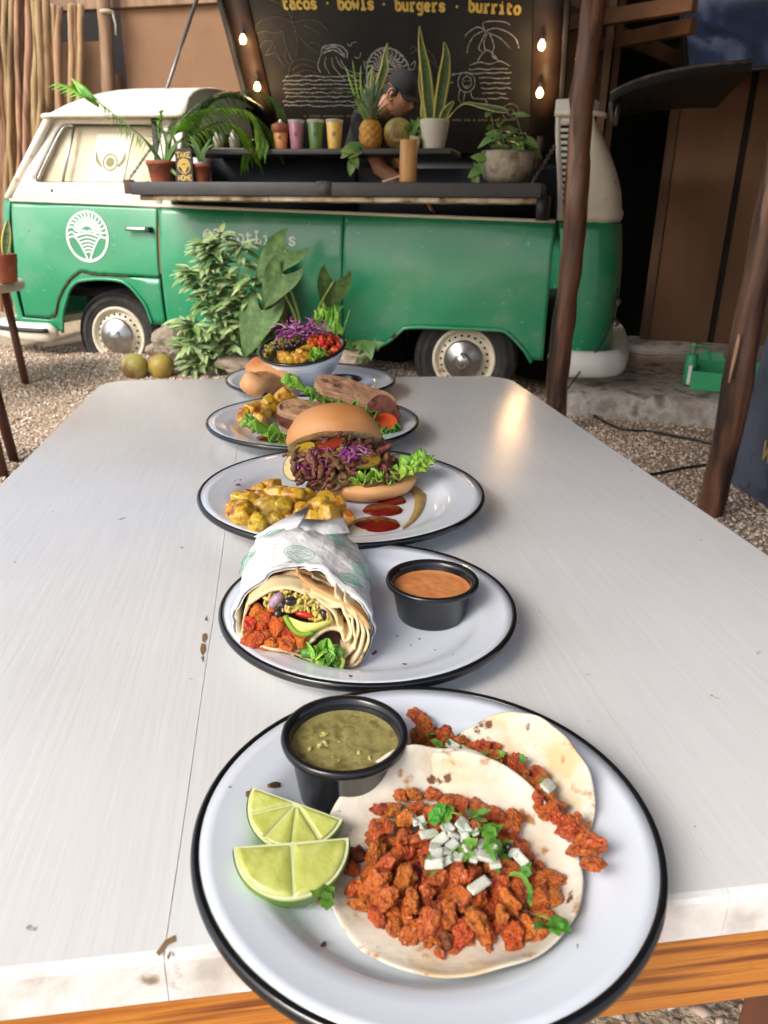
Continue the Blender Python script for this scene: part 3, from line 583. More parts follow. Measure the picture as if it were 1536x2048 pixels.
# ---- raised roof lid with the menu
LY,LZ,LT=1.5,1.5,R_(33); LU=Vector((0,-math.sin(LT),math.cos(LT))); LN=Vector((0,-math.cos(LT),-math.sin(LT)))
_P=V2W((0,LY,LZ)); _Nw=VY*(-math.cos(LT))+Vector((0,0,-math.sin(LT)))
def lid(x,y,e=.0):
    p=atplane(x,y,_P,_Nw)-VO; q=Vector((p.dot(VX),p.dot(VY),p.z)); return q+LN*e
def lp(x,h,e=0): return Vector((x,LY,LZ))+LU*h+LN*e
def lbox(x0,x1,h0,h1,e0,e1):
    return MB().add([lp(x,h,e) for e in (e0,e1) for h in (h0,h1) for x in (x0,x1)],[(0,1,3,2),(4,6,7,5),(0,4,5,1),(2,3,7,6),(0,2,6,4),(1,5,7,3)])
m_board=M('chalkboard', (.006,.006,.006), (.012,.0117,.011), scale=5, rough=.85, spots=((  (.024,.0235,.022),2.5,.5,.8),))
LX0,LX1,LH=.475,2.78,1.42
menu=vp(lbox(LX0,LX1,.0,LH,-.06,-.001),'menu_lid',m_board,bev=.004)
m_brown=M('lid_side_brown', srgb(66,46,34), srgb(48,34,26), scale=7, rough=.6, bump=.2, bscale=20)
l0=.20; l1=.22
vp(lbox(LX0+.035,LX0+l0,.02,LH-.02,.001,.012),'side_board',m_brown,menu); vp(lbox(LX1-l1,LX1-.035,.02,LH-.02,.001,.012),'side_board',m_brown,menu)
for x0,x1,h0,h1 in ((LX0,LX0+.033,0,LH),(LX1-.033,LX1,0,LH),(LX0+.035,LX1-.035,LH-.04,LH)): vp(lbox(x0,x1,h0,h1,.001,.05),'lid_rim',m_black,menu,bev=.003)
m_bulb=M('bulb_glow',(1,.8,.5),rough=.2,emit=(1,.62,.25),estr=6)
def bulb(px,py):
    c=lid(px,py,.075); b=MB().lathe([(0,-.032),(.012,-.030),(.021,-.018),(.024,-.004),(.020,.012),(.012,.022),(.010,.03)],14,Matrix.Translation(c)); vp(b,'light_bulb',m_bulb,menu)
    b=MB().lathe([(.0115,.028),(.0125,.03),(.0125,.055),(.0,.056)],12,Matrix.Translation(c)); vp(b,'bulb_socket',m_black,menu)
    vp(MB().tube([c+Vector((0,0,.05)),c-LN*.06],.005,6),'bulb_wire',m_black,menu)
    L_=bpy.data.lights.new('bulb_light','POINT'); L_.specular_factor=.06; L_.energy=1.7; L_.color=(1,.62,.3); L_.shadow_soft_size=.025; lo=bpy.data.objects.new('bulb_light',L_); COL.objects.link(lo); lo.location=V2W(c+LN*.05+Vector((0,0,-.03)))
for p in ((493,68),(521,163),(1086,79),(1082,174)): bulb(*p)
# support rod from the cab roof to the lid
A=side(322,214,.25); B=lp(LX0+.02,1.15,.03); vp(MB().tube([A,lid(398,-8,.03)],.013,8),'support_rod',m_dullsteel)
# lettering and chalk pictures on the lid
LNt=tuple(LN)
def ltext(s,px0,py0,px1,py1,w,mat=m_gold,name='lettering',k=.60):
    A=lid(px0,py0,.003); B=lid(px1,py1,.003); L=(B-A).length; d=(B-A).normalized(); up=LN.cross(d).normalized(); up=up if up.z>0 else -up
    b=MB(); sz=L/(len(s)*.60); text(b,s,lambda u,v:A+d*u+up*v*1.12,sz,w,N=LNt); vp(b,name,mat,menu)
ltext('tacos',566,17,636,17,.017); ltext('bowls',676,18,750,18,.017); ltext('burgers',790,20,892,22,.017); ltext('burrito',936,22,1042,28,.017)
for p in ((655,6),(768,8),(914,13)): b=MB(); b.add(*ring2(lid(*p,.003),.0005,.008,X_,LU,10)); vp(b,'lettering_dot',m_gold,menu)
def chalk(name,strokes,w=.009,mat=m_chalk,n=5):
    b=MB(); w*=.68
    for s in strokes: b.ribbon([p for p in cr([lid(x,y,.002) for x,y in s],n)],w,LNt)
    return vp(b,name,mat,menu)
m_chalk2=M('faint_chalk', srgb(104,104,100), srgb(66,66,64), scale=60, rough=.95, lo=.3, hi=.6)
chalk('chalk_palm',[[(586,45),(560,34),(535,36),(515,48),(511,70)],[(586,45),(610,40),(635,42),(655,60)],[(586,44),(575,20),(555,5),(530,-4)],[(583,42),(586,25),(575,10)],[(511,68),(530,62),(548,66),(566,62)],[(586,46),(600,74),(618,92),(638,108)],[(640,70),(625,58),(608,50)],[(520,95),(530,82),(545,84),(540,96),(530,112)],[(566,62),(570,85),(582,120)],[(550,92),(556,112),(570,134)],[(530,112),(548,106)],[(590,60),(596,88),(592,112)],[(574,96),(580,112),(586,122),(578,128),(570,112),(574,96)],[(612,92),(628,84),(640,92),(650,110)]],.007,m_chalk2)
chalk('chalk_hill',[[(577,150),(582,128),(600,118),(632,124)],[(585,140),(604,128),(630,136)],[(590,148),(612,140),(634,146)]],.007,m_chalk2)
chalk('chalk_cloud',[[(642,112),(646,95),(662,90),(682,92),(694,104),(694,116)],[(650,98),(672,94),(690,110)],[(646,106),(668,100),(690,114)]],.014)
chalk('chalk_wave',[[(640,114),(636,132),(642,146)],[(652,114),(650,130),(660,148)],[(664,116),(668,134),(690,160)],[(672,114),(684,134),(712,146),(726,146)],[(680,118),(700,150),(724,164)]],.009)
chalk('chalk_bird',[[(694,86),(700,92),(704,86),(712,84)],[(710,114),(718,116),(722,106)]],.008)
L=[]
for k,y in enumerate((152,160,168,176,184,192,201,209)):
    x=568+random.uniform(-3,6); e=[(x,y+3),(x+3,y)]
    while x<715: x+=random.uniform(7,12); e.append((x,y+random.uniform(-1.6,1.6)+k*.3))
    L.append(e)
chalk('chalk_water',L,.011)
ec=lid(777,150,.002); ex_=(lid(821,152,.002)-ec).length
b=MB(); emblem(lambda u,v: ec+X_*u*ex_+LU*v*ex_*1.12, b, .011, LNt); vp(b,'chalk_emblem',m_chalk,menu)
chalk('chalk_leaf',[[(735,128),(728,122),(730,136)],[(822,130),(830,122),(828,138),(822,138)]],.008)
chalk('chalk_palm',[[(836,138),(838,112),(832,100),(822,108)],[(838,104),(828,92),(820,98)],[(838,102),(850,96),(866,112),(872,128)],[(846,128),(856,118),(876,136)]],.008,m_chalk2)
chalk('chalk_palm',[[(972,62),(955,54),(935,66),(930,74)],[(972,60),(950,70),(938,88),(934,106)],[(972,62),(990,56),(1015,64),(1032,78),(1038,96)],[(974,64),(1000,76),(1020,96)],[(972,64),(962,84),(958,98),(970,104),(968,84),(974,68)],[(980,68),(988,92),(984,110),(992,118)],[(970,60),(966,46),(985,42),(1010,44),(1020,50)],[(955,122),(964,108),(976,100),(990,112),(998,124)],[(940,130),(960,124),(980,128),(1000,122),(1020,132)]],.009)
L=[]
for x0,x1,y in ((938,1022,138),(905,1024,146),(958,1024,156),(960,1024,166),(962,1024,176),(964,1022,186),(975,1022,196),(880,912,150),(878,908,164)):
    e=[]; x=x0
    while x<x1: e.append((x,y+random.uniform(-1.5,1.5))); x+=random.uniform(7,12)
    L.append(e)
chalk('chalk_water',L,.010)
chalk('chalk_figure',[arc(933,164,17,20,0,360,16),arc(934,164,9,12,0,360,12),[(920,178),(917,196),(922,206)],[(930,184),(926,206)],[(942,184),(946,196),(970,198),(974,206)],[(928,162),(931,161)],[(936,162),(939,161)],[(930,171),(934,173),(938,170)]],.008,n=3)
b=MB(); b.add(*ring2(lid(1021,224,.002),.052,.060,X_,LU)); b.add(*ring2(lid(1021,224,.002),.018,.026,X_,LU)); vp(b,'chalk_badge',m_chalk2,menu)
L=[]
for x0,x1,y in ((608,700,232),(905,1012,240)):
    x=x0
    while x<x1: w_=random.uniform(3,6); L.append([(x,y+1.5),(x+w_*.3,y-2.5),(x+w_*.6,y+2),(x+w_,y-1)]); x+=w_+random.choice((1.5,1.5,6))
chalk('small_writing',L,.006,M('dim_gold',srgb(120,112,70),rough=.8),2)
# ---- open tailgate at the rear
def T(x,y,z): return Vector((x,y,z))
nl=side(1219,204,.18); nr=side(1503,141,.18); fr=side(1432,216,1.5); fl=side(1232,236,1.5)
mid=side(1330,162,.18)
b=MB(); N_=9; loopsA=[]
for k in range(N_):
    t=k/(N_-1); a=nl*(1-t)**2+(mid*2-nl*.5-nr*.5)*2*t*(1-t)+nr*t*t; c=fl.lerp(fr,t); c.z=c.z+.25*t*(1-t)*.3; loopsA.append((a,c))
for a,c in loopsA: b.V+= [a,a+Vector((0,.02,.045)),c+Vector((0,0,.045)),c]
b.F=[(i*4+k,(i+1)*4+k,(i+1)*4+(k+1)%4,i*4+(k+1)%4) for i in range(N_-1) for k in range(4)]+[(0,1,2,3),tuple((N_-1)*4+k for k in (3,2,1,0))]
tg=vp(b,'tailgate',m_black,smooth=False)
b=MB().tube([a+Vector((0,-.006,.04)) for a,c in loopsA],.010,6); vp(b,'tailgate_edge',M('edge_grey',srgb(96,94,92),srgb(60,58,58),scale=20,rough=.5),tg)
b=MB().tube([side(1222,204,.16),side(1224,250,.14)],.012,6); b.tube([side(1240,200,.3),side(1230,250,.2)],.012,6); vp(b,'tailgate_stay',M('edge_grey',(0,0,0)),tg)
# =================================================================== PLANTS AND THINGS ROUND THE VAN
m_terra=M('terracotta', srgb(142,74,50), srgb(166,94,66), scale=12, rough=.75, bump=.15, bscale=80, spots=((srgb(186,140,116),9,.64,.78),))
m_soil=M('potting_soil', (.03,.02,.013), (.06,.04,.028), scale=90, rough=1, bump=.8, bscale=120)
m_palm=M('palm_leaf', srgb(88,142,34), srgb(132,178,54), scale=9, rough=.45, sss=.0, rnd=.1)
m_palmd=M('palm_leaf_deep', srgb(68,106,44), srgb(98,134,62), scale=9, rough=.5, rnd=.1)
m_snake=M('snake_leaf', srgb(70,96,62), srgb(96,120,80), scale=22, stretch=(1,1,3), rough=.45, c3=srgb(58,84,54))
m_yel=M('leaf_margin_yellow', srgb(206,196,96), srgb(220,212,124), scale=20, rough=.45)
m_varg=M('variegated_leaf', srgb(114,148,88), srgb(176,194,140), scale=34, c3=srgb(84,120,62), rough=.5, rnd=.16)
m_ear=M('elephant_ear', srgb(60,88,46), srgb(80,108,58), scale=10, rough=.62, spec=.25, spots=((srgb(100,128,72),5,.52,.75),))
m_poth=M('pothos_leaf', srgb(88,130,62), srgb(134,168,92), scale=30, rough=.4, rnd=.14)
m_stem=M('green_stem', srgb(112,136,66), srgb(140,156,88), scale=20, rough=.5)
m_bark=M('soft_trunk', srgb(96,84,60), srgb(124,110,80), scale=9, stretch=(1,1,.3), c3=srgb(70,74,48), rough=.8, bump=.4, bscale=30)
def blade(b, P, W, up, fold=.25, n=5, cup=0):          # a leaf strip along P; W widths; V-fold
    P=[Vector(p) for p in P]; up=Vector(up); k0=len(b.V); m=len(P)
    for i,p in enumerate(P):
        t=(P[min(i+1,m-1)]-P[max(i-1,0)]).normalized(); s=t.cross(up); s = s.normalized() if s.length>1e-4 else t.orthogonal().normalized(); q=s.cross(t).normalized()
        for j in range(n):
            v=2*j/(n-1)-1; b.V.append(p+s*v*W[i]/2+q*(abs(v)*fold*W[i]/2))
    for i in range(m-1):
        for j in range(n-1): a=k0+i*n+j; b.F.append((a,a+n,a+n+1,a+1))
    return b
def lw(L,n,peak=.4,w=1,tip=.04):                        # leaf width profile
    out=[]
    for i in range(n):
        t=i/(n-1); x = math.sin(math.pi*t**(math.log(.5)/math.log(peak))) if 0<t<1 else 0; out.append(max(tip*w*(1 if i else 1.5),w*x**.8))
    return out
def margin_leaf(name, P, W, up, parent, world=True, fold=.2):
    b=blade(MB(),P,W,up,fold,7); o=b.build(name,m_snake,parent,world=world,solid=.002,soff=0); o.data.materials.append(m_yel)
    for k,pg in enumerate(o.data.polygons): pg.material_index = 1 if k%6 in (0,5) else 0
    return o
def pot(name,label,c,r,h,mat,taper=.78,rim=True,group=None,rot=0):
    t=thing(name,label,'plant',c,rot,group)
    pr=[(0,0),(r*taper,0),(r*taper*1.02,h*.03),(r*.985,h*.80)]
    pr += [(r*1.06,h*.80),(r*1.07,h),(r*.96,h),(r*.93,h*.85)] if rim else [(r,h*.97),(r*.985,h),(r*.93,h*.985),(r*.9,h*.85)]
    MB().lathe(pr,36).build('pot',mat,t); MB().lathe([(0,h*.88),(r*.93,h*.86)],24).build('soil',m_soil,t); return t
def vl(x,y,z): return V2W((x,y,z))
CT=lambda x: ztop(x)+.0755
# --- pots on the counter, left
def plc(px,off): x=side(px,355,off).x; return vl(x,off,CT(x)), x
c,x=plc(326,-.24)
palm=pot('potted_palm','arching palm in a terracotta pot at the left end of the counter',c,.085,.115,m_terra)
def frond(parent,px,off,leaf_len,mat,n=26,droop=.7,both=True,wid=.02,stem=.006,fan=1.0,start=.25):
    P=cr([V2W(side(x,y,o)) for (x,y),o in zip(px,off)],8); b=MB(); L=len(P)
    b.tube(P,[stem*(1-.7*i/L) for i in range(L)],5)
    for k in range(n):
        t=start+(1-start)*k/(n-1); i=min(L-2,int(t*(L-1))); p=P[i]; d=(P[i+1]-P[i]).normalized()
        for s in ((-1,1) if both else (1,)):
            sd=d.cross(Vector((0,0,1))); sd = sd.normalized() if sd.length>.1 else Vector((1,0,0)); 
            ll=leaf_len*(.5+.5*math.sin(math.pi*min(1,.18+.82*t)))*random.uniform(.85,1.12)
            o=(sd*s*fan+d*(.55+.5*t)+Vector((0,0,.25))).normalized()
            Q=[p+o*ll*q+Vector((0,0,-droop*ll*q*q))+Vector((random.gauss(0,.004),random.gauss(0,.004),0)) for q in np.linspace(0,1,6)]
            blade(b,Q,lw(ll,6,.35,wid),Vector((0,0,1))+d*.3,.3,3)
    return b.build('frond',mat,parent,world=True)
frond(palm,[(330,330),(300,290),(262,255),(215,218),(185,192)],[-.24,-.28,-.32,-.34,-.34],.17,m_palm,20,.9,True,.008)
b=MB(); blade(b,[V2W(side(x,y,-.34)) for x,y in ((198,214),(180,196),(165,180),(143,157))],[.012,.05,.05,.004],(0,-1,.6),.2,5)
for k in range(7): a=V2W(side(186-5*k,202-4*k,-.34)); blade(b,[a,a+Vector((-.05-.01*k,-.02,.02)),a+Vector((-.10-.01*k,-.03,-.0))],[.008,.012,.002],(0,-1,.6),.2,3)
b.build('leaf',m_palm,palm,world=True,solid=.001)
frond(palm,[(332,330),(338,285),(370,245),(430,220),(500,228),(535,285)],[-.24,-.2,-.1,-.02,.02,.0],.24,m_palm,44,.55,True,.026)
frond(palm,[(334,330),(345,270),(390,215),(450,190),(520,185),(560,215)],[-.22,-.1,.1,.2,.3,.35],.20,m_palmd,26,.75,True,.016)
frond(palm,[(336,330),(352,290),(400,260),(450,245),(490,268),(500,300)],[-.24,-.2,-.12,-.05,-.02,0],.18,m_palm,30,.9,True,.024)
frond(palm,[(328,330),(322,290),(316,255),(322,225)],[-.24,-.22,-.2,-.18],.12,m_palm,12,.5,True,.016)
for P,w in (([(330,330),(345,300),(365,275)],.03),([(326,330),(305,300),(280,268)],.022),([(335,330),(348,345),(356,352)],.02),([(330,330),(334,290),(318,240)],.02),([(333,330),(352,292),(340,262)],.026)):
    Q=cr([V2W(side(x,y,-.26-.02*i)) for i,(x,y) in enumerate(P)],4); b=blade(MB(),Q,lw(1,len(Q),.35,w),(0,-1,.4),.3,5); b.build('leaf',m_palmd,palm,world=True,solid=.0015)
c,x=plc(403,-.24)
p2=pot('potted_plant','terracotta pot of strap leaves right of the TAKE HOME sign',c,.058,.098,m_terra)
for P,w in (([(398,325),(408,300),(422,276)],.02),([(406,325),(412,300),(430,288)],.014),([(400,325),(394,296),(380,272)],.03),([(404,325),(396,300),(372,285)],.012)):
    Q=cr([V2W(side(x,y,-.24)) for i,(x,y) in enumerate(P)],4); blade(MB(),Q,lw(1,len(Q),.35,w),(0,-1,.4),.3,5).build('leaf',m_palmd,p2,world=True,solid=.0015)
# TAKE HOME sign
c,x=plc(371,-.31); t=thing('counter_sign','small black card reading TAKE HOME in gold between two pots','sign',c,VYAW)
w_,h_=.105,.175; MB().box((-w_/2,-.008,0),(w_/2,.008,h_)).build('card',M('sign_black',srgb(40,40,42),rough=.6),t,smooth=False,bev=.002)
b=MB(); text(b,'TAKE',lambda u,v: Vector((-.042+u,-.0095,.128+v)),.0365,.006); text(b,'HOME',lambda u,v: Vector((-.042+u,-.0095,.010+v)),.0365,.006); b.build('lettering',m_gold,t)
b=MB(); emblem(lambda u,v: Vector((u*.038,-.0095,.083+v*.038)),b,.0055,(0,-1,0),False); b.build('gold_emblem',m_gold,t)
# bamboo tube, napkin, stone pot
c,x=plc(816,-.30); MBt=MB().lathe([(0,.002),(.045,0),(.046,.01),(.0455,.205),(.044,.207),(.039,.205),(.038,.02),(0,.02)],28,Matrix.Translation(c))
tag(MBt.build('bamboo_cup',M('bamboo_tan',srgb(190,140,84),srgb(208,164,104),scale=20,stretch=(1,1,.1),rough=.5)),'tall tan bamboo tube standing on the counter edge','cup')
c,x=plc(790,-.2); b=MB(); b.prism([(-.06,-.03),(.06,-.02),(.055,.03),(-.055,.035)],.012,Matrix.Translation(c+Vector((-.01,0,.02)))@Matrix.Rotation(R_(-18),4,'Y')); tag(b.build('folded_napkin',M('napkin_pink',srgb(222,202,190),rough=.9),smooth=False,bev=.003),'folded pale pink napkin beside the bamboo tube','napkin')
tp=pot('potted_herb','tiny terracotta pot of herbs behind the bamboo tube',plc(800,-.10)[0],.04,.05,m_terra)
c,x=plc(1011,-.22)
m_stonepot=M('stone_pot',srgb(150,142,126),srgb(176,168,150),scale=12,c3=srgb(120,108,86),rough=.9,bump=.4,bscale=50,spots=((srgb(124,112,66),7,.58,.72),))
sp_=thing('potted_pothos','trailing pothos in a rounded stone pot at the right of the counter','plant',c)
MB().lathe([(0,0),(.075,0),(.115,.03),(.138,.09),(.140,.135),(.132,.155),(.122,.150),(.12,.12)],36).build('pot',m_stonepot,sp_); MB().lathe([(0,.135),(.12,.13)],24).build('soil',m_soil,sp_)
def heart(L=1.0,W=.8,mat=None,name='heart_leaf',cup=.12,n=9):
    b=MB(); nu=11
    for i in range(nu):
        t=i/(nu-1); w=W*.5*(math.sin(math.pi*min(1,(.10+.90*t)**.55))**.9 if t<1 else .01)
        back=.30*L*(1-t)**2
        for j in range(n):
            v=2*j/(n-1)-1; b.V.append(Vector((v*max(w,.01),L*t-abs(v)**1.5*back*1.4,cup*L*(abs(v)**1.6)*w*1.6-.26*L*t*t+.022*L*math.sin(11*t+4*v)*abs(v)-.02*L*math.exp(-(v/.12)**2))))
    b.F=[(i*n+j,(i+1)*n+j,(i+1)*n+j+1,i*n+j+1) for i in range(nu-1) for j in range(n-1)]
    return b.mesh(name,mat)
hm=heart(1,.85,m_poth,'pothos_leaf')
def leaf_at(me,name,parent,p,d,nrm,L):                   # lay a y-long leaf mesh at p pointing d with its face to nrm
    d=Vector(d).normalized(); x=d.cross(Vector(nrm)).normalized(); z=x.cross(d); Mx=Matrix((x,d,z)).transposed().to_4x4()
    return inst(me,name,parent,Matrix.Translation(p)@Mx@Matrix.Scale(L,4),world=True)
random.seed(5)
for k in range(26):
    a=random.uniform(0,6.28); r=random.uniform(.01,.10); base=Vector(c)+Vector((r*math.cos(a),r*math.sin(a),.15)); h=random.uniform(.02,.11) if k<22 else random.uniform(.13,.2)
    tip=base+Vector((random.gauss(0,.03)-(.05 if k>21 else 0),random.gauss(0,.02)-.02,h)); MB().tube([base,base.lerp(tip,.5)+Vector((0,0,.01)),tip],.002,4).build('stem',m_stem,sp_,world=True)
    leaf_at(hm,'leaf',sp_,tip,Vector((math.cos(a),math.sin(a)-.4,random.uniform(-.5,.3))),Vector((random.gauss(0,.3),-.7,.8)),random.uniform(.05,.085))
V_=cr([V2W(side(x,y,-.32)) for x,y in ((985,318),(965,312),(955,335),(948,358))],4); MB().tube(V_,.003,5).build('vine',m_stem,sp_,world=True)
for q,(dx,dz) in zip(V_[3::2],((-.6,-.3),(-.8,.1),(.4,-.7),(-.7,-.5),(.3,-.9),(-.4,-.9))): leaf_at(hm,'leaf',sp_,q,(dx,-.3,dz),(0,-1,.3),.055)
# --- things on the serving shelf
SZ=S0+.0125
def shp(px,off=.1): x=side(px,298,off).x; return vl(x,off,SZ), x
def cup(px,col,label,w=28,h=.094,foam=None):
    c,x=shp(px,.06); r=w/2/1520*4.95; t=thing('smoothie_cup',label,'cup',c,0,'drink cups on the serving shelf')
    mt=M('drink_'+label.split()[0],srgb(*col),tuple(min(1,v*1.25) for v in srgb(*col)),scale=40,rough=.3,coat=.3)
    MB().lathe([(0,.001),(r*.70,0),(r*.72,.004),(r*.94,h*.92),(r*.93,h*.925),(0,h*.925)],28).build('drink',mt,t)
    MB().lathe([(r*.955,h*.90),(r*1.0,h*.955),(r*1.02,h),(r*.97,h*1.01),(r*.94,h*.93)],28).build('cup_rim',M('clear_rim',srgb(210,205,196),rough=.2,alpha=.6),t)
    b=MB(); b.add(*ring2(Vector((0,-r*.86,h*.5)),.008,.0105,X_,Vector((0,-.1,1)),16)); b.add(*ring2(Vector((0,-r*.86,h*.5)),.002,.005,X_,Vector((0,-.1,1)),12)); b.build('cup_print',M('cup_print_dark',srgb(90,70,66),rough=.7),t)
    if foam:
        MB().lathe([(r*.99,h*.72),(r*1.1,h*.80),(r*1.08,h*1.04),(r*.5,h*1.15),(0,h*1.17)],24).build('brown_foam',M('brown_foam',srgb(124,70,38),srgb(150,90,54),scale=80,rough=.6),t)
        MB().lathe([(.011,h*1.15),(.011,h*1.22),(.006,h*1.28),(0,h*1.30)],14).build('cream_top',m_white,t)
cup(562,(216,150,92),'orange iced drink topped with brown foam and cream',30,.125,True); cup(594,(166,112,128),'mauve berry smoothie in a clear cup',30,.155); cup(632,(84,122,62),'green smoothie in a clear cup',31,.155); cup(669,(222,186,96),'yellow smoothie in a clear cup',31,.155)
# pineapple
c,x=shp(741,.08); t=thing('pineapple','whole golden pineapple standing on the shelf','fruit',c)
m_pine=M('pineapple_skin',srgb(176,120,44),srgb(206,156,70),scale=60,rough=.6,bump=.3,bscale=150)
b=MB(); rows,cols=22,44
for i in range(rows):
    t_=i/(rows-1); z=.152*t_; r=.062*(1-abs(2*t_-1)**3.2*.42)
    for j in range(cols):
        a=2*math.pi*j/cols; d=abs(math.sin(4*a+t_*11))*abs(math.sin(4*a-t_*11)); rr=r+.007*d; b.V.append(Vector((rr*math.cos(a),rr*math.sin(a),z)))
b.F=[(i*cols+j,i*cols+(j+1)%cols,(i+1)*cols+(j+1)%cols,(i+1)*cols+j) for i in range(rows-1) for j in range(cols)]+[tuple(range(cols))[::-1],tuple((rows-1)*cols+j for j in range(cols))]; b.build('fruit_body',m_pine,t)
m_crown=M('pineapple_crown',srgb(92,120,92),srgb(130,152,120),scale=30,rough=.55)
for k in range(34):
    a=k*2.4; q=k/33; h=.06+.15*q; o=.075*(1-q)+.012; P=[Vector((.018*math.cos(a),.018*math.sin(a),.15+.03*q))]; P+= [P[0]+Vector((o*.7*math.cos(a),o*.7*math.sin(a),h*.55)),P[0]+Vector((o*1.5*math.cos(a),o*1.5*math.sin(a),h))]
    Q=cr(P,3); blade(MB(),Q,lw(1,len(Q),.25,.026),Vector((-math.cos(a),-math.sin(a),.6)),.4,5).build('crown_leaf',m_crown,t)
# variegated plant behind the pineapple
c,x=shp(742,.24); t=thing('snake_plant','yellow edged snake plant with palm fronds behind the pineapple','plant',c)
MB().lathe([(0,0),(.05,0),(.06,.1),(.055,.1)],24).build('pot',m_white,t)
for P,w in (([(748,240),(752,190),(768,140),(770,110),(775,86)],[.03,.05,.055,.02,.004]),([(733,235),(735,180),(742,138)],[.03,.035,.004]),([(742,235),(744,180),(745,132)],[.03,.03,.004])):
    Q=cr([V2W(side(x,y,.24)) for x,y in P],4); ws=list(np.interp(np.linspace(0,1,len(Q)),np.linspace(0,1,len(w)),w)); margin_leaf('leaf',Q,ws,(.3,-1,0),t)
frond(t,[(738,250),(725,210),(690,185),(640,175)],[.24,.22,.2,.16],.13,m_palmd,22,.4,True,.010,.004)
for P in ([(736,250),(716,190),(705,120)],[(734,250),(712,200),(690,130)],[(738,250),(722,180),(722,130)]):
    Q=cr([V2W(side(x,y,.22)) for x,y in P],4); blade(MB(),Q,lw(1,len(Q),.4,.012),(0,-1,.2),.3,3).build('leaf',m_palm,t,world=True,solid=.001)
# coconuts
m_coco=M('green_coconut',srgb(160,152,76),srgb(184,172,98),scale=8,rough=.5,spots=((srgb(120,92,48),6,.56,.68),))
def coconut(c,r,label,cut=None,mat=m_coco,group=None):
    t=thing('coconut',label,'coconut',c,random.uniform(0,6),group); b=MB(); n=28
    prof=[]
    for i in range(20):
        a=-math.pi/2+math.pi*i/19; tri=1+.05*math.sin(a*2); prof.append((max(0,r*math.cos(a)*tri),r*1.02*math.sin(a)+r*1.0))
    b.lathe(prof,n); b.build('husk',mat,t)
    if cut:
        d=Vector(cut).normalized(); p=Vector((0,0,r))+d*r*.80; q=d.to_track_quat('Z','Y').to_matrix().to_4x4()
        b=MB().lathe([(0,.012*r/.08),(r*.42,.010*r/.08),(r*.52,0),(r*.6,-.25*r)],9,Matrix.Translation(p)@q)
        o=b.build('cut_face',M('coconut_cut',srgb(150,120,84),srgb(176,150,112),scale=20,c3=srgb(110,80,50),rough=.85,bump=.4,bscale=60),t,smooth=False); t.rotation_euler=(0,0,0); t.matrix_basis=Matrix.Translation(c)
    return t
c,x=shp(796,.10); coconut(c,.083,'pale green coconut with a cut face on the serving shelf',(-.1,-1,-.15))
c,x=shp(828,.04); b=MB().prism([(-.03,0),(.028,0),(.03,.06),(-.025,.068)],.035,Matrix.Translation(c)@Matrix.Rotation(R_(90),4,'X')); tag(b.build('coconut_piece',M('coconut_flesh',srgb(206,196,160),srgb(150,130,96),scale=24,rough=.8),smooth=False,bev=.006),'cut piece of coconut husk leaning against the white pot','coconut')
# small vine by the coconut
c,x=shp(700,.02); t=thing('vine_sprig','green vine sprig trailing over the shelf edge','plant',c)
V_=cr([V2W(side(x,y,-.03)) for x,y in ((718,296),(700,300),(708,318),(698,340))],4); MB().tube(V_,.003,5).build('stem',m_stem,t,world=True)
for q,(dx,dz),L in zip(V_[::2],((-.8,.4),(-.9,-.1),(-.7,-.5),(.5,.1),(.3,-.6),(-.2,-1)),(.07,.08,.07,.06,.06,.06)): leaf_at(hm,'leaf',t,q,(dx,-.3,dz),(0,-1,.4),L)
c,x=shp(826,.12); t=thing('vine_sprig','green vine sprig between coconut and white pot','plant',c)
for k in range(9): p=V2W(side(random.uniform(816,840),random.uniform(238,292),.06)); leaf_at(hm,'leaf',t,p,(random.uniform(-.6,.6),-.3,random.uniform(-.7,.5)),(random.gauss(0,.3),-1,.3),.05)
MB().tube([V2W(side(832,296,.09)),V2W(side(825,262,.09)),V2W(side(850,240,.1))],.003,5).build('stem',m_stem,t,world=True)
# snake plant in the white pot
c,x=shp(867,.09)
t=pot('potted_snake_plant','tall snake plant in a cream white pot on the serving shelf',c,.083,.152,M('cream_pot',srgb(206,200,184),srgb(216,210,196),scale=9,rough=.55),.72,False)
for P,w in (([(862,258),(856,200),(850,140),(842,90),(839,52)],[.05,.075,.065,.035,.004]),([(872,258),(880,200),(888,150),(892,110),(888,84)],[.05,.07,.075,.045,.004]),
  ([(857,258),(850,220),(842,170),(840,122)],[.03,.035,.03,.004]),([(853,258),(848,225),(845,185)],[.04,.05,.004]),([(878,258),(890,225),(908,202)],[.04,.05,.01])):
    Q=cr([V2W(side(x,y,.09)) for x,y in P],5); ws=list(np.interp(np.linspace(0,1,len(Q)),np.linspace(0,1,len(w)),w)); margin_leaf('leaf',Q,ws,(.35,-1,0),t)
Q=cr([V2W(side(x,y,o)) for x,y,o in ((882,258,.09),(905,228,.05),(930,208,.0),(965,214,-.05),(1000,222,-.08),(1018,226,-.1))],5); ws=list(np.interp(np.linspace(0,1,len(Q)),[0,.3,.5,.6,.8,1],[.03,.045,.03,.06,.075,.004])); margin_leaf('leaf',Q,ws,(0,-.6,1),t)
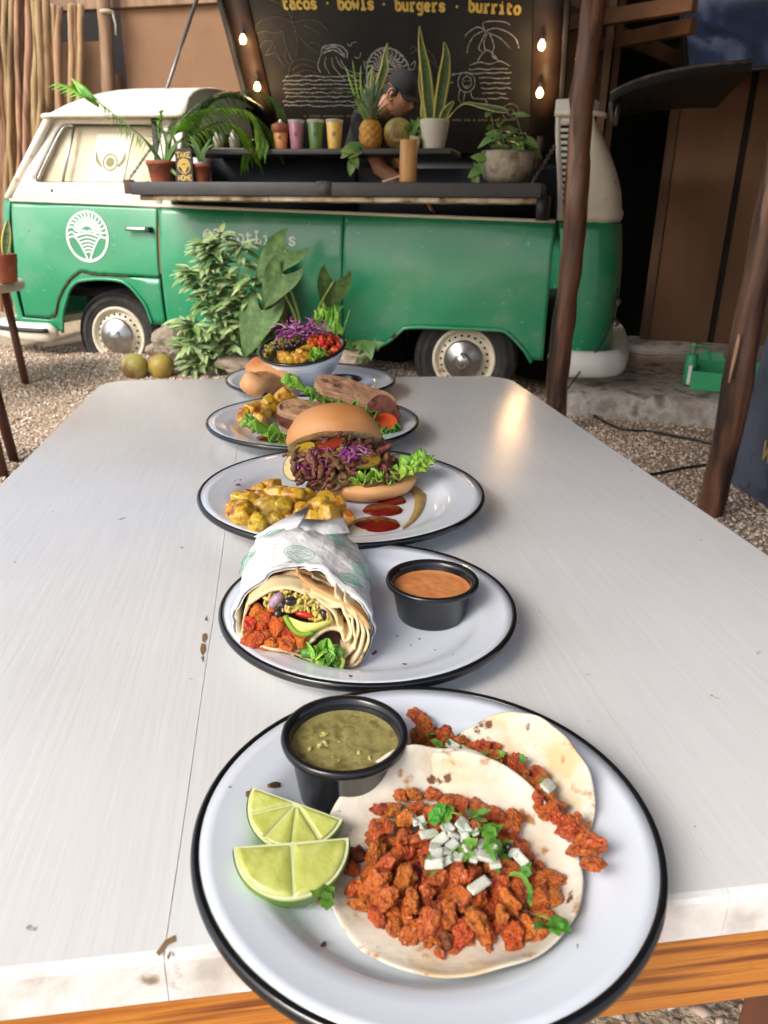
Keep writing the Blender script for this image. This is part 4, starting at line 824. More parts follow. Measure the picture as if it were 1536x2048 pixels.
# cups and trays further left behind the palm
for px,py,lab in ((438,268,'cream topped drink cup half hidden by palm leaves'),(470,268,'pale topped drink cup beside the shelf end')):
    x=side(px,298,.2).x; c=vl(x,.2,SZ); t=thing('dessert_cup',lab,'cup',c); MB().lathe([(0,0),(.026,0),(.036,.07),(0,.07)],20).build('cup_body',M('cup_grey',srgb(170,160,140),srgb(140,130,110),scale=20,rough=.4),t); MB().lathe([(.034,.071),(.03,.09),(.016,.115),(0,.135)],20).build('cream_top',m_white,t)
x=side(455,289,.1).x; tag(MB().box((-.10,-.06,0),(.10,.06,.012),Matrix.Translation(vl(x,.12,SZ))).build('paper_tray',m_white,smooth=False,bev=.003),'flat white tray at the left of the serving shelf','tray')
x=side(392,285,.1).x; tag(MB().lathe([(0,0),(.03,0),(.075,.07),(.070,.07),(.03,.01)],24,Matrix.Translation(vl(x,.15,ztop(x)+.16))).build('paper_bowl',m_white),'white paper bowl behind the TAKE HOME sign','bowl')
tag(MB().box((-.08,-.1,0),(.08,.02,.08),Matrix.Translation(vl(x,.15,ztop(x)+.079))).build('bowl_stand',m_counter,smooth=False),'dark box under the white paper bowl','box')
# --- person at work inside the van
m_skin=M('skin',srgb(204,146,116),srgb(214,160,130),scale=30,rough=.55,sss=.15,sssr=(.01,0,0))
hc=side(799,190,.42); HC=V2W(hc)
per=thing('person','person in black cap and black shirt bent over the work inside the van','person',V2W((hc.x-.22,.55,.56)),VYAW)
def lv(x,y,z): return Vector((x,y,z))
im=wm(per).inverted(); hl=im@HC                      # head centre in the person's frame (x to the van's rear)
f=Vector((math.cos(R_(-30)),-.22,math.sin(R_(-30)))).normalized(); s_=f.cross(Vector((0,0,1))).normalized(); u_=s_.cross(f).normalized()
def hd(a,c_,d): return hl+f*a+s_*c_+u_*d
b=MB(); nu,nv=40,30
for i in range(nv):
    th=math.pi*i/(nv-1); 
    for j in range(nu):
        ph=2*math.pi*j/nu; X=math.cos(ph)*math.sin(th); Y=math.sin(ph)*math.sin(th); Z=math.cos(th)
        fx=.098*X*(1 if X<0 else 1-.12*max(0,Z)); sy=.074*Y*(1-.25*max(0,-Z)**1.5*1.2); uz=.118*Z
        if X>0:
            g=lambda y0,z0,wy,wz: math.exp(-((Y-y0)/wy)**2-((Z-z0)/wz)**2)
            fx += .026*g(0,-.18,.13,.17)+.006*g(0,.12,.12,.2)+.008*g(0,.28,.5,.10)+.009*g(0,-.52,.22,.07)+.007*g(0,-.64,.2,.06)+.012*g(0,-.86,.35,.14)-.010*g(.33,.08,.16,.09)-.010*g(-.33,.08,.16,.09)-.006*g(0,-.58,.3,.025)
        b.V.append(hd(fx,sy,uz))
b.F=[(i*nu+j,i*nu+(j+1)%nu,(i+1)*nu+(j+1)%nu,(i+1)*nu+j) for i in range(nv-1) for j in range(nu)]
nk=hd(-.05,0,-.08); sh=nk+Vector((-.13,.03,-.09)); hip=Vector((-.02,.0,.40))
b.tube([hd(-.03,0,-.03),nk+Vector((-.02,0,-.02)),sh+Vector((.03,0,.02)),sh],[.052,.055,.062,.075],16)
b.tube([sh+Vector((0,0,.0)),sh.lerp(hip,.3),sh.lerp(hip,.7),hip,hip+Vector((0,0,-.15))],[.10,.145,.13,.135,.12],20)
hands=[]
for sgn in (-1,1):
    S=sh+Vector((.02,sgn*.17,-.04)); E=S+Vector((.12,sgn*.05,-.24)); Wr=E+Vector((.20,-sgn*.03,-.12))
    b.tube([sh+Vector((0,sgn*.05,0)),S,S.lerp(E,.5),E,E.lerp(Wr,.3),Wr],[.075,.062,.05,.044,.043,.028],14); d=(Wr-E).normalized(); side_=d.cross(Vector((0,0,1))).normalized()
    pc=Wr+d*.05; b.tube([Wr,pc,pc+d*.045],[.027,.040,.036],10)
    for k,(o,L) in enumerate(((-.028,.06),(-.010,.075),(.010,.07),(.028,.052))): q=pc+d*.04+side_*o; b.tube([q,q+d*L*.5+Vector((0,0,-.012)),q+d*L+Vector((0,0,-.04))],[.0105,.010,.008],7)
    q=pc-side_*.035*sgn; b.tube([q-d*.01,q+d*.03-side_*.02*sgn,q+d*.055-side_*.02*sgn+Vector((0,0,-.02))],[.012,.011,.009],7)
for sgn in (-1,1): b.tube([hip+Vector((0,sgn*.08,0)),Vector((.03,sgn*.10,.20)),Vector((0,sgn*.10,.03)),Vector((.10,sgn*.10,.02))],[.10,.08,.055,.045],14)
bo=b.build('body',m_skin,per); m=bo.modifiers.new('r','REMESH'); m.mode='VOXEL'; m.voxel_size=.0055; m.use_smooth_shade=True; m=bo.modifiers.new('s','SMOOTH'); m.factor=.5; m.iterations=3
# shirt, cap, hair, ear, eye
m_shirt=M('black_shirt',(.010,.010,.011),(.018,.018,.02),scale=30,rough=.85); m_capc=M('black_cap',(.011,.011,.013),(.02,.02,.022),scale=60,rough=.8,bump=.2,bscale=200)
b=MB(); b.tube([nk+Vector((-.045,.005,-.035)),sh+Vector((.02,0,.0)),sh.lerp(hip,.3),sh.lerp(hip,.7),hip+Vector((0,0,-.05))],[.072,.115,.162,.148,.15],24,True)
for sgn in (-1,1):
    S=sh+Vector((.02,sgn*.17,-.04)); E=S+Vector((.12,sgn*.05,-.24)); b.tube([sh+Vector((0,sgn*.04,0)),S,S.lerp(E,.55)],[.095,.080,.070],16)
so=b.build('shirt',m_shirt,per); m=so.modifiers.new('r','REMESH'); m.mode='VOXEL'; m.voxel_size=.009; m.use_smooth_shade=True; m=so.modifiers.new('s','SMOOTH'); m.factor=.5; m.iterations=4
b=MB(); nv=14
for i in range(nv):
    th=R_(82)*i/(nv-1)
    for j in range(36):
        ph=2*math.pi*j/36; X=math.cos(ph)*math.sin(th); Y=math.sin(ph)*math.sin(th); Z=math.cos(th); b.V.append(hd(.107*X-.002,.085*Y,.128*Z+.012-.012*X))
b.F=[(i*36+j,i*36+(j+1)%36,(i+1)*36+(j+1)%36,(i+1)*36+j) for i in range(nv-1) for j in range(36)]
capo=b.build('cap',m_capc,per,solid=.004); b=MB()
b.grid(9,9,lambda u,v: hd(.092*math.cos((u-.5)*2.2)+ .048*v*math.cos((u-.5)*2.0),.083*math.sin((u-.5)*2.4)*(1-.1*v),.040-.018*v-.02*abs(2*u-1)**2)); b.build('cap_brim',m_capc,capo,solid=.004)
m_hair=M('dark_hair',(.012,.009,.008),(.025,.018,.014),scale=120,rough=.6)
b=MB(); b.grid(20,6,lambda u,v: hd(-.102*math.cos((u-.5)*3.6)*(1-.06*v),.079*math.sin((u-.5)*3.6),.028-.075*v*(1-.5*abs(2*u-1)))); b.build('hair',m_hair,per,solid=.006,soff=0)
for sgn in (-1,1):
    b=MB(); b.tube([hd(-.012+.02*math.cos(a),sgn*(.074+.008*(math.cos(a)<0)),-.012+.032*math.sin(a)) for a in np.linspace(.2,2*math.pi-.6,14)],.0065,6); b.tube([hd(-.012,sgn*.072,.006),hd(-.012,sgn*.072,-.026)],.013,6); b.build('ear',m_skin,per)
    b=MB(); b.tube([hd(.072+.012*(1-k*k*.9),sgn*(.030+.018*k),.028-.004*k*k) for k in np.linspace(-1,1,7)],.0042,5); b.build('eyebrow',m_hair,per)
    b=MB().lathe([(0,.004),(.008,.003),(.011,0)],10,Matrix.Translation(hd(.082,sgn*.028,.008))@f.to_track_quat('Z','Y').to_matrix().to_4x4()); b.build('eye',m_hair,per)
b=MB(); b.tube([hd(.083-.010*k*k,.020*k,-.066) for k in np.linspace(-1,1,7)],.003,5); b.build('mouth',M('lip',srgb(140,80,70),rough=.5),per)
# --- ground plants in front of the van
G0=vl(.95,-.30,.12)
shr=thing('variegated_shrub','bushy variegated shrub growing against the green van side','plant',vl(.78,-.32,.12))
def simple_leaf(mat,name,n=6):
    Q=[Vector((0,t,-.28*t*t)) for t in np.linspace(0,1,n)]; return blade(MB(),Q,lw(1,n,.42,.27),(0,0,1),.25,5).mesh(name,mat)
sl1=simple_leaf(m_varg,'shrub_leaf'); sl2=simple_leaf(M('shrub_green',srgb(92,124,62),srgb(120,148,84),scale=30,rough=.5,rnd=.15),'shrub_leaf')
random.seed(21)
stemsp=[[(470,735),(455,650),(445,560),(440,470)],[(465,735),(440,660),(410,600),(385,548)],[(472,735),(470,640),(475,560),(482,490)],[(468,735),(448,690),(420,665),(380,650)],[(470,735),(462,690),(452,640),(425,580),(415,520)],[(466,735),(430,710),(400,700),(372,690)],[(470,735),(490,690),(488,640),(470,600)],[(440,740),(420,725),(400,720),(385,735)],[(470,735),(460,600),(430,510),(418,490)],[(472,735),(480,660),(500,600),(505,555)],[(468,735),(440,640),(400,560),(378,540)],[(455,738),(415,700),(385,668),(366,640)]]
for s in stemsp:
    o0=-.32; P=cr([V2W(side(x,y,o0-.03*i+random.uniform(-.04,.04))) for i,(x,y) in enumerate(s)],6); MB().tube(P,[.006*(1-.6*i/len(P)) for i in range(len(P))],5).build('stem',m_stem,shr,world=True)
    for i in range(5,len(P)):
        for k in range(4 if i<len(P)-2 else 7):
            a=random.uniform(0,6.28); d=Vector((math.cos(a),math.sin(a)*.8-.25,random.uniform(-.35,.6))); leaf_at(sl1 if random.random()<.75 else sl2,'leaf',shr,P[i],d,Vector((0,-.4,1)),random.uniform(.085,.155))
ear=thing('elephant_ear_plant','broad leaved elephant ear plant beside the shrub against the van','plant',vl(1.28,-.30,.12))
em=heart(1,.95,m_ear,'ear_leaf',.10,11)
def earleaf(tip_base, d, nrm, L, stem):
    P=cr([V2W(side(x,y,o)) for x,y,o in stem],6); MB().tube(P,[.012*(1-.55*i/len(P)) for i in range(len(P))],7).build('stem',m_stem,ear,world=True); leaf_at(em,'leaf',ear,P[-1],d,nrm,L)
earleaf(None,(-.55,-.3,-.45),(-.2,-.9,.55),.25,[(605,690,-.3),(590,630,-.34),(560,560,-.40),(572,500,-.40)])
earleaf(None,(-.45,-.35,-.65),(-.1,-1,.35),.21,[(607,690,-.3),(600,640,-.38),(585,590,-.45),(566,548,-.5)])
earleaf(None,(-.40,-.35,-.75),(-.3,-.9,.45),.27,[(605,690,-.3),(590,665,-.38),(560,640,-.45),(524,622,-.5)])
earleaf(None,(-.25,.15,-.95),(.25,-.95,.2),.20,[(612,690,-.3),(620,655,-.32),(640,610,-.34),(668,562,-.34)])
MB().tube([V2W(side(680,690,-.3)),V2W(side(690,650,-.3)),V2W(side(700,620,-.3))],.004,5).build('stem',m_stem,ear,world=True)
tr=thing('tree_stump','soft brown plant trunk standing behind the elephant ears','trunk',vl(1.24,-.16,.12)); b=MB().tube([V2W(side(562,700,-.16)),V2W(side(556,620,-.16)),V2W(side(552,540,-.16)),V2W(side(548,500,-.16))],[.085,.075,.065,.05],14); b.build('trunk',m_bark,tr,world=True)
m_low=M('low_leaf',srgb(62,96,44),srgb(88,122,58),scale=20,rough=.5,rnd=.15); lm=heart(1,.8,m_low,'low_leaf')
lo=thing('ground_cover_plant','low dark leafy plant at the foot of the van sill','plant',vl(1.4,-.28,.12))
for k in range(60):
    px_=random.choice((random.uniform(510,640),random.uniform(690,740),random.uniform(520,600))); p=V2W(side(px_,random.uniform(655,715) if px_<660 else random.uniform(690,715),random.uniform(-.35,-.2))); leaf_at(lm,'leaf',lo,p,(random.gauss(0,.7),-.5,random.uniform(-.5,.6)),(random.gauss(0,.3),-.8,.7),random.uniform(.06,.11))
m_rock=M('rock',srgb(142,128,110),srgb(168,154,136),scale=12,c3=srgb(112,100,86),rough=.95,bump=.7,bscale=40,bdist=.01)
def rock(c,s,label,seed):
    bm=bmesh.new(); bmesh.ops.create_icosphere(bm,subdivisions=3,radius=1); V=[v.co.copy() for v in bm.verts]; F=[[v.index for v in f.verts] for f in bm.faces]; bm.free()
    V=[Vector((v.x*s[0],v.y*s[1],v.z*s[2]))*(1+.35*nz(v*1.3,1,seed)+.12*nz(v*3.5,1,seed)) + Vector(c) for v in V]
    tag(ob('rock',V,F,m_rock,smooth=False),label,'rock',group='rocks edging the plant bed')
for i,(px_,py_,s,l) in enumerate(((345,690,(.12,.10,.12),'grey brown rock leaning on the front tyre'),(480,728,(.17,.09,.06),'flat pale rock left of the bowl under the shrub'),(560,735,(.15,.09,.06),'flat rock below the elephant ear leaves'),(705,716,(.10,.08,.05),'small pale rock right of the salad bowl'),(312,700,(.07,.06,.05),'small grey stone behind the front tyre'),(640,735,(.16,.1,.05),'low rock behind the salad bowl'),(420,745,(.10,.07,.05),'small rock at the foot of the shrub'))): rock(V2W(side(px_,py_,-.33 if i not in (0,4) else -.12)),s,l,i)
coconut(atz(272,760,.115),.078,'yellow green coconut with a brown patch, the left one on the gravel',(.2,-1,.25)); coconut(atz(325,760,.115),.078,'olive green coconut on the gravel nearest the shrub',None,M('olive_coconut',srgb(146,126,52),srgb(166,144,68),scale=8,rough=.5,spots=((srgb(120,92,48),6,.6,.7),)))
# --- left: small table with a pot, stool leg
m_legw=M('leg_brown',srgb(86,50,34),srgb(112,68,46),scale=9,stretch=(1,1,.2),rough=.5)
t=thing('side_table','round white side table cut by the left edge of the photo','table',(-2.435,4.25,.03)); zt=.70
MB().lathe([(0,0),(.425,0),(.435,.01),(.435,.04),(.425,.05),(0,.05)],64,Matrix.Translation((0,0,zt-.05-.03))).build('table_top',M('table_cream',srgb(206,192,176),srgb(190,176,160),scale=9,rough=.4),t)
for a in (0.6,2.2,3.7,5.3): MB().tube([Vector((.33*math.cos(a),.33*math.sin(a),zt-.085)),Vector((.37*math.cos(a),.37*math.sin(a),-.02))],.022,10).build('leg',m_legw,t)
c=Vector((-2.045,4.2,zt-.0)); t=pot('potted_snake_plant','terracotta pot with a snake plant on the left side table',c,.085,.145,m_terra,.8,False)
for dx,h,w in ((-.01,.30,.055),(.03,.20,.05),(-.05,.26,.05)):
    Q=[c+Vector((dx+.05*q*(1 if dx>0 else -.3),-.01,.12+h*q)) for q in np.linspace(0,1,7)]; margin_leaf('leaf',Q,lw(1,7,.45,w),(.3,-1,0),t)
t=thing('wooden_stool','dark wooden stool whose leg shows at the left edge beside the table','stool',(-1.78,3.1,0)); MB().lathe([(0,.46),(.17,.46),(.18,.47),(.18,.50),(0,.505)],32).build('seat',m_legw,t)
for dx,dy in ((.17,-.06),(-.15,-.12),(-.15,.14),(.12,.15)): MB().tube([Vector((dx*.75,dy*.75,.46)),Vector((dx,dy,-.01))],[.026,.021],10).build('leg',M('stool_dark',srgb(62,30,22),srgb(80,42,30),scale=9,rough=.45),t)
# --- right: green box, pump, cables, slate board, screen
m_gbox=M('green_box_paint',srgb(44,160,104),srgb(54,172,116),scale=8,rough=.45,spots=((srgb(30,120,80),9,.6,.72),))
A=atz(1378,778,.152); B=atz(1512,792,.152); d=(B-A); yaw=math.atan2(d.y,d.x)
t=thing('green_box','open green metal box on the concrete slab behind the post','box',A+d*.5,yaw); L=d.length; D=.30; H=.105
for lo_,hi_,nm in (((-L/2,0,0),(L/2,.012,H),'front_panel'),((-L/2,D,0),(L/2,D+.012,H+.02),'back_panel'),((-L/2,.013,0),(-L/2+.012,D-.001,H),'side_panel'),((L/2-.012,.013,0),(L/2,D-.001,H),'side_panel'),((-L/2+.013,.013,.002),(L/2-.013,D-.001,.012),'base')): MB().box(lo_,hi_).build(nm,m_gbox,t,smooth=False,bev=.003)
MB().box((-L/2-.022,.02,.02),(-L/2-.002,.06,.13)).build('white_tag',m_white,t,smooth=False,bev=.003)
MB().prism([(-L/2,0),(L/2,0),(L/2,.05),(-L/2+.15,.05),(-L/2+.13,.085),(-L/2,.09)],.008,Matrix.Translation((0,D+.02,H-.02))@Matrix.Rotation(R_(80),4,'X')).build('flap',m_gbox,t,smooth=False)
c=t.location+Vector((-L/2+.055,.2,.01)); t=thing('hand_pump','green cylinder pump with a curved hose standing in the green box','pump',c)
MB().lathe([(0,0),(.032,0),(.034,.01),(.034,.165),(.028,.175),(0,.178)],20).build('cylinder',m_gbox,t); MB().lathe([(.014,.178),(.014,.21),(.02,.215),(.018,.235),(0,.24)],14).build('cap',M('faded_green',srgb(110,160,128),srgb(130,150,120),scale=30,rough=.6),t)
MB().tube(cr([Vector((.015,0,.205)),Vector((.06,0,.215)),Vector((.10,.0,.17)),Vector((.12,-.0,.10))],6),.007,8).build('hose',m_gbox,t)
m_cable=M('black_cable',(.012,.013,.013),rough=.5)
def cable(px,label):
    P=[]; 
    for x,y in px: p=atz(x,y,.02); p.z=gz(p.x,p.y)+.012; P.append(p)
    tag(MB().tube(cr(P,8),.0065,6).build('cable',m_cable),label,'cable')
cable([(1118,822),(1150,820),(1180,826),(1212,845),(1245,858),(1300,861),(1350,868),(1415,880),(1480,905)],'black cable winding over gravel below the concrete slab'); cable([(1290,946),(1330,940),(1370,932),(1420,926),(1475,915)],'short black cable on gravel nearest the table edge')
P=cr([V2W((3.24,.10,.70)),V2W((3.20,-.02,.45)),V2W((3.06,-.12,.22)),V2W((2.96,-.2,.06))],6); tag(MB().tube(P,.005,6).build('cable',m_cable),'thin black cable hanging across the white rear bumper','cable')
m_slate=M('slate_board',srgb(70,76,92),srgb(86,92,108),scale=5,rough=.7,bump=.1,bscale=40,spots=((srgb(58,62,76),12,.58,.7),))
a0=atz(1455,962,.015); a1=atz(1536,1015,.015); d=(a1-a0).normalized(); a1=a0+d*.95; top0=atplane(1520,722,a0+Vector((.03,.0,0)),Vector((d.y,-d.x,-.12)).normalized())
hv=(top0-a0); N2=d.cross(hv).normalized(); N2 = N2 if N2.dot(CAM-a0)>0 else -N2
t=thing('slate_board','blue grey slate menu board standing at the right edge','sign',a0+d*.45)
b=MB(); hv=hv.normalized()*1.0
V=[a0,a1,a1+hv,a0+hv]; b.add(V+[v-N2*.02 for v in V],[(0,1,2,3),(7,6,5,4),(0,4,5,1),(1,5,6,2),(2,6,7,3),(3,7,4,0)]); b.build('board',m_slate,t,world=True,smooth=False)
wp=atplane(1523,918,a0,N2)+N2*.004; b=MB(); text(b,'W',lambda u,v: wp+d*u+hv.normalized()*v,.115,.012,N=tuple(N2)); b.build('lettering',m_gold,t,world=True)
b=MB(); b.tube([a0+hv-N2*.012,a0+d*.02-N2*.45],.016,6); b.build('back_leg',m_legw,t,world=True)
# tv screen; bluish emission stands in for its reflection of the bright outdoors
m_scr=bpy.data.materials.new('screen_reflection'); m_scr.use_nodes=True; N=m_scr.node_tree.nodes; L_=m_scr.node_tree.links; bs=N['Principled BSDF']; bs.inputs['Roughness'].default_value=.12
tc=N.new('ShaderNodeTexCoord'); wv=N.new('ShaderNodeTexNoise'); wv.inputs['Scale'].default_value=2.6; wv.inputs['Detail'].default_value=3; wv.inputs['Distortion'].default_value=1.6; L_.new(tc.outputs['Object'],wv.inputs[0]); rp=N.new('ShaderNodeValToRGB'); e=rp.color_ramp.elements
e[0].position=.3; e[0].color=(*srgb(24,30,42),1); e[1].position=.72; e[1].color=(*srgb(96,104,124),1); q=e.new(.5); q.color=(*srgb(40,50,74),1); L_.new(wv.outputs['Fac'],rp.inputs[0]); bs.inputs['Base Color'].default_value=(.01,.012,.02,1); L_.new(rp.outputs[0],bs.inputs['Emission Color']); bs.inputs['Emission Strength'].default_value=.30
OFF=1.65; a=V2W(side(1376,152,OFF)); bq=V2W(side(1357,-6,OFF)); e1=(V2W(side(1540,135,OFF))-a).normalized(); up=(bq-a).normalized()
t=thing('wall_screen','large screen hung above the open tailgate, outdoor reflection painted as blue glow','screen',a+e1*.5); nn=e1.cross(up).normalized(); nn = nn if nn.y<0 else -nn
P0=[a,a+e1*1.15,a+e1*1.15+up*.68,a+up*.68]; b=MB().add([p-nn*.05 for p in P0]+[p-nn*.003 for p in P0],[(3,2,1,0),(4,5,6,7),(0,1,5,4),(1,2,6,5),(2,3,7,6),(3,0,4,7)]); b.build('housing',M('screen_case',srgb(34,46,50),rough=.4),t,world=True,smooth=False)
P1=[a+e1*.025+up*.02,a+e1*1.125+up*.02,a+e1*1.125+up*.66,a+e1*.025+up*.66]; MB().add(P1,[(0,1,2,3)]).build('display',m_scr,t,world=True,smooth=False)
for k in range(4):
    A_,B_=((P0[0],P0[1]),(P0[1],P0[2]),(P0[2],P0[3]),(P0[3],P0[0]))[k]; MB().tube([A_,B_],.014,6).build('bezel',M('screen_case',(0,0,0)),t,world=True)
# =================================================================== TABLE
TA=R_(8.3); TZ=.75; tX=Vector((math.cos(TA),math.sin(TA),0)); tY=Vector((-math.sin(TA),math.cos(TA),0)); TC=Vector((.074,.905,0))
def TW(x,y,z=0): return tX*x+tY*y+Vector((0,0,z))
m_tp=bpy.data.materials.new('white_brushed_paint'); m_tp.use_nodes=True; N=m_tp.node_tree.nodes; Lk=m_tp.node_tree.links; bs=N['Principled BSDF']
tc=N.new('ShaderNodeTexCoord'); mp=N.new('ShaderNodeMapping'); mp.inputs['Scale'].default_value=(55,2.2,1); Lk.new(tc.outputs['Object'],mp.inputs[0])
n1=N.new('ShaderNodeTexNoise'); n1.inputs['Scale'].default_value=4; n1.inputs['Detail'].default_value=8; n1.inputs['Roughness'].default_value=.62; Lk.new(mp.outputs[0],n1.inputs[0])
n2=N.new('ShaderNodeTexNoise'); n2.inputs['Scale'].default_value=3.2; n2.inputs['Detail'].default_value=4; Lk.new(tc.outputs['Object'],n2.inputs[0])
n3=N.new('ShaderNodeTexNoise'); n3.inputs['Scale'].default_value=60; n3.inputs['Detail'].default_value=5; Lk.new(tc.outputs['Object'],n3.inputs[0])
r1=N.new('ShaderNodeValToRGB'); r1.color_ramp.elements[0].position=.25; r1.color_ramp.elements[0].color=(*srgb(216,217,216),1); r1.color_ramp.elements[1].position=.75; r1.color_ramp.elements[1].color=(*srgb(226,227,226),1); Lk.new(n1.outputs['Fac'],r1.inputs[0])
mx=N.new('ShaderNodeMix'); mx.data_type='RGBA'; mx.blend_type='MULTIPLY'; r2=N.new('ShaderNodeValToRGB'); r2.color_ramp.elements[0].position=.3; r2.color_ramp.elements[0].color=(.90,.90,.89,1); r2.color_ramp.elements[1].position=.7; r2.color_ramp.elements[1].color=(1,1,1,1)
Lk.new(n2.outputs['Fac'],r2.inputs[0]); mx.inputs[0].default_value=1; Lk.new(r1.outputs[0],mx.inputs[6]); Lk.new(r2.outputs[0],mx.inputs[7])
r3=N.new('ShaderNodeValToRGB'); r3.color_ramp.elements[0].position=.715; r3.color_ramp.elements[0].color=(0,0,0,1); r3.color_ramp.elements[1].position=.745; r3.color_ramp.elements[1].color=(.7,.7,.7,1); Lk.new(n3.outputs['Fac'],r3.inputs[0])
mx2=N.new('ShaderNodeMix'); mx2.data_type='RGBA'; Lk.new(r3.outputs[0],mx2.inputs[0]); Lk.new(mx.outputs[2],mx2.inputs[6]); mx2.inputs[7].default_value=(*srgb(120,100,80),1); Lk.new(mx2.outputs[2],bs.inputs['Base Color'])
rr=N.new('ShaderNodeMapRange'); rr.inputs[1].default_value=.3; rr.inputs[2].default_value=.7; rr.inputs[3].default_value=.09; rr.inputs[4].default_value=.2; Lk.new(n2.outputs['Fac'],rr.inputs[0]); Lk.new(rr.outputs[0],bs.inputs['Roughness'])
bp=N.new('ShaderNodeBump'); bp.inputs['Strength'].default_value=.20; bp.inputs['Distance'].default_value=.0012; Lk.new(n1.outputs['Fac'],bp.inputs['Height']); Lk.new(bp.outputs[0],bs.inputs['Normal'])
m_edge=M('rough_white_edge',srgb(226,222,216),srgb(236,233,228),scale=22,c3=srgb(200,194,186),rough=.55,bump=.6,bscale=45,bdist=.004,spots=((srgb(150,128,108),34,.68,.74),))
m_orange=M('orange_varnish',srgb(176,100,30),srgb(204,130,46),scale=1.6,stretch=(3.5,110,110),detail=9,c3=srgb(120,54,18),rough=.3,coat=.4,spots=((srgb(96,46,18),26,.64,.74),))
tab=thing('dining_table','long white painted wooden table with plates in a row','table',TW(TC.x,TC.y,0),TA)
def tl(x,y,z): return Vector((x-TC.x,y-TC.y,z))
x0,x1,y0,y1=-.337,.485,.255,1.555
def plank(xa,xb,rl,rr_):
    wob=lambda y,k: .0010*nz((y*6,k,0))+.0006*nz((y*30,k,0)); P=[]
    for y in np.linspace(y0,y1-(rr_ or 0),26): P.append((xb+(wob(y,xb) if not rr_ else 0),y))
    if rr_: P+=[(xb-rr_+rr_*math.cos(a),y1-rr_+rr_*math.sin(a)) for a in np.linspace(0,math.pi/2,9)[1:]]
    if rl: P+=[(xa+rl-rl*math.sin(a),y1-rl+rl*math.cos(a)) for a in np.linspace(0,math.pi/2,9)]
    for y in np.linspace(y1-(rl or 0),y0,26)[(1 if rl else 0):]: P.append((xa+(wob(y,xa) if not rl else 0)+(0 if rl else .0004),y))
    n=len(P); dz=.028; z=TZ
    V=[]; ins=.003
    cx=sum(p[0] for p in P)/n; cy=sum(p[1] for p in P)/n
    lay=[(z-dz,0),(z-.004,0),(z-.0012,.0012),(z,.004)]
    for zz,i in lay:
        for (x,y) in P:
            ex= i if abs(x-x0)<.05 and xa==x0 else (-i if abs(x-x1)<.05 and xb==x1 else 0); ey= i if abs(y-y0)<.03 else (-i if abs(y-y1)<.06 else 0)
            V.append(tl(x+ex,y+ey,zz))
    F=[tuple(range(n))[::-1],tuple(range(3*n,4*n))]
    for l in range(3): F+=[(l*n+k,l*n+(k+1)%n,(l+1)*n+(k+1)%n,(l+1)*n+k) for k in range(n)]
    o=ob('plank',V,F,m_tp,tab,smooth=False); o.data.materials.append(m_edge)
    for pg in o.data.polygons:
        if abs(pg.normal.z)<.5: pg.material_index=1
    return o
plank(x0,-.0585,.06,0); plank(-.0585,.2145,0,0); plank(.2145,x1,0,.06)
MB().box(tl(x0+.004,y0+.004,TZ-.028-.058),tl(x1-.004,y0+.026,TZ-.0285)).build('apron',m_orange,tab,smooth=False,bev=.003)
MB().box(tl(x0+.02,y1-.06,TZ-.028-.058),tl(x1-.02,y1-.04,TZ-.0285)).build('apron',m_orange,tab,smooth=False,bev=.003)
for xx in (x0+.02,x1-.042): MB().box(tl(xx,y0+.028,TZ-.028-.058),tl(xx+.022,y1-.062,TZ-.0285)).build('apron',m_orange,tab,smooth=False,bev=.003)
for xx in (x0+.05,x1-.12):
    for yy in (y0+.07,y1-.15): MB().box(tl(xx,yy,.0),tl(xx+.07,yy+.07,TZ-.0866)).build('leg',M('leg_varnish',srgb(96,58,42),srgb(124,78,56),scale=8,stretch=(1,1,.2),rough=.4),tab,smooth=False,bev=.004)
# chips where paint has come off near the joint
m_chip=M('bare_wood_chip',srgb(140,112,74),srgb(112,86,56),scale=120,rough=.8)
def chip(px,k=0):
    P=[atz(x,y,TZ+.0004) for x,y in px]; ob('paint_chip',P,[tuple(range(len(P)))],m_chip,tab,world=True,smooth=False)
chip([(405,1268),(413,1266),(415,1276),(409,1286),(404,1282)]); chip([(403,1286),(411,1288),(412,1300),(405,1312),(400,1300)]); chip([(409,1240),(414,1230),(415,1242)]); chip([(312,1905),(330,1880),(350,1870),(352,1882),(335,1890),(318,1912)]); chip([(333,1915),(341,1900),(342,1908),(338,1920)]); chip([(402,1314),(408,1312),(406,1326)])
# =================================================================== FOOD
m_enam=M('white_enamel',srgb(220,227,236),srgb(214,222,232),scale=6,rough=.10,rough2=.16,spec=.6,coat=.3,spots=((srgb(110,105,100),150,.735,.75),))
m_rimb=M('black_enamel',(.006,.007,.009),rough=.09,coat=.2)
PROF=[(0,.0045),(.55,.0045),(.63,.0055),(.69,.009),(.745,.0150),(.785,.0178),(.84,.0190),(.93,.0212),(.985,.0232)]
_pf=pl(PROF)
PL={}
def plate(key,x,y,R,label,fill=None):
    t=thing('enamel_plate',label,'plate',(x,y,TZ),0,'white enamel plates down the table'); s=R/.1155 if R<.12 else 1.12; PL[key]=(x,y,R,s)
    pr=[(r*R,z*s) for r,z in PROF]; und=[(r*R,z*s-.0018) for r,z in PROF[::-1]]; und[-1]=(0,.0006); und=[(r,max(z,.0005)) for r,z in und]
    MB().lathe(pr+und,120).build('dish',m_enam,t)
    MB().lathe([(R*.985+.0018+.0026*math.cos(a),.0232*s-.0026+.0036*math.sin(a)) for a in np.linspace(0,2*math.pi,12,endpoint=False)],140,closed=True).build('rim',m_rimb,t); return t
def pz(key,x,y):
    cx,cy,R,s=PL[key]; r=math.hypot(x-cx,y-cy)/R; return TZ+_pf(min(r,.985))*s
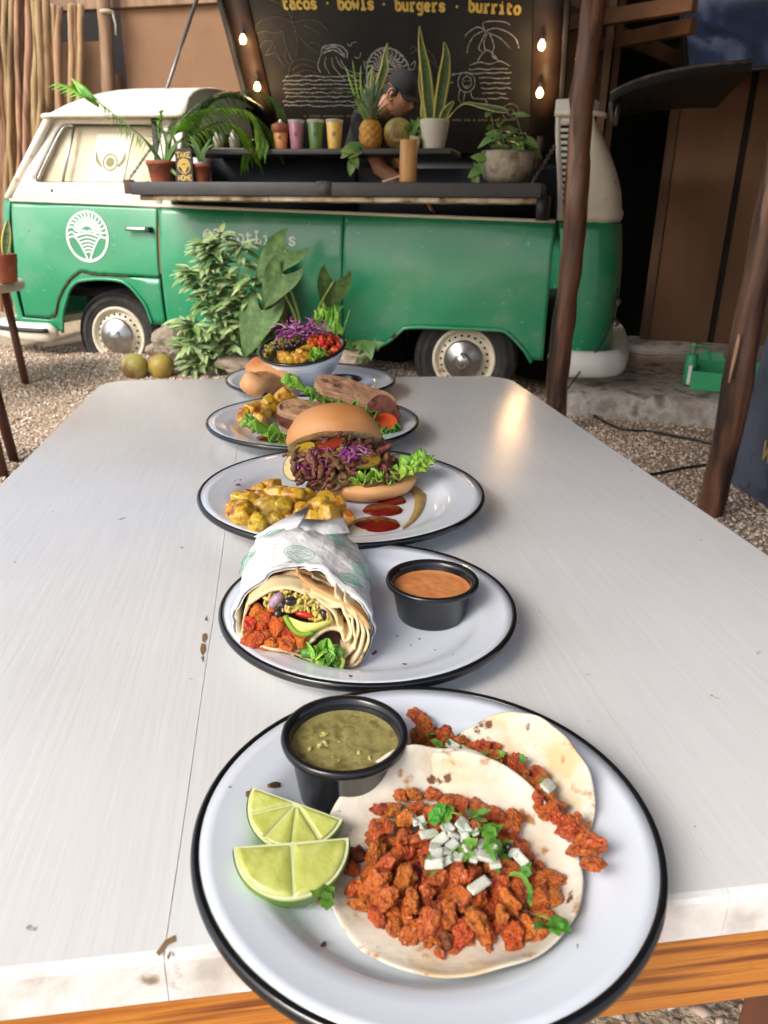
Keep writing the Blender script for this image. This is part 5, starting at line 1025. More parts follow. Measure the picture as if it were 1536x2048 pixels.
plate('p1',.0245,.3060,.1152,'nearest enamel plate, holding two tacos and lime wedges'); plate('p2',-.011,.5395,.1152,'enamel plate holding the paper wrapped burrito'); plate('p3',-.047,.802,.1570,'large enamel plate holding the burger and fried potatoes')
plate('p4',-.108,1.114,.1570,'large enamel plate holding the toasted sandwich'); plate('p5',-.141,1.420,.1570,'farthest enamel plate, under the salad bowl')
def at_plate(key,px,py,h=0):                              # pixel to a point h above the plate's surface
    z=TZ+.006
    for _ in range(8): p=atz(px,py,z+h); z=pz(key,p.x,p.y)
    return atz(px,py,z+h)
# ---- shared little shapes
def ico(sub):
    bm=bmesh.new(); bmesh.ops.create_icosphere(bm,subdivisions=sub,radius=1); V=[v.co.copy() for v in bm.verts]; F=[[v.index for v in f.verts] for f in bm.faces]; bm.free(); return V,F
I3,I4,I5=ico(3),ico(4),ico(5)
def chunk(name,mat,seed,sub=I4,amp=.32,f=1.4,sq=(1,1,.8),rough2=.10,f2=4.5,box=0):
    V=[]
    for v in sub[0]:
        w=v.copy()
        if box: m_=max(abs(w.x),abs(w.y),abs(w.z)); w=w.lerp(w/m_*.82,box)
        k=1+amp*nz(v*f,1,seed)+rough2*nz(v*f2,1,seed+5)+rough2*.5*nz(v*f2*2.3,1,seed+9)
        V.append(Vector((w.x*sq[0],w.y*sq[1],w.z*sq[2]))*k)
    return mesh(name,V,sub[1],mat)
m_soy=M('seasoned_crumble',srgb(196,88,32),srgb(218,118,48),scale=1.4,c3=srgb(156,66,28),rough=.26,rough2=.5,coat=.25,bump=.6,bscale=6,bdist=.06,sss=.12,sssr=(.0012,0,0),spots=((srgb(96,34,22),2.4,.60,.72),(srgb(214,128,50),1.2,.62,.75)),rnd=.07)
soy=[chunk('soy_chunk',m_soy,k,I5,.55,1.35,(1,random.uniform(.6,.9),random.uniform(.5,.7)),.16,2.8) for k in range(10)]
soyd=M('seasoned_crumble_dark',srgb(110,44,30),srgb(132,56,34),scale=1.6,rough=.5,bump=.4,bscale=6,bdist=.06,rnd=.15); soy2=[chunk('soy_chunk',soyd,40+k,I4,.6,1.6,(1,.7,.6),.2,3.6) for k in range(3)]
m_onion=M('raw_onion',srgb(222,224,214),srgb(202,206,188),scale=1.6,rough=.2,sss=.9,sssr=(.003,0,0),trans=.25,ior=1.35)
def onion_mesh(seed,sx_,sy_,sz_):
    random.seed(seed); b=MB(); n=7; c=random.uniform(.1,.35)
    for i in range(n):
        u=2*i/(n-1)-1
        for (y,z) in ((-1,-1),(1,-1),(1,1),(-1,1)): b.V.append(Vector((u*sx_,y*sy_*(1-.15*abs(u)),z*sz_+c*(1-u*u)*sx_*.6)))
    for i in range(n-1):
        for k in range(4): b.F.append((i*4+k,(i+1)*4+k,(i+1)*4+(k+1)%4,i*4+(k+1)%4))
    b.F+=[(3,2,1,0),tuple((n-1)*4+k for k in range(4))]; me=b.mesh('onion_dice',m_onion,False); return me
oni=[chunk('onion_dice',m_onion,150+k,I4,.10,1.2,sq,.03,3,.85) for k,sq in enumerate(((1,.85,.4),(1.3,.75,.34),(.95,.95,.36),(1.5,.7,.3),(1.15,.9,.3)))]
m_cil=M('cilantro',srgb(74,124,40),srgb(104,150,56),scale=2,rough=.45,sss=.0,rnd=.18)
def cil_mesh(seed):
    random.seed(seed); b=MB()
    for k in range(3):
        a=(k-1)*1.0+random.uniform(-.2,.2); d=Vector((math.sin(a),math.cos(a),0)); L=.8 if k!=1 else 1.0; base=Vector((0,0,0))
        rows=[]
        for i in range(6):
            t=i/5; w=.34*math.sin(math.pi*min(1,t*.85+.12))*(1+.35*(i%2)); p=base+d*L*t+Vector((0,0,.22*math.sin(2.4*t+seed)*t)); s=Vector((d.y,-d.x,.25*math.sin(seed+k)))
            rows.append((p-s*w,p+Vector((0,0,-.05)),p+s*w))
        k0=len(b.V); b.V+= [v for r in rows for v in r]
        for i in range(5):
            for j in range(2): a_=k0+i*3+j; b.F.append((a_,a_+3,a_+4,a_+1))
    b.tube([Vector((0,0,0)),Vector((.03,-.4,.05)),Vector((.0,-.8,.0))],[.05,.045,.04],5); return b.mesh('cilantro_leaf',m_cil)
cil=[cil_mesh(k) for k in range(5)]
def strip_mesh(seed,L=1,w=.2,amp=.25):
    random.seed(seed); P=[Vector((t-.5,amp*math.sin(seed+3*t)*.6,amp*math.sin(seed*2+4*t))) for t in np.linspace(0,1,8)]; return blade(MB(),P,[w*.5]+[w]*6+[w*.5],(0,0,1),.2,3)
ci_strip=[strip_mesh(k,1,.16,.3).mesh('herb_strip',m_cil) for k in range(3)]
def inpoly(x,y,P):
    c=False; n=len(P)
    for i in range(n):
        a,b_=P[i],P[i-1]
        if (a[1]>y)!=(b_[1]>y) and x<(b_[0]-a[0])*(y-a[1])/(b_[1]-a[1])+a[0]: c=not c
    return c
def spread(poly,n,dmin,seed=0):
    random.seed(seed); xs=[p[0] for p in poly]; ys=[p[1] for p in poly]; out=[]; tr=0
    while len(out)<n and tr<6000:
        tr+=1; x=random.uniform(min(xs),max(xs)); y=random.uniform(min(ys),max(ys))
        if inpoly(x,y,poly) and all((x-a)**2+(y-b_)**2>dmin*dmin for a,b_ in out): out.append((x,y))
    return out
# ---- ramekins
m_ram=M('black_melamine',(.008,.0085,.010),(.012,.0125,.014),scale=20,rough=.17)
def ramekin(key,px,py,label,sal,sal_label,level=.72,R=.0355,H=.040,chunks=None,pos=None):
    p=pos or at_plate(key,px,py); t=thing('sauce_cup',label,'cup',(p.x,p.y,pz(key,p.x,p.y)))
    MB().lathe([(0,.001),(R*.70,0),(R*.73,.002),(R*.86,H*.80),(R*.90,H*.84),(R*.985,H*.88),(R,H*.93),(R*.985,H*.985),(R*.93,H),(R*.87,H*.97),(R*.84,H*.88),(R*.74,H*.15),(R*.68,H*.1),(0,H*.1)],64).build('cup_body',m_ram,t)
    b=MB(); r=R*(.74+.10*(level-.15)/.73)+.0006; n=40; b.V=[Vector((0,0,H*level))]
    for i in range(1,13):
        for j in range(n):
            a=2*math.pi*j/n; q=r*i/12; x,y=q*math.cos(a),q*math.sin(a); b.V.append(Vector((x,y,H*level+(.0011*nz((x*190,y*190,R*99))+.0007*nz((x*420,y*420,3)) if i<12 else .0009))))
    b.F=[(0,1+j,1+(j+1)%n) for j in range(n)]+[(1+(i-1)*n+j,1+i*n+j,1+i*n+(j+1)%n,1+(i-1)*n+(j+1)%n) for i in range(1,12) for j in range(n)]
    o=b.build('sauce',sal,t); o['label']=sal_label
    if chunks:
        for k in range(14):
            a=random.uniform(0,6.28); q=r*.75*math.sqrt(random.random()); inst(chunks[k%len(chunks)],'sauce_bit',o,loc=(q*math.cos(a)*.9,q*math.sin(a)*.7-.004,H*level-.0005),rot=rrot(),scale=random.uniform(.0012,.0026))
    return t
m_verde=M('green_salsa',srgb(136,128,74),srgb(156,146,92),scale=130,c3=srgb(118,110,62),rough=.18,coat=.5,bump=.2,bscale=300,sss=.3,sssr=(.0015,0,0)); m_seed=M('salsa_bit',srgb(186,176,106),srgb(170,160,96),scale=2,rough=.3,sss=.3,sssr=(.001,0,0)); seedm=[chunk('sauce_bit',m_seed,60,I3,.3,1.5,(1,.8,.4))]
m_chip2=M('orange_sauce',srgb(206,132,78),srgb(216,146,92),scale=40,rough=.25,coat=.3,sss=.2,sssr=(.0015,0,0))
ramekin('p1',690,1540,'black sauce cup of green salsa on the taco plate',m_verde,'chunky green salsa',.80,.0352,.041,seedm,pos=Vector((-.0195,.3465,0)))
ramekin('p2',865,1215,'black sauce cup of orange sauce on the burrito plate',m_chip2,'smooth orange sauce',.74,.0378,.0340,pos=Vector((.040,.5535,0)))
ramekin('p5',680,780,'small black sauce cup on the farthest plate',m_ram,'dark sauce',.4,.034,.032,pos=Vector((-.078,1.372,0)))
# ---- lime wedges
m_peel=M('lime_peel',srgb(98,138,34),srgb(126,162,48),scale=60,rough=.35,bump=.3,bscale=500,bdist=.001); m_pith=M('lime_pith',srgb(206,212,164),srgb(194,200,140),scale=80,rough=.5,sss=.15,sssr=(.0015,0,0)); m_pulp=M('lime_pulp',srgb(166,172,82),srgb(192,196,112),scale=120,stretch=(1,1,1),rough=.14,coat=.5,sss=.25,sssr=(.003,0,0),bump=.35,bscale=420,bdist=.0012)
def lime(c,face,up,r,label,h=1.0,segs=4,a0=0):
    face=Vector(face).normalized(); up=Vector(up); up=(up-face*up.dot(face)).normalized(); rt=up.cross(face).normalized(); q=lambda x,y,z: Vector(c)+rt*x+up*y+face*z
    t=thing('lime_wedge',label,'lime',c); n,m=30,12; b=MB()
    for i in range(n+1):                               # quarter ellipsoid: half-disc face (y<0) and the plane y=0
        a=math.pi+math.pi*i/n
        for j in range(m+1):
            e=math.pi/2*j/m; b.V.append(q(r*math.cos(a)*math.cos(e),r*math.sin(a)*math.cos(e)*h,-r*1.0*math.sin(e)))
    b.F=[(i*(m+1)+j,(i+1)*(m+1)+j,(i+1)*(m+1)+j+1,i*(m+1)+j+1) for i in range(n) for j in range(m)]; b.build('peel',m_peel,t,world=True)
    b=MB(); k=[q(.97*r*math.cos(math.pi+math.pi*i/n),.97*r*math.sin(math.pi+math.pi*i/n)*h,.0006) for i in range(n+1)]; b.add(k+[q(.99*r*math.cos(math.pi+math.pi*i/n),.99*r*math.sin(math.pi+math.pi*i/n)*h,-.002) for i in range(n+1)],[tuple(range(n+1))]+[(i,n+1+i,n+2+i,i+1) for i in range(n)])
    top=[q(.98*r*math.cos(math.pi*i/n),.0,-.98*r*math.sin(math.pi*i/n)+.0006) for i in range(n+1)]; b.add(top,[tuple(range(n+1))]); b.build('pith',m_pith,t,world=True,smooth=False)
    for s in range(segs):
        a1=math.pi+math.pi*s/segs; a2=math.pi+math.pi*(s+1)/segs; am=(a1+a2)/2; P=[]
        k1=.045; P.append((math.cos(am)*.05*r,math.sin(am)*.05*r))
        for w in np.linspace(a1+.014,a2-.014,10): P.append((.915*r*math.cos(w),.915*r*math.sin(w)))
        P=[Vector((x,y*h-.0005,0)) for x,y in P]; P=rpoly(P,.0012,3); cx=sum(P,Vector())/len(P); V=[q(p.x,p.y,.0008) for p in P]+[q(*(p.lerp(cx,.10).xy),.0017) for p in P]+[q(*(p.lerp(cx,.35).xy),.0020) for p in P]+[q(cx.x,cx.y,.0021)]; n_=len(P)
        F=[(l*n_+i,l*n_+(i+1)%n_,(l+1)*n_+(i+1)%n_,(l+1)*n_+i) for l in range(2) for i in range(n_)]+[(2*n_+i,2*n_+(i+1)%n_,3*n_) for i in range(n_)]
        ob('pulp_segment',V,F,m_pulp,t,world=True)
    for s in range(2):                                 # pulp on the second cut plane
        P=[Vector((x,z,0)) for x,z in [((-.86+ .9*s)*r,-.06*r),((-.06+.92*s)*r,-.06*r)]]; P=[Vector(((s-.5)*2*.06*r,-.08*r,0))]+[Vector((.87*r*math.cos(w),-.87*r*abs(math.sin(w)),0)) for w in (np.linspace(.14,1.45,8) if s else np.linspace(math.pi-.14,math.pi-1.45,8))]
        cx=sum(P,Vector())/len(P); V=[q(p.x,.0008,p.y) for p in P]+[q(p.lerp(cx,.12).x,.0018,p.lerp(cx,.12).y) for p in P]; n_=len(P); ob('pulp_segment',V,[(i,(i+1)%n_,n_+(i+1)%n_,n_+i) for i in range(n_)]+[tuple(range(n_,2*n_))],m_pulp,t,world=True)
    return t
def facing(x,y,lift=0): return (CAM-Vector((x,y,TZ))).normalized()
p=at_plate('p1',594,1607,.0235); lime(p,(-.04,-.36,.93),(.34,.85,.40),.0262,'lime wedge beside the salsa cup, the far one of two',.95,5)
p=at_plate('p1',584,1686,.0225); lime(p,(.06,-.30,.95),(-.13,.92,.36),.0282,'lime wedge in front of the other, nearest the plate edge',.98,2)
# ---- tacos
m_tort=M('corn_tortilla',srgb(206,198,178),srgb(220,213,196),scale=55,rough=.8,bump=.5,bscale=150,bdist=.0014,sss=.12,sssr=(.0015,0,0),spots=((srgb(202,176,134),30,.54,.70),(srgb(176,128,80),95,.60,.68),(srgb(108,68,42),62,.665,.70),(srgb(222,150,80),24,.66,.74)))
def tortilla(t,key,c,r,yaw,t0,ang,lift=.0015,wave=.003,seed=0,name='tortilla',droop=0,rx=1.0):
    b=MB(); nr,na=16,64; d=Vector((-math.sin(yaw),math.cos(yaw),0)); s=Vector((d.y,-d.x,0)); rho=(r-t0)/R_(ang)
    b.V=[None]; 
    def P(u,v):
        tt=v
        if tt>t0: a=(tt-t0)/rho; yy=t0+rho*math.sin(a); zz=rho*(1-math.cos(a))
        else: yy=tt; zz=0
        p=Vector(c)+s*u*rx+d*yy; rr_=math.hypot(u,v)/r; base=pz(key,p.x,p.y)
        base = base if zz<.004 else min(base,TZ+.016)
        return Vector((p.x,p.y,base+zz*(1+.15*nz((u*30,v*30,seed)))+lift+wave*rr_**2*nz((u*38,v*38,seed+3))+.0015*rr_*nz((u*90,v*90,seed))+.002*rr_**3))
    b.V[0]=P(0,0)
    for i in range(1,nr+1):
        for j in range(na): a=2*math.pi*j/na; q=r*i/nr*(1+(.022*nz((math.cos(a)*3,math.sin(a)*3,seed))+.010*nz((math.cos(a)*9,math.sin(a)*9,seed)) if i==nr else 0)); b.V.append(P(q*math.cos(a),q*math.sin(a)))
    b.F=[(0,1+j,1+(j+1)%na) for j in range(na)]+[(1+(i-1)*na+j,1+i*na+j,1+i*na+(j+1)%na,1+(i-1)*na+(j+1)%na) for i in range(1,nr) for j in range(na)]
    return b.build(name,m_tort,t,world=True,solid=.0018,soff=1,sub=1)
tc1=(.0365,.2865,0)
taco=thing('taco','front taco topped with diced onion and cilantro','taco',(tc1[0],tc1[1],TZ+.005)); 
tA=tortilla(taco,'p1',(.033,.294,0),.0625,.22,-.002,70,.0008,.003,8); tB=tortilla(taco,'p1',tc1,.0635,-.12,.002,58,.0034,.004,3)
def tz1(u,v):                                          # height of the filling surface on the front taco
    return pz('p1',u,v)+.006+max(0,(v-.29))*.35
def onto(px,py,h,f):
    z=TZ+.012
    for _ in range(8): p=atz(px,py,z+h); z=f(p.x,p.y)
    return atz(px,py,z+h)
poly=[(735,1625),(800,1590),(850,1585),(890,1590),(960,1610),(1010,1640),(1045,1690),(1090,1730),(1122,1770),(1118,1810),(1085,1850),(1050,1875),(980,1880),(930,1870),(860,1895),(810,1870),(760,1845),(720,1815),(690,1790),(685,1745),(700,1715),(740,1690),(745,1660)]
for k,(x,y) in enumerate(spread(poly,105,27,4)):
    s=random.uniform(.0040,.0076); inst(random.choice(soy) if random.random()<.9 else random.choice(soy2),'crumble_piece',taco,world=True,loc=onto(x,y,s*.35,tz1),rot=rrot(.7),scale=s)
inner=[(760,1640),(880,1610),(990,1680),(1040,1770),(1000,1840),(850,1850),(760,1800),(740,1720)]
for x,y in spread(inner,44,32,9): s=random.uniform(.0044,.0076); inst(random.choice(soy),'crumble_piece',taco,world=True,loc=onto(x,y,.0085,tz1),rot=rrot(),scale=s)
for x,y in [(650,1806),(905,1905),(838,1882),(978,1900),(940,1885),(880,1912)]: inst(random.choice(soy),'crumble_piece',taco,world=True,loc=onto(x,y,.0005,tz1),rot=rrot(),scale=random.uniform(.0018,.0036))
random.seed(12)
for x,y,s in [(826,1634,.0045),(845,1650,.0042),(858,1668,.005),(925,1648,.0052),(880,1680,.005),(905,1690,.0048),(875,1712,.0055),(868,1728,.0055),(940,1700,.005),(962,1690,.0046),(975,1712,.006),(958,1770,.0055),(1040,1716,.005),(930,1660,.005),(990,1728,.0045),(895,1655,.0045),(915,1715,.005),(950,1660,.004),(838,1642,.004),(870,1696,.0045),(890,1702,.0045),(930,1684,.005),(950,1712,.0045),(985,1696,.0045),(905,1668,.005),(890,1724,.0045),(1028,1706,.004)]: inst(random.choice(oni),'onion_dice',taco,world=True,loc=onto(x,y,.0165 if 850<x<1000 else .012,tz1),rot=rrot(.7),scale=s*.78)
for x,y,s in [(880,1632,.008),(900,1625,.007),(862,1640,.006),(950,1640,.0085),(965,1660,.009),(990,1680,.008),(930,1690,.006),(980,1705,.006),(1010,1730,.007),(1040,1740,.006),(1105,1840,.008),(1092,1850,.007),(640,1795,.008),(960,1630,.006),(920,1705,.006),(1000,1690,.006)]: inst(random.choice(cil),'cilantro_leaf',taco,world=True,loc=onto(x,y,.0185 if 850<x<1000 else .010,tz1),rot=rrot(.6),scale=s*1.15)
for x,y,s,a in [(868,1710,.014,1.5),(858,1745,.010,.9),(985,1720,.012,-.9),(1040,1770,.013,-.8),(1062,1790,.012,-1.3)]:
    from mathutils import Euler
    inst(random.choice(ci_strip),'herb_strip',taco,world=True,loc=onto(x,y,.0195,tz1),rot=Euler((.3,.2,a)),scale=s)
m_bean=M('black_bean',(.018,.016,.018),(.03,.026,.028),scale=2,rough=.2,coat=.3); bean=chunk('black_bean',m_bean,70,I3,.08,1.2,(1.3,.85,.8),.02); inst(bean,'black_bean',taco,world=True,loc=onto(1017,1698,.009,tz1),rot=rrot(),scale=.0034)
tc2=(.064,.330,0)
taco2=thing('taco','rear taco half hidden behind the front taco','taco',(tc2[0],tc2[1],TZ+.008)); tortilla(taco2,'p1',tc2,.0525,-.62,.004,58,.002,.003,15)
def tz2(u,v): return pz('p1',u,v)+.008
P2=[(835,1430),(855,1445),(860,1500),(835,1490)],[(880,1470),(1000,1495),(1010,1525),(930,1510),(870,1500)],[(1030,1530),(1075,1545),(1120,1620),(1165,1650),(1190,1690),(1185,1730),(1150,1700),(1100,1640),(1050,1580)]
for k,(po_,n) in enumerate(zip(P2,(7,14,30))):
    for x,y in spread(po_,n,20,k+30): s=random.uniform(.0042,.0068); inst(random.choice(soy),'crumble_piece',taco2,world=True,loc=onto(x,y,s*.6+(.006 if k else .002),tz2),rot=rrot(),scale=s)
for x,y,s in [(900,1480,.007),(880,1490,.008),(865,1470,.006),(1000,1515,.007),(975,1505,.007),(1040,1520,.006),(1085,1560,.005)]: inst(random.choice(cil),'cilantro_leaf',taco2,world=True,loc=onto(x,y,.014,tz2),rot=rrot(.6),scale=s*.8)
for x,y in ((905,1492),(1096,1572),(935,1500)): inst(random.choice(oni),'onion_dice',taco2,world=True,loc=onto(x,y,.013,tz2),rot=rrot(.7),scale=.0045)
# crumbs on the plates
crm=chunk('crumb',M('dark_crumb',srgb(70,60,40),srgb(110,50,30),scale=2,rough=.6,rnd=.2),75,I3,.4,1.6,(1.5,.7,.4))
for key,x,y,s in [('p1',645,1892,.0016),('p1',497,1588,.0028),('p1',548,1570,.003),('p1',460,1574,.0007),('p1',1255,1570,.0008),('p2',747,1307,.0022),('p2',808,1328,.0014),('p2',795,1272,.0010),('p2',838,1278,.0009),('p2',700,1352,.0014),('p3',474,970,.0025),('p3',480,960,.0012),('p3',470,962,.001),('p2',822,1290,.0007),('p2',870,1300,.0007)]:
    q=at_plate(key,x,y); tag(inst(crm,'crumb',None,loc=q,rot=rrot(.4),scale=s),'tiny dark crumb lying on a white plate','crumb','crumbs scattered on the plates')
# ---- burrito
m_flour=M('flour_tortilla',srgb(222,196,146),srgb(236,216,172),scale=60,c3=srgb(206,172,116),rough=.65,bump=.3,bscale=180,bdist=.0012,sss=.12,sssr=(.0015,0,0),spots=((srgb(166,108,58),36,.55,.66),(srgb(92,52,30),52,.62,.68)))
m_flour2=M('flour_tortilla_inner',srgb(238,220,176),srgb(226,202,150),scale=70,rough=.6,bump=.2,bscale=200,bdist=.001,sss=.2,sssr=(.002,0,0))
m_wrap=M('wrap_paper',srgb(236,236,234),srgb(228,228,226),scale=30,rough=.55,bump=.7,bscale=70,bdetail=3,bdist=.004,spots=((srgb(214,180,120),34,.67,.74),))
bur=thing('burrito','cut burrito in white printed paper showing its filling','burrito',(-.058,.54,TZ+.006))
BP=Vector((-.055,.468,TZ+.0085)); BN=Vector((.04,-.84,.54)).normalized(); BAX=Vector((-.085,.95,.015)).normalized()
def bf(x,y,e=0): return atplane(x,y,BP,BN)+BN*e
fo=[(486,1295),(483,1255),(491,1222),(510,1198),(538,1184),(575,1177),(614,1182),(658,1198),(702,1221),(729,1246),(740,1275),(733,1302),(716,1330),(690,1336),(655,1330),(610,1330),(560,1327),(510,1308)]
L0=loop([bf(x,y) for x,y in fo],72); cen=sum(L0,Vector())/len(L0)
def bsec(s,sc=1.0,out=0,lift=0):
    c=cen+BAX*s; res=[]
    for i,v in enumerate(L0):
        o=(v-cen); o2=o-BAX*o.dot(BAX)*(min(1,s/.05)*.9) ; res.append(c+o2*sc+o2.normalized()*out+Vector((0,0,lift)))
    return [Vector((v.x,v.y,max(v.z,pz('p2',v.x,v.y)+.0012))) for v in res]
loops=[bsec(s,1-.12*max(0,(s-.03)/.12)) for s in (.0,.006,.015,.03,.05,.065,.078,.088)]
MB().loft(loops,False,True).build('tortilla',m_flour,bur,world=True,solid=.0016,soff=-1)
back=[cen+BAX*.022+(v-cen)*.985 for v in L0]; MB().add(back,[tuple(range(len(back)))]).build('filling_base',M('filling_gap_shade',srgb(78,40,22),srgb(110,66,34),scale=160,rough=.5,bump=.5,bscale=300),bur,world=True,smooth=False)  # backing coloured dark so the gaps between chunks look shaded
# rolled layers at the right of the cut
def curtain(px,th=.0021,dep=.030,name='tortilla_fold',e=.002,mat=None):
    th*=.72
    P=cr([bf(x,y,e) for x,y in px],5); b=MB(); n=5
    for i,p in enumerate(P):
        for k in range(n): b.V.append(p+BAX*dep*k/(n-1)+Vector((.0008*nz(p*140,1,k),0,.0008*nz(p*140,1,k+3))))
    b.F=[(i*n+k,(i+1)*n+k,(i+1)*n+k+1,i*n+k+1) for i in range(len(P)-1) for k in range(n-1)]
    return b.build(name,mat or m_flour2,bur,world=True,solid=th,soff=0)
curtain([(486,1298),(520,1315),(550,1322),(585,1312),(615,1290),(640,1268),(662,1258),(682,1264),(690,1282),(700,1278),(702,1258),(690,1228),(682,1205),(670,1195)],.0030)
curtain([(572,1325),(545,1327),(560,1318),(600,1300),(632,1278)],.0026); curtain([(618,1192),(642,1203),(660,1215),(686,1215),(694,1232),(704,1238),(706,1262),(712,1285),(700,1305),(684,1318)],.0026)
curtain([(622,1186),(656,1201),(694,1220),(718,1243),(727,1272),(720,1300),(702,1332)],.0038,e=.001); curtain([(636,1200),(668,1228),(676,1250),(686,1262)],.0024)
curtain([(690,1205),(712,1232),(716,1262),(708,1300)],.0026); curtain([(496,1212),(540,1184),(580,1180),(615,1192),(650,1222),(664,1250)],.0022,.022)
# overlapping top flap, browned
FL=[bf(x,y,.001)+BAX*o+Vector((0,0,.0022)) for x,y,o in ((588,1178,.034),(600,1180,.016),(622,1184,.005),(658,1198,.0),(702,1221,0),(729,1246,0),(739,1268,.004),(741,1280,.01))]
m_brownt=M('browned_tortilla',srgb(196,142,82),srgb(222,182,124),scale=50,rough=.65,bump=.3,bscale=160,bdist=.0012,spots=((srgb(104,58,30),50,.54,.64),(srgb(60,32,20),70,.64,.70)))
b=MB(); n=6; Q=cr(FL,4)
for p in Q:
    for k in range(n): b.V.append(p+BAX*.034*k/(n-1)+Vector((0,0,-.0009*k)))
b.F=[(i*n+k,(i+1)*n+k,(i+1)*n+k+1,i*n+k+1) for i in range(len(Q)-1) for k in range(n-1)]; b.build('tortilla_flap',m_brownt,bur,world=True,solid=.002,soff=0)
random.seed(31)
def face_bit(meshes,name,x,y,s,e=.004,rot=None): return inst(random.choice(meshes),name,bur,world=True,loc=bf(x,y,e),rot=rot or rrot(),scale=s)
m_soyo=M('orange_chunk',srgb(196,84,28),srgb(218,108,42),scale=1.4,c3=srgb(150,56,22),rough=.4,bump=.5,bscale=6,bdist=.05,sss=.15,sssr=(.0012,0,0),rnd=.1); soyo=[chunk('orange_chunk',m_soyo,80+k,I5,.30,1.2,(1,.9,.85),.10,3.4,.35) for k in range(5)]
for x,y,s in [(516,1226,.0085),(535,1236,.006),(503,1246,.0075),(524,1253,.007),(512,1281,.0108),(556,1254,.0108),(544,1292,.0100),(577,1288,.0098),(604,1284,.0085),(533,1270,.006),(574,1268,.006),(498,1266,.006),(590,1268,.006),(560,1300,.007),(528,1300,.007),(516,1243,.006),(540,1222,.006),(494,1284,.007)]: face_bit(soyo,'orange_chunk',x,y,s*.74,random.uniform(-.001,.003))
m_rice=M('yellow_rice',srgb(206,190,110),srgb(188,162,76),scale=2,rough=.4,rnd=.15); rice=chunk('rice_grain',m_rice,90,I3,.1,1.2,(1.9,.8,.7),.04)
for x,y in spread([(530,1195),(570,1183),(610,1190),(650,1225),(664,1248),(640,1244),(600,1222),(570,1222),(548,1225),(530,1212)],85,6,5): face_bit([rice],'rice_grain',x,y,random.uniform(.0014,.0022),random.uniform(-.001,.003))
m_beanp=M('purple_bean',srgb(150,120,134),srgb(176,150,160),scale=2.5,rough=.35); beanp=chunk('purple_bean',m_beanp,71,I3,.06,1.2,(1.4,.8,.8),.02)
face_bit([beanp],'bean',552,1202,.0052,.003,Euler((0,-.9,.2))); face_bit([bean],'bean',583,1203,.0042,.003); face_bit([bean],'bean',556,1228,.0036,.002); face_bit([bean],'bean',648,1228,.003,.002); face_bit([bean],'bean',566,1214,.0034,0)
m_tom=M('red_pepper',srgb(196,40,24),srgb(214,62,36),scale=80,rough=.18,coat=.5,sss=.2,sssr=(.0015,0,0)); P=[bf(x,y,.004) for x,y in ((583,1228),(595,1219),(620,1224),(636,1234),(630,1238),(605,1238))]; c_=sum(P,Vector())/6; V=P+[c_+BN*.002]; ob('red_pepper_slice',V+[p-BN*.012 for p in P],[(i,(i+1)%6,6) for i in range(6)]+[(i,7+i,7+(i+1)%6,(i+1)%6) for i in range(6)],m_tom,bur,world=True,sub=2)
m_avo=M('avocado_flesh',srgb(214,208,96),srgb(226,222,130),scale=50,rough=.4,sss=.3,sssr=(.002,0,0),spots=((srgb(150,180,60),30,.55,.7),)); m_avog=M('avocado_green',srgb(128,160,48),rough=.4,sss=.2,sssr=(.0015,0,0))
ap=[(572,1232),(590,1240),(620,1246),(650,1244),(668,1240),(662,1247),(640,1258),(618,1268),(600,1268),(585,1256)]; P=loop([bf(x,y,.0055) for x,y in ap],30); c_=sum(P,Vector())/30
ob('avocado_slice',P+[p.lerp(c_,.3)+BN*.0018 for p in P]+[c_+BN*.002]+[p-BN*.014 for p in P],[(i,(i+1)%30,30+(i+1)%30,30+i) for i in range(30)]+[(30+i,30+(i+1)%30,60) for i in range(30)]+[(i,61+i,61+(i+1)%30,(i+1)%30) for i in range(30)],m_avo,bur,world=True)
MB().tube([p+BN*.0002 for p in P[20:]+P[:1]],.0022,6).build('avocado_rind',m_avog,bur,world=True)
# ---- lettuce
m_let=M('green_lettuce',srgb(108,160,46),srgb(144,188,70),scale=26,rough=.42,rnd=.1,spots=((srgb(182,206,116),18,.6,.75),)); m_letd=M('dark_lettuce',srgb(62,112,34),srgb(92,144,50),scale=50,rough=.4,rnd=.12)
def frill(P,up,W,amp,seed,mat,parent,name='lettuce_leaf',nu=90,nv=9,freq=9,solid=.0007):  # P: root line; up: growth direction
    P=cr(P,12); b=MB(); up=Vector(up).normalized()
    for i in range(nu):
        u=i/(nu-1); f_=u*(len(P)-1); k=min(len(P)-2,int(f_)); p=P[k].lerp(P[k+1],f_-k); t=(P[k+1]-P[k]).normalized(); nn=t.cross(up).normalized(); e=math.sin(math.pi*u)**.35
        for j in range(nv):
            v=j/(nv-1); w=W*e*(1+.25*nz((u*7,seed,0)))
            q=p+up*w*v+nn*(amp*v**1.8*(math.sin(freq*6.28*u+seed)+.7*math.sin(freq*2.3*6.28*u+seed*2)*v)+W*.25*v*v*nz((u*3,seed,5)))+t*(amp*.6*v*v*math.sin(freq*1.6*6.28*u+seed*3))
            b.V.append(q+up*amp*.5*v*math.sin(freq*3.1*6.28*u+seed))
    b.F=[(i*nv+j,(i+1)*nv+j,(i+1)*nv+j+1,i*nv+j+1) for i in range(nu-1) for j in range(nv-1)]
    return b.build(name,mat,parent,world=True,solid=solid,soff=0)
for k in range(9):
    x=624+random.uniform(0,60); y=random.uniform(1300,1326); P=[bf(x,y+5,.001),bf(x+random.uniform(-8,8),y-7,.006),bf(x+random.uniform(-14,14),y-16,.002)]; Q=cr(P,4); blade(MB(),Q,lw(1,len(Q),.5,random.uniform(.010,.017)),BN+Vector((random.gauss(0,.5),0,random.gauss(0,.4))),.5,5).build('lettuce_shred',m_letd if k%2 else m_let,bur,world=True,solid=.0005)
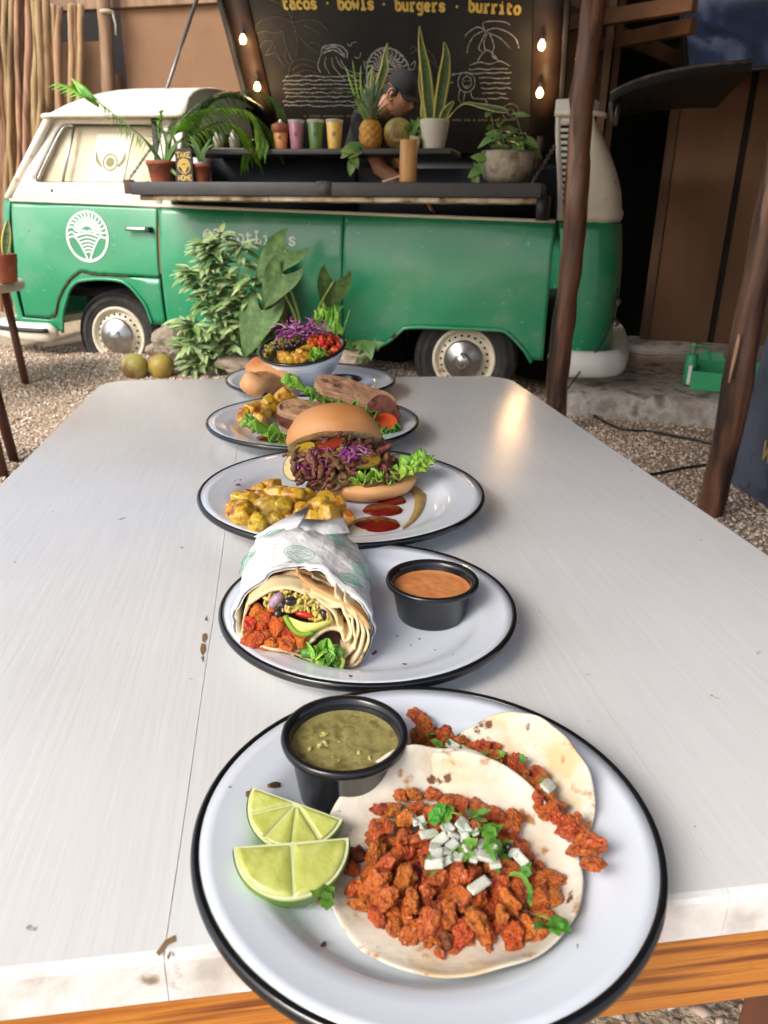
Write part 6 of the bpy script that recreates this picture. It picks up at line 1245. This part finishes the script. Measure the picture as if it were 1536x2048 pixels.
for k in range(12):
    x=628+random.uniform(0,54); y=random.uniform(1290,1328); P=[bf(x,y,.003),bf(x+random.uniform(-10,10),y+random.uniform(-6,9),.009),bf(x+random.uniform(-16,16),y+random.uniform(-8,12),.004)]; Q=cr(P,4); blade(MB(),Q,lw(1,len(Q),.5,random.uniform(.007,.013)),BN+Vector((random.gauss(0,.6),0,random.gauss(0,.5))),.6,5).build('lettuce_shred',m_let if k%3 else m_letd,bur,world=True,solid=.0005)
# paper: sleeve over the back of the burrito
def front_s(i):                                         # how far back the paper starts, round the loop
    y=L0[i].z; a=i/72; p=L0[i]-cen; return .010+.050*sm(-.01,.045,p.z)*sm(.055,-.01,abs(p.x+.002)) + .004*nz((math.cos(6.28*a)*3,math.sin(6.28*a)*3,2))
def paper(i,s,out=.0018):
    v=L0[i%72]; o=v-cen; o2=o-BAX*o.dot(BAX)*min(1,s/.05)*.9; sc=1.0+.05*sm(.03,.10,s); o2=Vector((o2.x*(1-.12*sm(.09,.15,s)),o2.y,o2.z*(1-.55*sm(.085,.15,s)))); c=cen+BAX*s; a=2*math.pi*i/72
    wr=.0036*nz((math.cos(a)*2.6,math.sin(a)*2.6,s*34))+.0042*abs(nz((math.cos(a)*4.2+s*20,math.sin(a)*4.2,s*44))); fl=.0015*sm(.06,-.0,s)*max(0,abs(o.x)/.05-.35)
    q=c+o2*sc+o2.normalized()*(out+wr+fl)+Vector((0,0,.013*sm(.045,.10,s)*max(0,o.z)/.035))+Vector((0,0,-.004*sm(.06,.13,s)))
    q.z=max(q.z,pz('p2',q.x,q.y)+.002); return q
b=MB(); ns=22
for i in range(72):
    s0=front_s(i)
    for k in range(ns): b.V.append(paper(i,s0+(.150+.010*nz((i*.21,0,4))-s0)*k/(ns-1)))
b.F=[(i*ns+k,((i+1)%72)*ns+k,((i+1)%72)*ns+k+1,i*ns+k+1) for i in range(72) for k in range(ns-1)]
pap=b.build('paper_wrap',m_wrap,bur,world=True,solid=.0004,soff=1)
# raised paper corner at the back and a doubled front fold
A0=[paper(i,.140,.003) for i in range(72)]; ti=max(range(72),key=lambda i:A0[i].z)
Yb=A0[ti].y+.006
def pc(x,y,dy=0): return aty(x,y,Yb+dy)
ob('paper_corner',[pc(508,1074,-.018),pc(552,1046,-.006),pc(622,1009,.006),pc(609,1038,-.004),pc(652,1040,.002),pc(686,1036,-.004),pc(700,1066,-.018),pc(640,1070,-.026),pc(590,1062,-.030),pc(545,1082,-.026)],[(0,1,9),(1,8,9),(1,2,8),(2,3,8),(3,4,7),(3,7,8),(4,5,7),(5,6,7)],m_wrap,bur,world=True,smooth=True,solid=.0004)
b=MB(); 
for i in range(72):
    s0=front_s(i)
    for k in range(6): b.V.append(paper(i,s0-.001+(.012+.004*nz((i*.3,7,1)))*k/5,.0040+.0012*math.sin(3.14*k/5)))
b.F=[(i*6+k,((i+1)%72)*6+k,((i+1)%72)*6+k+1,i*6+k+1) for i in range(72) for k in range(5)]; b.build('paper_fold',m_wrap,bur,world=True,solid=.0004,soff=1)
m_pg=M('green_print',srgb(60,150,120),srgb(90,170,140),scale=400,rough=.6)
def pap_uv(i,s):
    i0=math.floor(i); f_=i-i0; return paper(i0,s,.0046).lerp(paper(i0+1,s,.0046),f_)
for di,s,r in ((-5,.098,1.0),(9,.110,1.0),(1,.062,1.0),(15,.070,1.0),(-11,.075,1.0),(12,.045,1.0)):
    b=MB(); ff=lambda u,v: pap_uv(ti+di+u*2.9,s+v*.0092)
    for st,kk in ((arc(0,0,1,1,0,360,26),1.2),(arc(0,0,.8,.8,0,360,22),.7),(arc(0,.1,.34,.34,0,180,8),.8),([(-.7,.0),(0,.1),(.7,.0)],.8),([(-.7,0),(-.25,-.3),(0,-.75),(.25,-.3),(.7,0)],.8),([(0,.45),(0,.75)],.8),([(-.35,.35),(-.55,.6)],.8),([(.35,.35),(.55,.6)],.8)): b.ribbon([ff(x,y) for x,y in st],.0005*kk,(0,-.5,.85))
    b.build('paper_emblem',m_pg,pap,world=True)
# ---- burger plate
m_bun=M('toasted_bun',srgb(192,130,74),srgb(208,152,98),scale=14,rough=.5,bump=.35,bscale=160,bdist=.001,sss=.1,sssr=(.002,0,0),spots=((srgb(170,92,38),9,.55,.75),)); m_crumb=M('bread_crumb',srgb(222,200,160),srgb(204,178,134),scale=150,c3=srgb(186,156,112),rough=.85,bump=.7,bscale=320,bdist=.002,sss=.1,sssr=(.002,0,0)); m_bunlow=M('bun_bottom',srgb(214,152,92),srgb(226,172,116),scale=20,rough=.5,sss=.1,sssr=(.002,0,0))
bc=at_plate('p3',706,1000); bc=Vector((bc.x+.002,bc.y+.048,pz('p3',bc.x,bc.y+.048)))
bg=thing('burger','open topped burger of shredded filling in a toasted bun','burger',bc)
MB().lathe([(0,.0005),(.046,.0005),(.058,.007),(.062,.015),(.060,.021),(0,.021)],56,Matrix.Translation((.010,-.010,0))).build('bun_bottom',m_bunlow,bg)
tN=Vector((.10,-.62,.30)).normalized(); Tm=Matrix.Translation(Vector((-.028,.022,.043)))@Matrix.Rotation(R_(-7),4,'Y')@Matrix.Rotation(R_(-34),4,'X')@Matrix.Diagonal((1.02,1.0,1.18,1))
b=MB(); pr=[(.0,.043),(.015,.0425),(.032,.038),(.046,.029),(.055,.016),(.0575,.006),(.055,.0)]; b.lathe(pr,64,Tm)
for v in b.V: v += Vector((nz(v*30),nz(v*30,1,2),nz(v*30,1,4)))*.0022
tb=b.build('bun_top',m_bun,bg); MB().lathe([(.0555,.0005),(.05,-.001),(.03,.001),(0,.002)],56,Tm).build('bun_crumb',m_crumb,tb)
m_pork=M('shredded_filling',srgb(108,64,46),srgb(134,86,62),scale=2,c3=srgb(80,44,34),rough=.42,bump=.4,bscale=9,bdist=.03,rnd=.2,sss=.08,sssr=(.0012,0,0))
def shred(seed,mat,name,w=.22,sub=5):
    random.seed(seed); P=[Vector((t-.5,random.gauss(0,.06)+.16*math.sin(seed+2.5*t),random.gauss(0,.05)+.12*math.sin(seed*2+3*t))) for t in np.linspace(0,1,6)]; P=cr(P,2); n=len(P); return MB().tube(P,[w*.5*(.35+.65*math.sin(math.pi*min(1,.12+i/n)))*random.uniform(.8,1.2) for i in range(n)],sub).mesh(name,mat)
por=[shred(k,m_pork,'shred',.30,6) for k in range(8)]
random.seed(41)
for k in range(260):
    a=random.uniform(0,6.28); r=math.sqrt(random.random()); h=random.random(); x=.060*r*math.cos(a)-.018*h-.008; y=.052*r*math.sin(a)-.008+.012*h-.012; z=.022+.036*h*(1-.30*r)
    if y>.03 and z>.05: continue
    inst(random.choice(por),'meat_shred',bg,loc=(x,y,z),rot=rrot(1.0),scale=random.uniform(.018,.032))
for k in range(40): inst(random.choice(por),'meat_shred',bg,loc=(random.uniform(-.058,-.005),random.uniform(-.052,-.03),random.uniform(.006,.03)),rot=rrot(.9),scale=random.uniform(.012,.02))
for k in range(16): inst(random.choice(por),'meat_shred',bg,loc=(-.012+random.gauss(0,.012),-.012+random.gauss(0,.006),.058+random.gauss(0,.007)),rot=rrot(1.2),scale=random.uniform(.014,.022))
m_cab=M('purple_cabbage',srgb(128,34,112),srgb(158,60,140),scale=2,c3=srgb(206,160,196),rough=.35,rnd=.25,lo=.4,hi=.72); cab=[shred(20+k,m_cab,'cabbage_shred',.13,4) for k in range(5)]; m_cabl=M('pale_cabbage',srgb(214,184,206),srgb(190,140,180),scale=2,rough=.35); cab+= [shred(30,m_cabl,'cabbage_shred',.10,4)]
for k in range(85):
    q=random.random(); inst(random.choice(cab),'cabbage_shred',bg,loc=(-.064+.066*q+random.gauss(0,.006),-.038+.010*random.gauss(0,1),.042+.014*q+random.gauss(0,.004)),rot=rrot(.8),scale=random.uniform(.012,.024))
for k in range(14): inst(random.choice(cab),'cabbage_shred',bg,loc=(.0+random.gauss(0,.010),-.034+random.gauss(0,.004),.052+random.gauss(0,.005)),rot=rrot(.8),scale=random.uniform(.008,.016))
m_pick=M('pickle',srgb(150,122,34),srgb(176,146,50),scale=2,rough=.25,coat=.3,rnd=.1); m_pskin=M('pickle_skin',srgb(86,92,34),rough=.3,coat=.3)
def pickle(loc,rot,r):
    Mx=Matrix.LocRotScale(Vector(loc),Euler(rot).to_quaternion(),Vector((1,1,1))); o=MB().lathe([(0,.0015),(r*.95,.0015),(r*.95,-.0015),(0,-.0015)],28,Mx).build('pickle_slice',m_pick,bg,smooth=False); MB().lathe([(r*.94,.0018),(r,.0012),(r,-.0012),(r*.94,-.0018)],28,Mx).build('pickle_skin',m_pskin,o)
pickle((-.036,-.020,.054),(R_(14),R_(-16),0),.026); pickle((.008,-.036,.046),(R_(12),R_(6),0),.022); pickle((-.068,-.034,.034),(R_(62),R_(10),R_(-30)),.017); pickle((-.062,-.022,.048),(R_(18),R_(-25),0),.018)
m_hot=M('hot_sauce',srgb(120,30,18),srgb(146,50,28),scale=90,rough=.2,coat=.4); MB().lathe([(0,.0035),(.014,.003),(.020,.0018)],20,Matrix.LocRotScale(Vector((-.034,-.022,.0555)),Euler((R_(14),R_(-16),0)).to_quaternion(),Vector((1.1,.7,1)))).build('red_sauce',m_hot,bg)
c=bc
frill([c+Vector((-.024,-.050,.017)),c+Vector((.004,-.056,.017)),c+Vector((.030,-.050,.018)),c+Vector((.050,-.034,.019))],(.05,-.45,.75),.024,.0045,3,m_let,bg,freq=6)
frill([c+Vector((-.015,-.046,.018)),c+Vector((.018,-.052,.020)),c+Vector((.042,-.042,.021))],(.1,-.7,.55),.019,.004,8,m_let,bg,freq=6)
frill([c+Vector((.036,-.040,.020)),c+Vector((.056,-.022,.020)),c+Vector((.058,.0,.02))],(.75,-.30,.62),.036,.006,5,m_let,bg,freq=7); frill([c+Vector((.040,-.030,.022)),c+Vector((.058,-.010,.022)),c+Vector((.056,.008,.022))],(.8,-.1,.75),.034,.006,11,m_let,bg,freq=7)
inst(por[0],'meat_shred',bg,loc=(.05,-.045,.02),rot=Euler((0,1.2,.5)),scale=.026)
# potatoes
m_pot=M('fried_potato',srgb(196,142,34),srgb(214,168,56),scale=1.1,c3=srgb(166,98,24),rough=.28,coat=.35,sss=.15,sssr=(.002,0,0),rnd=.12,spots=((srgb(128,66,22),1.4,.52,.68),),bump=.15,bscale=5,bdist=.04)
pots=[chunk('potato_cube',m_pot,100+k,I4,.16,1.1,(1,random.uniform(.75,1),random.uniform(.7,.95)),.06,3,.5) for k in range(6)]
random.seed(51)
def potato(key,x,y,s,h=.0,lab=''): tag(inst(random.choice(pots),'potato_cube',None,loc=at_plate(key,x,y,s*.55+h),rot=rrot(),scale=s*.94),lab,'potato','fried potatoes on '+('the burger plate' if key=='p3' else 'the sandwich plate' if key=='p4' else 'the bowl'))
for x,y,s,h in [(487,1028,.0165,0),(480,1004,.014,0),(500,1010,.0165,.004),(536,1024,.018,.006),(528,1004,.016,.008),(555,992,.0165,.012),(560,1020,.0165,.010),(585,1000,.016,.012),(582,1025,.016,.004),(612,1005,.016,.006),(515,1046,.0125,0),(548,1045,.014,.0),(575,1046,.013,0),(605,1030,.0155,.006),(640,1018,.0165,.010),(635,1042,.015,.004),(660,1035,.017,.008),(668,1055,.015,0),(690,1040,.014,.002),(650,1004,.014,.008),(670,1012,.014,.006),(468,1020,.012,0),(545,975,.012,.008),(520,985,.011,.004),(500,990,.010,.003),(600,1048,.013,0),(625,1055,.012,0)]: potato('p3',x,y,s,h,'golden fried potato piece heaped beside the burger')
# sauces on the burger plate
m_ket=M('ketchup',srgb(98,16,10),srgb(118,26,16),scale=60,rough=.14,coat=.6,sss=.2,sssr=(.0015,0,0)); m_must=M('mustard_smear',srgb(160,132,72),srgb(178,150,92),scale=60,rough=.3)
def dollop(key,x,y,rx,ry,h,label,mat=m_ket,rot=0):
    p=at_plate(key,x,y); b=MB(); n=40; b.V=[p+Vector((0,0,h))]
    for i in range(1,10):
        for j in range(n):
            a=2*math.pi*j/n; q=i/9; w=1+.08*nz((math.cos(a)*2,math.sin(a)*2,x*.1)); xx=p.x+rx*q*w*math.cos(a); yy=p.y+ry*q*w*math.sin(a); b.V.append(Vector((xx,yy,pz(key,xx,yy)+.0003+h*math.sqrt(max(0,1-q*q))+(.0006*nz((xx*200,yy*200,1)) if i<9 else 0))))
    b.F=[(0,1+j,1+(j+1)%n) for j in range(n)]+[(1+(i-1)*n+j,1+i*n+j,1+i*n+(j+1)%n,1+(i-1)*n+(j+1)%n) for i in range(1,9) for j in range(n)]; tag(b.build('ketchup_dollop',mat),label,'ketchup')
dollop('p3',753,1050,.0255,.020,.006,'dark ketchup dollop nearest the plate front'); dollop('p3',765,1021,.022,.018,.006,'middle ketchup dollop beside the bun'); dollop('p3',782,1002,.018,.015,.005,'small ketchup dollop right of the bun'); dollop('p4',552,878,.030,.02,.005,'ketchup smear at the front of the sandwich plate')
P=cr([at_plate('p3',x,y,.0006) for x,y in ((785,975),(815,970),(838,985),(838,1015),(825,1040),(805,1058))],6); b=MB()
ws=np.interp(np.linspace(0,1,len(P)),[0,.25,.5,.8,1],[.02,.022,.013,.006,.002]); b.ribbon(P,list(ws),(0,0,1)); tag(b.build('mustard_smear',m_must,solid=.0012,soff=1),'curved tan mustard smear on the burger plate','sauce')
dollop('p3',712,1052,.018,.020,.002,'thin pale sauce puddle by the ketchup',M('pale_sauce',srgb(206,192,170),rough=.3))
# ---- sandwich plate
m_toast=M('grilled_bread',srgb(164,120,88),srgb(190,148,114),scale=34,c3=srgb(126,84,58),rough=.7,bump=.9,bscale=120,bdist=.004,spots=((srgb(84,52,36),26,.56,.66),)); m_cut=M('bread_cut',srgb(196,158,126),srgb(164,122,94),scale=70,rough=.85,bump=.5,bscale=200,bdist=.0015); m_meat=M('dark_meat',srgb(92,52,42),srgb(116,70,56),scale=60,c3=srgb(70,38,34),rough=.4,bump=.5,bscale=140,bdist=.002)
sw=at_plate('p4',650,850); sw=Vector((-.095,1.105,pz('p4',-.095,1.105)))
san=thing('sandwich','halved toasted sandwich with dark filling and lettuce','sandwich',sw)
def slab_of(name,mat,L,Wd,T_,Mx,seed,wav=.004,rnd_=.25):
    b=MB(); n=40
    lay=[(-.5,.96),(-.42,1),(.42,1),(.5,.96)]
    def R2(a): c_,s_=math.cos(a),math.sin(a); k=(abs(c_)**3+abs(s_)**3)**(-1/3); return c_*k*L/2,s_*k*Wd/2
    for z,k in lay:
        for j in range(n):
            x,y=R2(2*math.pi*j/n); b.V.append(Vector((x*k,y*k,z*T_+wav*nz((x*26,y*26,seed))))+Vector((nz((x*60,y*60,seed+1)),nz((x*60,y*60,seed+2)),0))*.0025)
    for l in range(3): b.F+=[(l*n+j,l*n+(j+1)%n,(l+1)*n+(j+1)%n,(l+1)*n+j) for j in range(n)]
    for l,rv in ((0,1),(3,0)):
        c0=len(b.V); b.V.append(sum((b.V[l*n+j] for j in range(n)),Vector())/n); b.F+=[(l*n+j,l*n+(j+1)%n,c0) if not rv else (l*n+(j+1)%n,l*n+j,c0) for j in range(n)]
    b.V=[Mx@v for v in b.V]; o=b.build(name,mat,san,smooth=False)
    if mat is m_toast:
        o.data.materials.append(m_cut)
        for q in range(3*n): o.data.polygons[q].material_index=1
    return o
def LR(x,y,z,rx,ry,rz): return Matrix.LocRotScale(Vector((x,y,z)),Euler((R_(rx),R_(ry),R_(rz))).to_quaternion(),Vector((1,1,1)))
slab_of('bread_slice',m_toast,.125,.062,.011,LR(.004,-.020,.012,13,7,-8),1); slab_of('meat_layer',m_meat,.135,.062,.007,LR(.004,-.024,.022,13,7,-9),2,.006); slab_of('bread_slice',m_toast,.128,.056,.011,LR(.0,-.014,.033,14,7,-10),3)
slab_of('bread_slice',m_toast,.13,.06,.011,LR(.052,.040,.028,13,13,-14),4); slab_of('meat_layer',m_meat,.13,.066,.008,LR(.052,.034,.040,14,13,-14),5,.007); slab_of('bread_slice',m_toast,.13,.056,.011,LR(.048,.040,.053,15,13,-15),6)
slab_of('meat_layer',m_meat,.05,.04,.014,LR(.092,.0,.034,30,34,-30),7,.008)
c=sw
frill([c+Vector((-.065,-.05,.006)),c+Vector((-.030,-.062,.006)),c+Vector((.01,-.06,.008))],(-.2,-.85,.25),.046,.007,2,m_let,san,freq=5); frill([c+Vector((-.075,-.01,.012)),c+Vector((-.07,-.04,.012)),c+Vector((-.045,-.058,.012))],(-.85,-.4,.45),.044,.008,6,m_let,san,freq=5)
frill([c+Vector((-.020,.02,.055)),c+Vector((.012,.008,.052)),c+Vector((.045,-.002,.046)),c+Vector((.085,-.012,.036))],(-.1,-.8,.10),.044,.008,9,m_let,san,freq=6); frill([c+Vector((-.03,.045,.060)),c+Vector((-.028,.02,.060)),c+Vector((-.01,.004,.056))],(-.7,-.35,.55),.035,.007,4,m_let,san,freq=5)
frill([c+Vector((.070,-.035,.010)),c+Vector((.095,-.028,.010)),c+Vector((.108,-.005,.010))],(.45,-.75,.35),.03,.006,12,m_letd,san,freq=6)
m_tomato=M('tomato_slice',srgb(188,64,30),srgb(206,96,46),scale=60,rough=.2,coat=.4); o=MB().lathe([(0,.002),(.019,.002),(.020,0),(.019,-.002),(0,-.002)],28,LR(.094,-.026,.022,35,20,-30)).build('tomato_slice',m_tomato,san,smooth=False)
for x,y,s,h in [(492,838,.014,0),(488,828,.013,.008),(505,822,.015,.012),(518,840,.014,.004),(503,846,.013,0),(530,825,.014,.012),(540,806,.015,.02),(565,793,.016,.028),(520,815,.013,.014),(582,800,.013,.018),(548,822,.013,.01)]: potato('p4',x,y,s,h,'golden fried potato piece beside the sandwich')
# ---- bowl on the farthest plate
bx,by=-.150,1.440; Bm=LR(bx,by,TZ+.012,14,-5,0)
bw=thing('salad_bowl','white enamel bowl heaped with salad, black rim tipped forward','bowl',(bx,by,TZ+.006)); RB,HB=.080,.066
Bl=Matrix.Translation((0,0,.012))@Matrix.Rotation(R_(14),4,'X')@Matrix.Rotation(R_(-6),4,'Y')
MB().lathe([(0,0),(.036,0),(.040,.002),(.058,.022),(.072,.045),(RB,HB),(RB-.002,HB),(.070,.046),(.055,.024),(.036,.006),(0,.005)],72,Bl).build('bowl_body',m_enam,bw)
MB().lathe([(RB-.001+.0035*math.cos(a),HB+.003*math.sin(a)) for a in np.linspace(0,6.283,12,endpoint=False)],90,Bl,True).build('rim',m_rimb,bw)
MB().lathe([(0,HB*.86),(.05,HB*.84),(.0755,HB*.80)],40,Bl).build('salad_bed',M('salad_bed',srgb(96,80,40),srgb(70,60,34),scale=100,rough=.6),bw)
def inb(me,name,x,y,h,s,rot=None): return inst(me,name,bw,M=Bl@Matrix.LocRotScale(Vector((x,y,HB*.84+h)),(rot or rrot()).to_quaternion(),Vector((s,)*3)))
random.seed(61)
soyb=[chunk('red_crumble',M('red_crumble',srgb(190,70,22),srgb(208,92,34),scale=1.5,rough=.4,rnd=.15),130+k,I3,.4,1.5,(1,.8,.8),.15) for k in range(3)]
for k in range(90):
    a=random.uniform(-1.0,.9); r=random.uniform(.018,.072); x,y=r*math.cos(a),r*math.sin(a)*.95; inb(random.choice(soyb),'crumble_piece',x,y,.016*(1-(r/.08)**2)+random.uniform(0,.012),random.uniform(.0042,.007))
olive=M('olive_rice',srgb(156,140,56),srgb(126,116,44),scale=2,rough=.4,rnd=.2); olr=chunk('rice_grain',olive,140,I3,.15,1.3,(1.6,.8,.7),.05)
for k in range(130): a=random.uniform(1.9,3.6); r=random.uniform(.01,.072); inb(olr,'rice_grain',r*math.cos(a),r*math.sin(a),.018*(1-(r/.08)**2)+random.uniform(0,.010),random.uniform(.0028,.0045))
for k in range(26): a=random.uniform(2.2,4.0); r=random.uniform(.01,.05); inb(bean,'black_bean',r*math.cos(a),r*math.sin(a),.016+random.uniform(0,.008),.0048)
for k in range(110): inb(random.choice(cab),'cabbage_shred',random.gauss(.002,.022),random.gauss(.030,.016),.022+random.uniform(0,.02),random.uniform(.018,.034),rrot(.7))
for x,y,s in [(-.026,-.050,.013),(-.008,-.048,.012),(.010,-.058,.013),(-.016,-.060,.011),(.004,-.036,.014),(.012,-.024,.013),(-.034,-.036,.010),(.0,-.062,.012)]: inb(random.choice(pots),'potato_cube',x,y,.012,s)
W_=lambda x,y,h: wm(bw)@(Bl@Vector((x,y,HB*.84+h)))
frill([W_(.02,-.062,.002),W_(.034,-.058,.003),W_(.046,-.048,.004)],(.05,-.55,.6),.026,.005,3,m_let,bw,freq=4); frill([W_(.015,-.055,.006),W_(.03,-.05,.006),W_(.044,-.04,.006)],(.1,-.3,.8),.022,.005,7,m_let,bw,freq=4)
frill([W_(.020,.062,.010),W_(.045,.055,.010),W_(.062,.040,.008)],(.25,.1,.95),.052,.008,5,m_let,bw,freq=5); frill([W_(.010,.066,.008),W_(.035,.062,.010),W_(.058,.050,.008)],(.1,.3,.9),.050,.009,9,m_let,bw,freq=5)
# bread sticks
m_bread=M('crusty_bread',srgb(212,152,100),srgb(226,174,124),scale=30,rough=.6,bump=.25,bscale=120,bdist=.0015,sss=.1,sssr=(.002,0,0),spots=((srgb(196,116,62),14,.55,.72),(srgb(240,206,166),60,.66,.72)))
def breadp(A,B,Wd,T_,label,roll):
    d=(B-A); L=d.length; d.normalize(); sd=d.cross(Vector((0,0,1))).normalized(); sd=Matrix.Rotation(R_(roll),3,d)@sd; u=sd.cross(d).normalized(); b=MB(); n=24; m=22
    for i in range(m+1):
        t=2*i/m-1; e=max(.02,1-abs(t)**6)**.5
        for j in range(n):
            a=2*math.pi*j/n; c_,s_=math.cos(a),math.sin(a); k=(abs(c_)**3.4+abs(s_)**3.4)**(-1/3.4); v=(A+B)/2+d*t*L/2+sd*c_*k*Wd/2*e+u*s_*k*T_/2*e; b.V.append(v+Vector((nz(v*45),nz(v*45,1,2),nz(v*45,1,4)))*.0035)
    b.F=[(i*n+j,i*n+(j+1)%n,(i+1)*n+(j+1)%n,(i+1)*n+j) for i in range(m) for j in range(n)]+[tuple(range(n))[::-1],tuple(m*n+j for j in range(n))]
    tag(b.build('bread_stick',m_bread),label,'bread')
breadp(at_plate('p5',500,727,.040),at_plate('p5',590,778,.016),.044,.028,'long bread piece leaning over the plate beside the bowl',35)
breadp(at_plate('p5',494,770,.017),at_plate('p5',556,768,.019),.046,.036,'rounded bread piece in front of the long one',20)
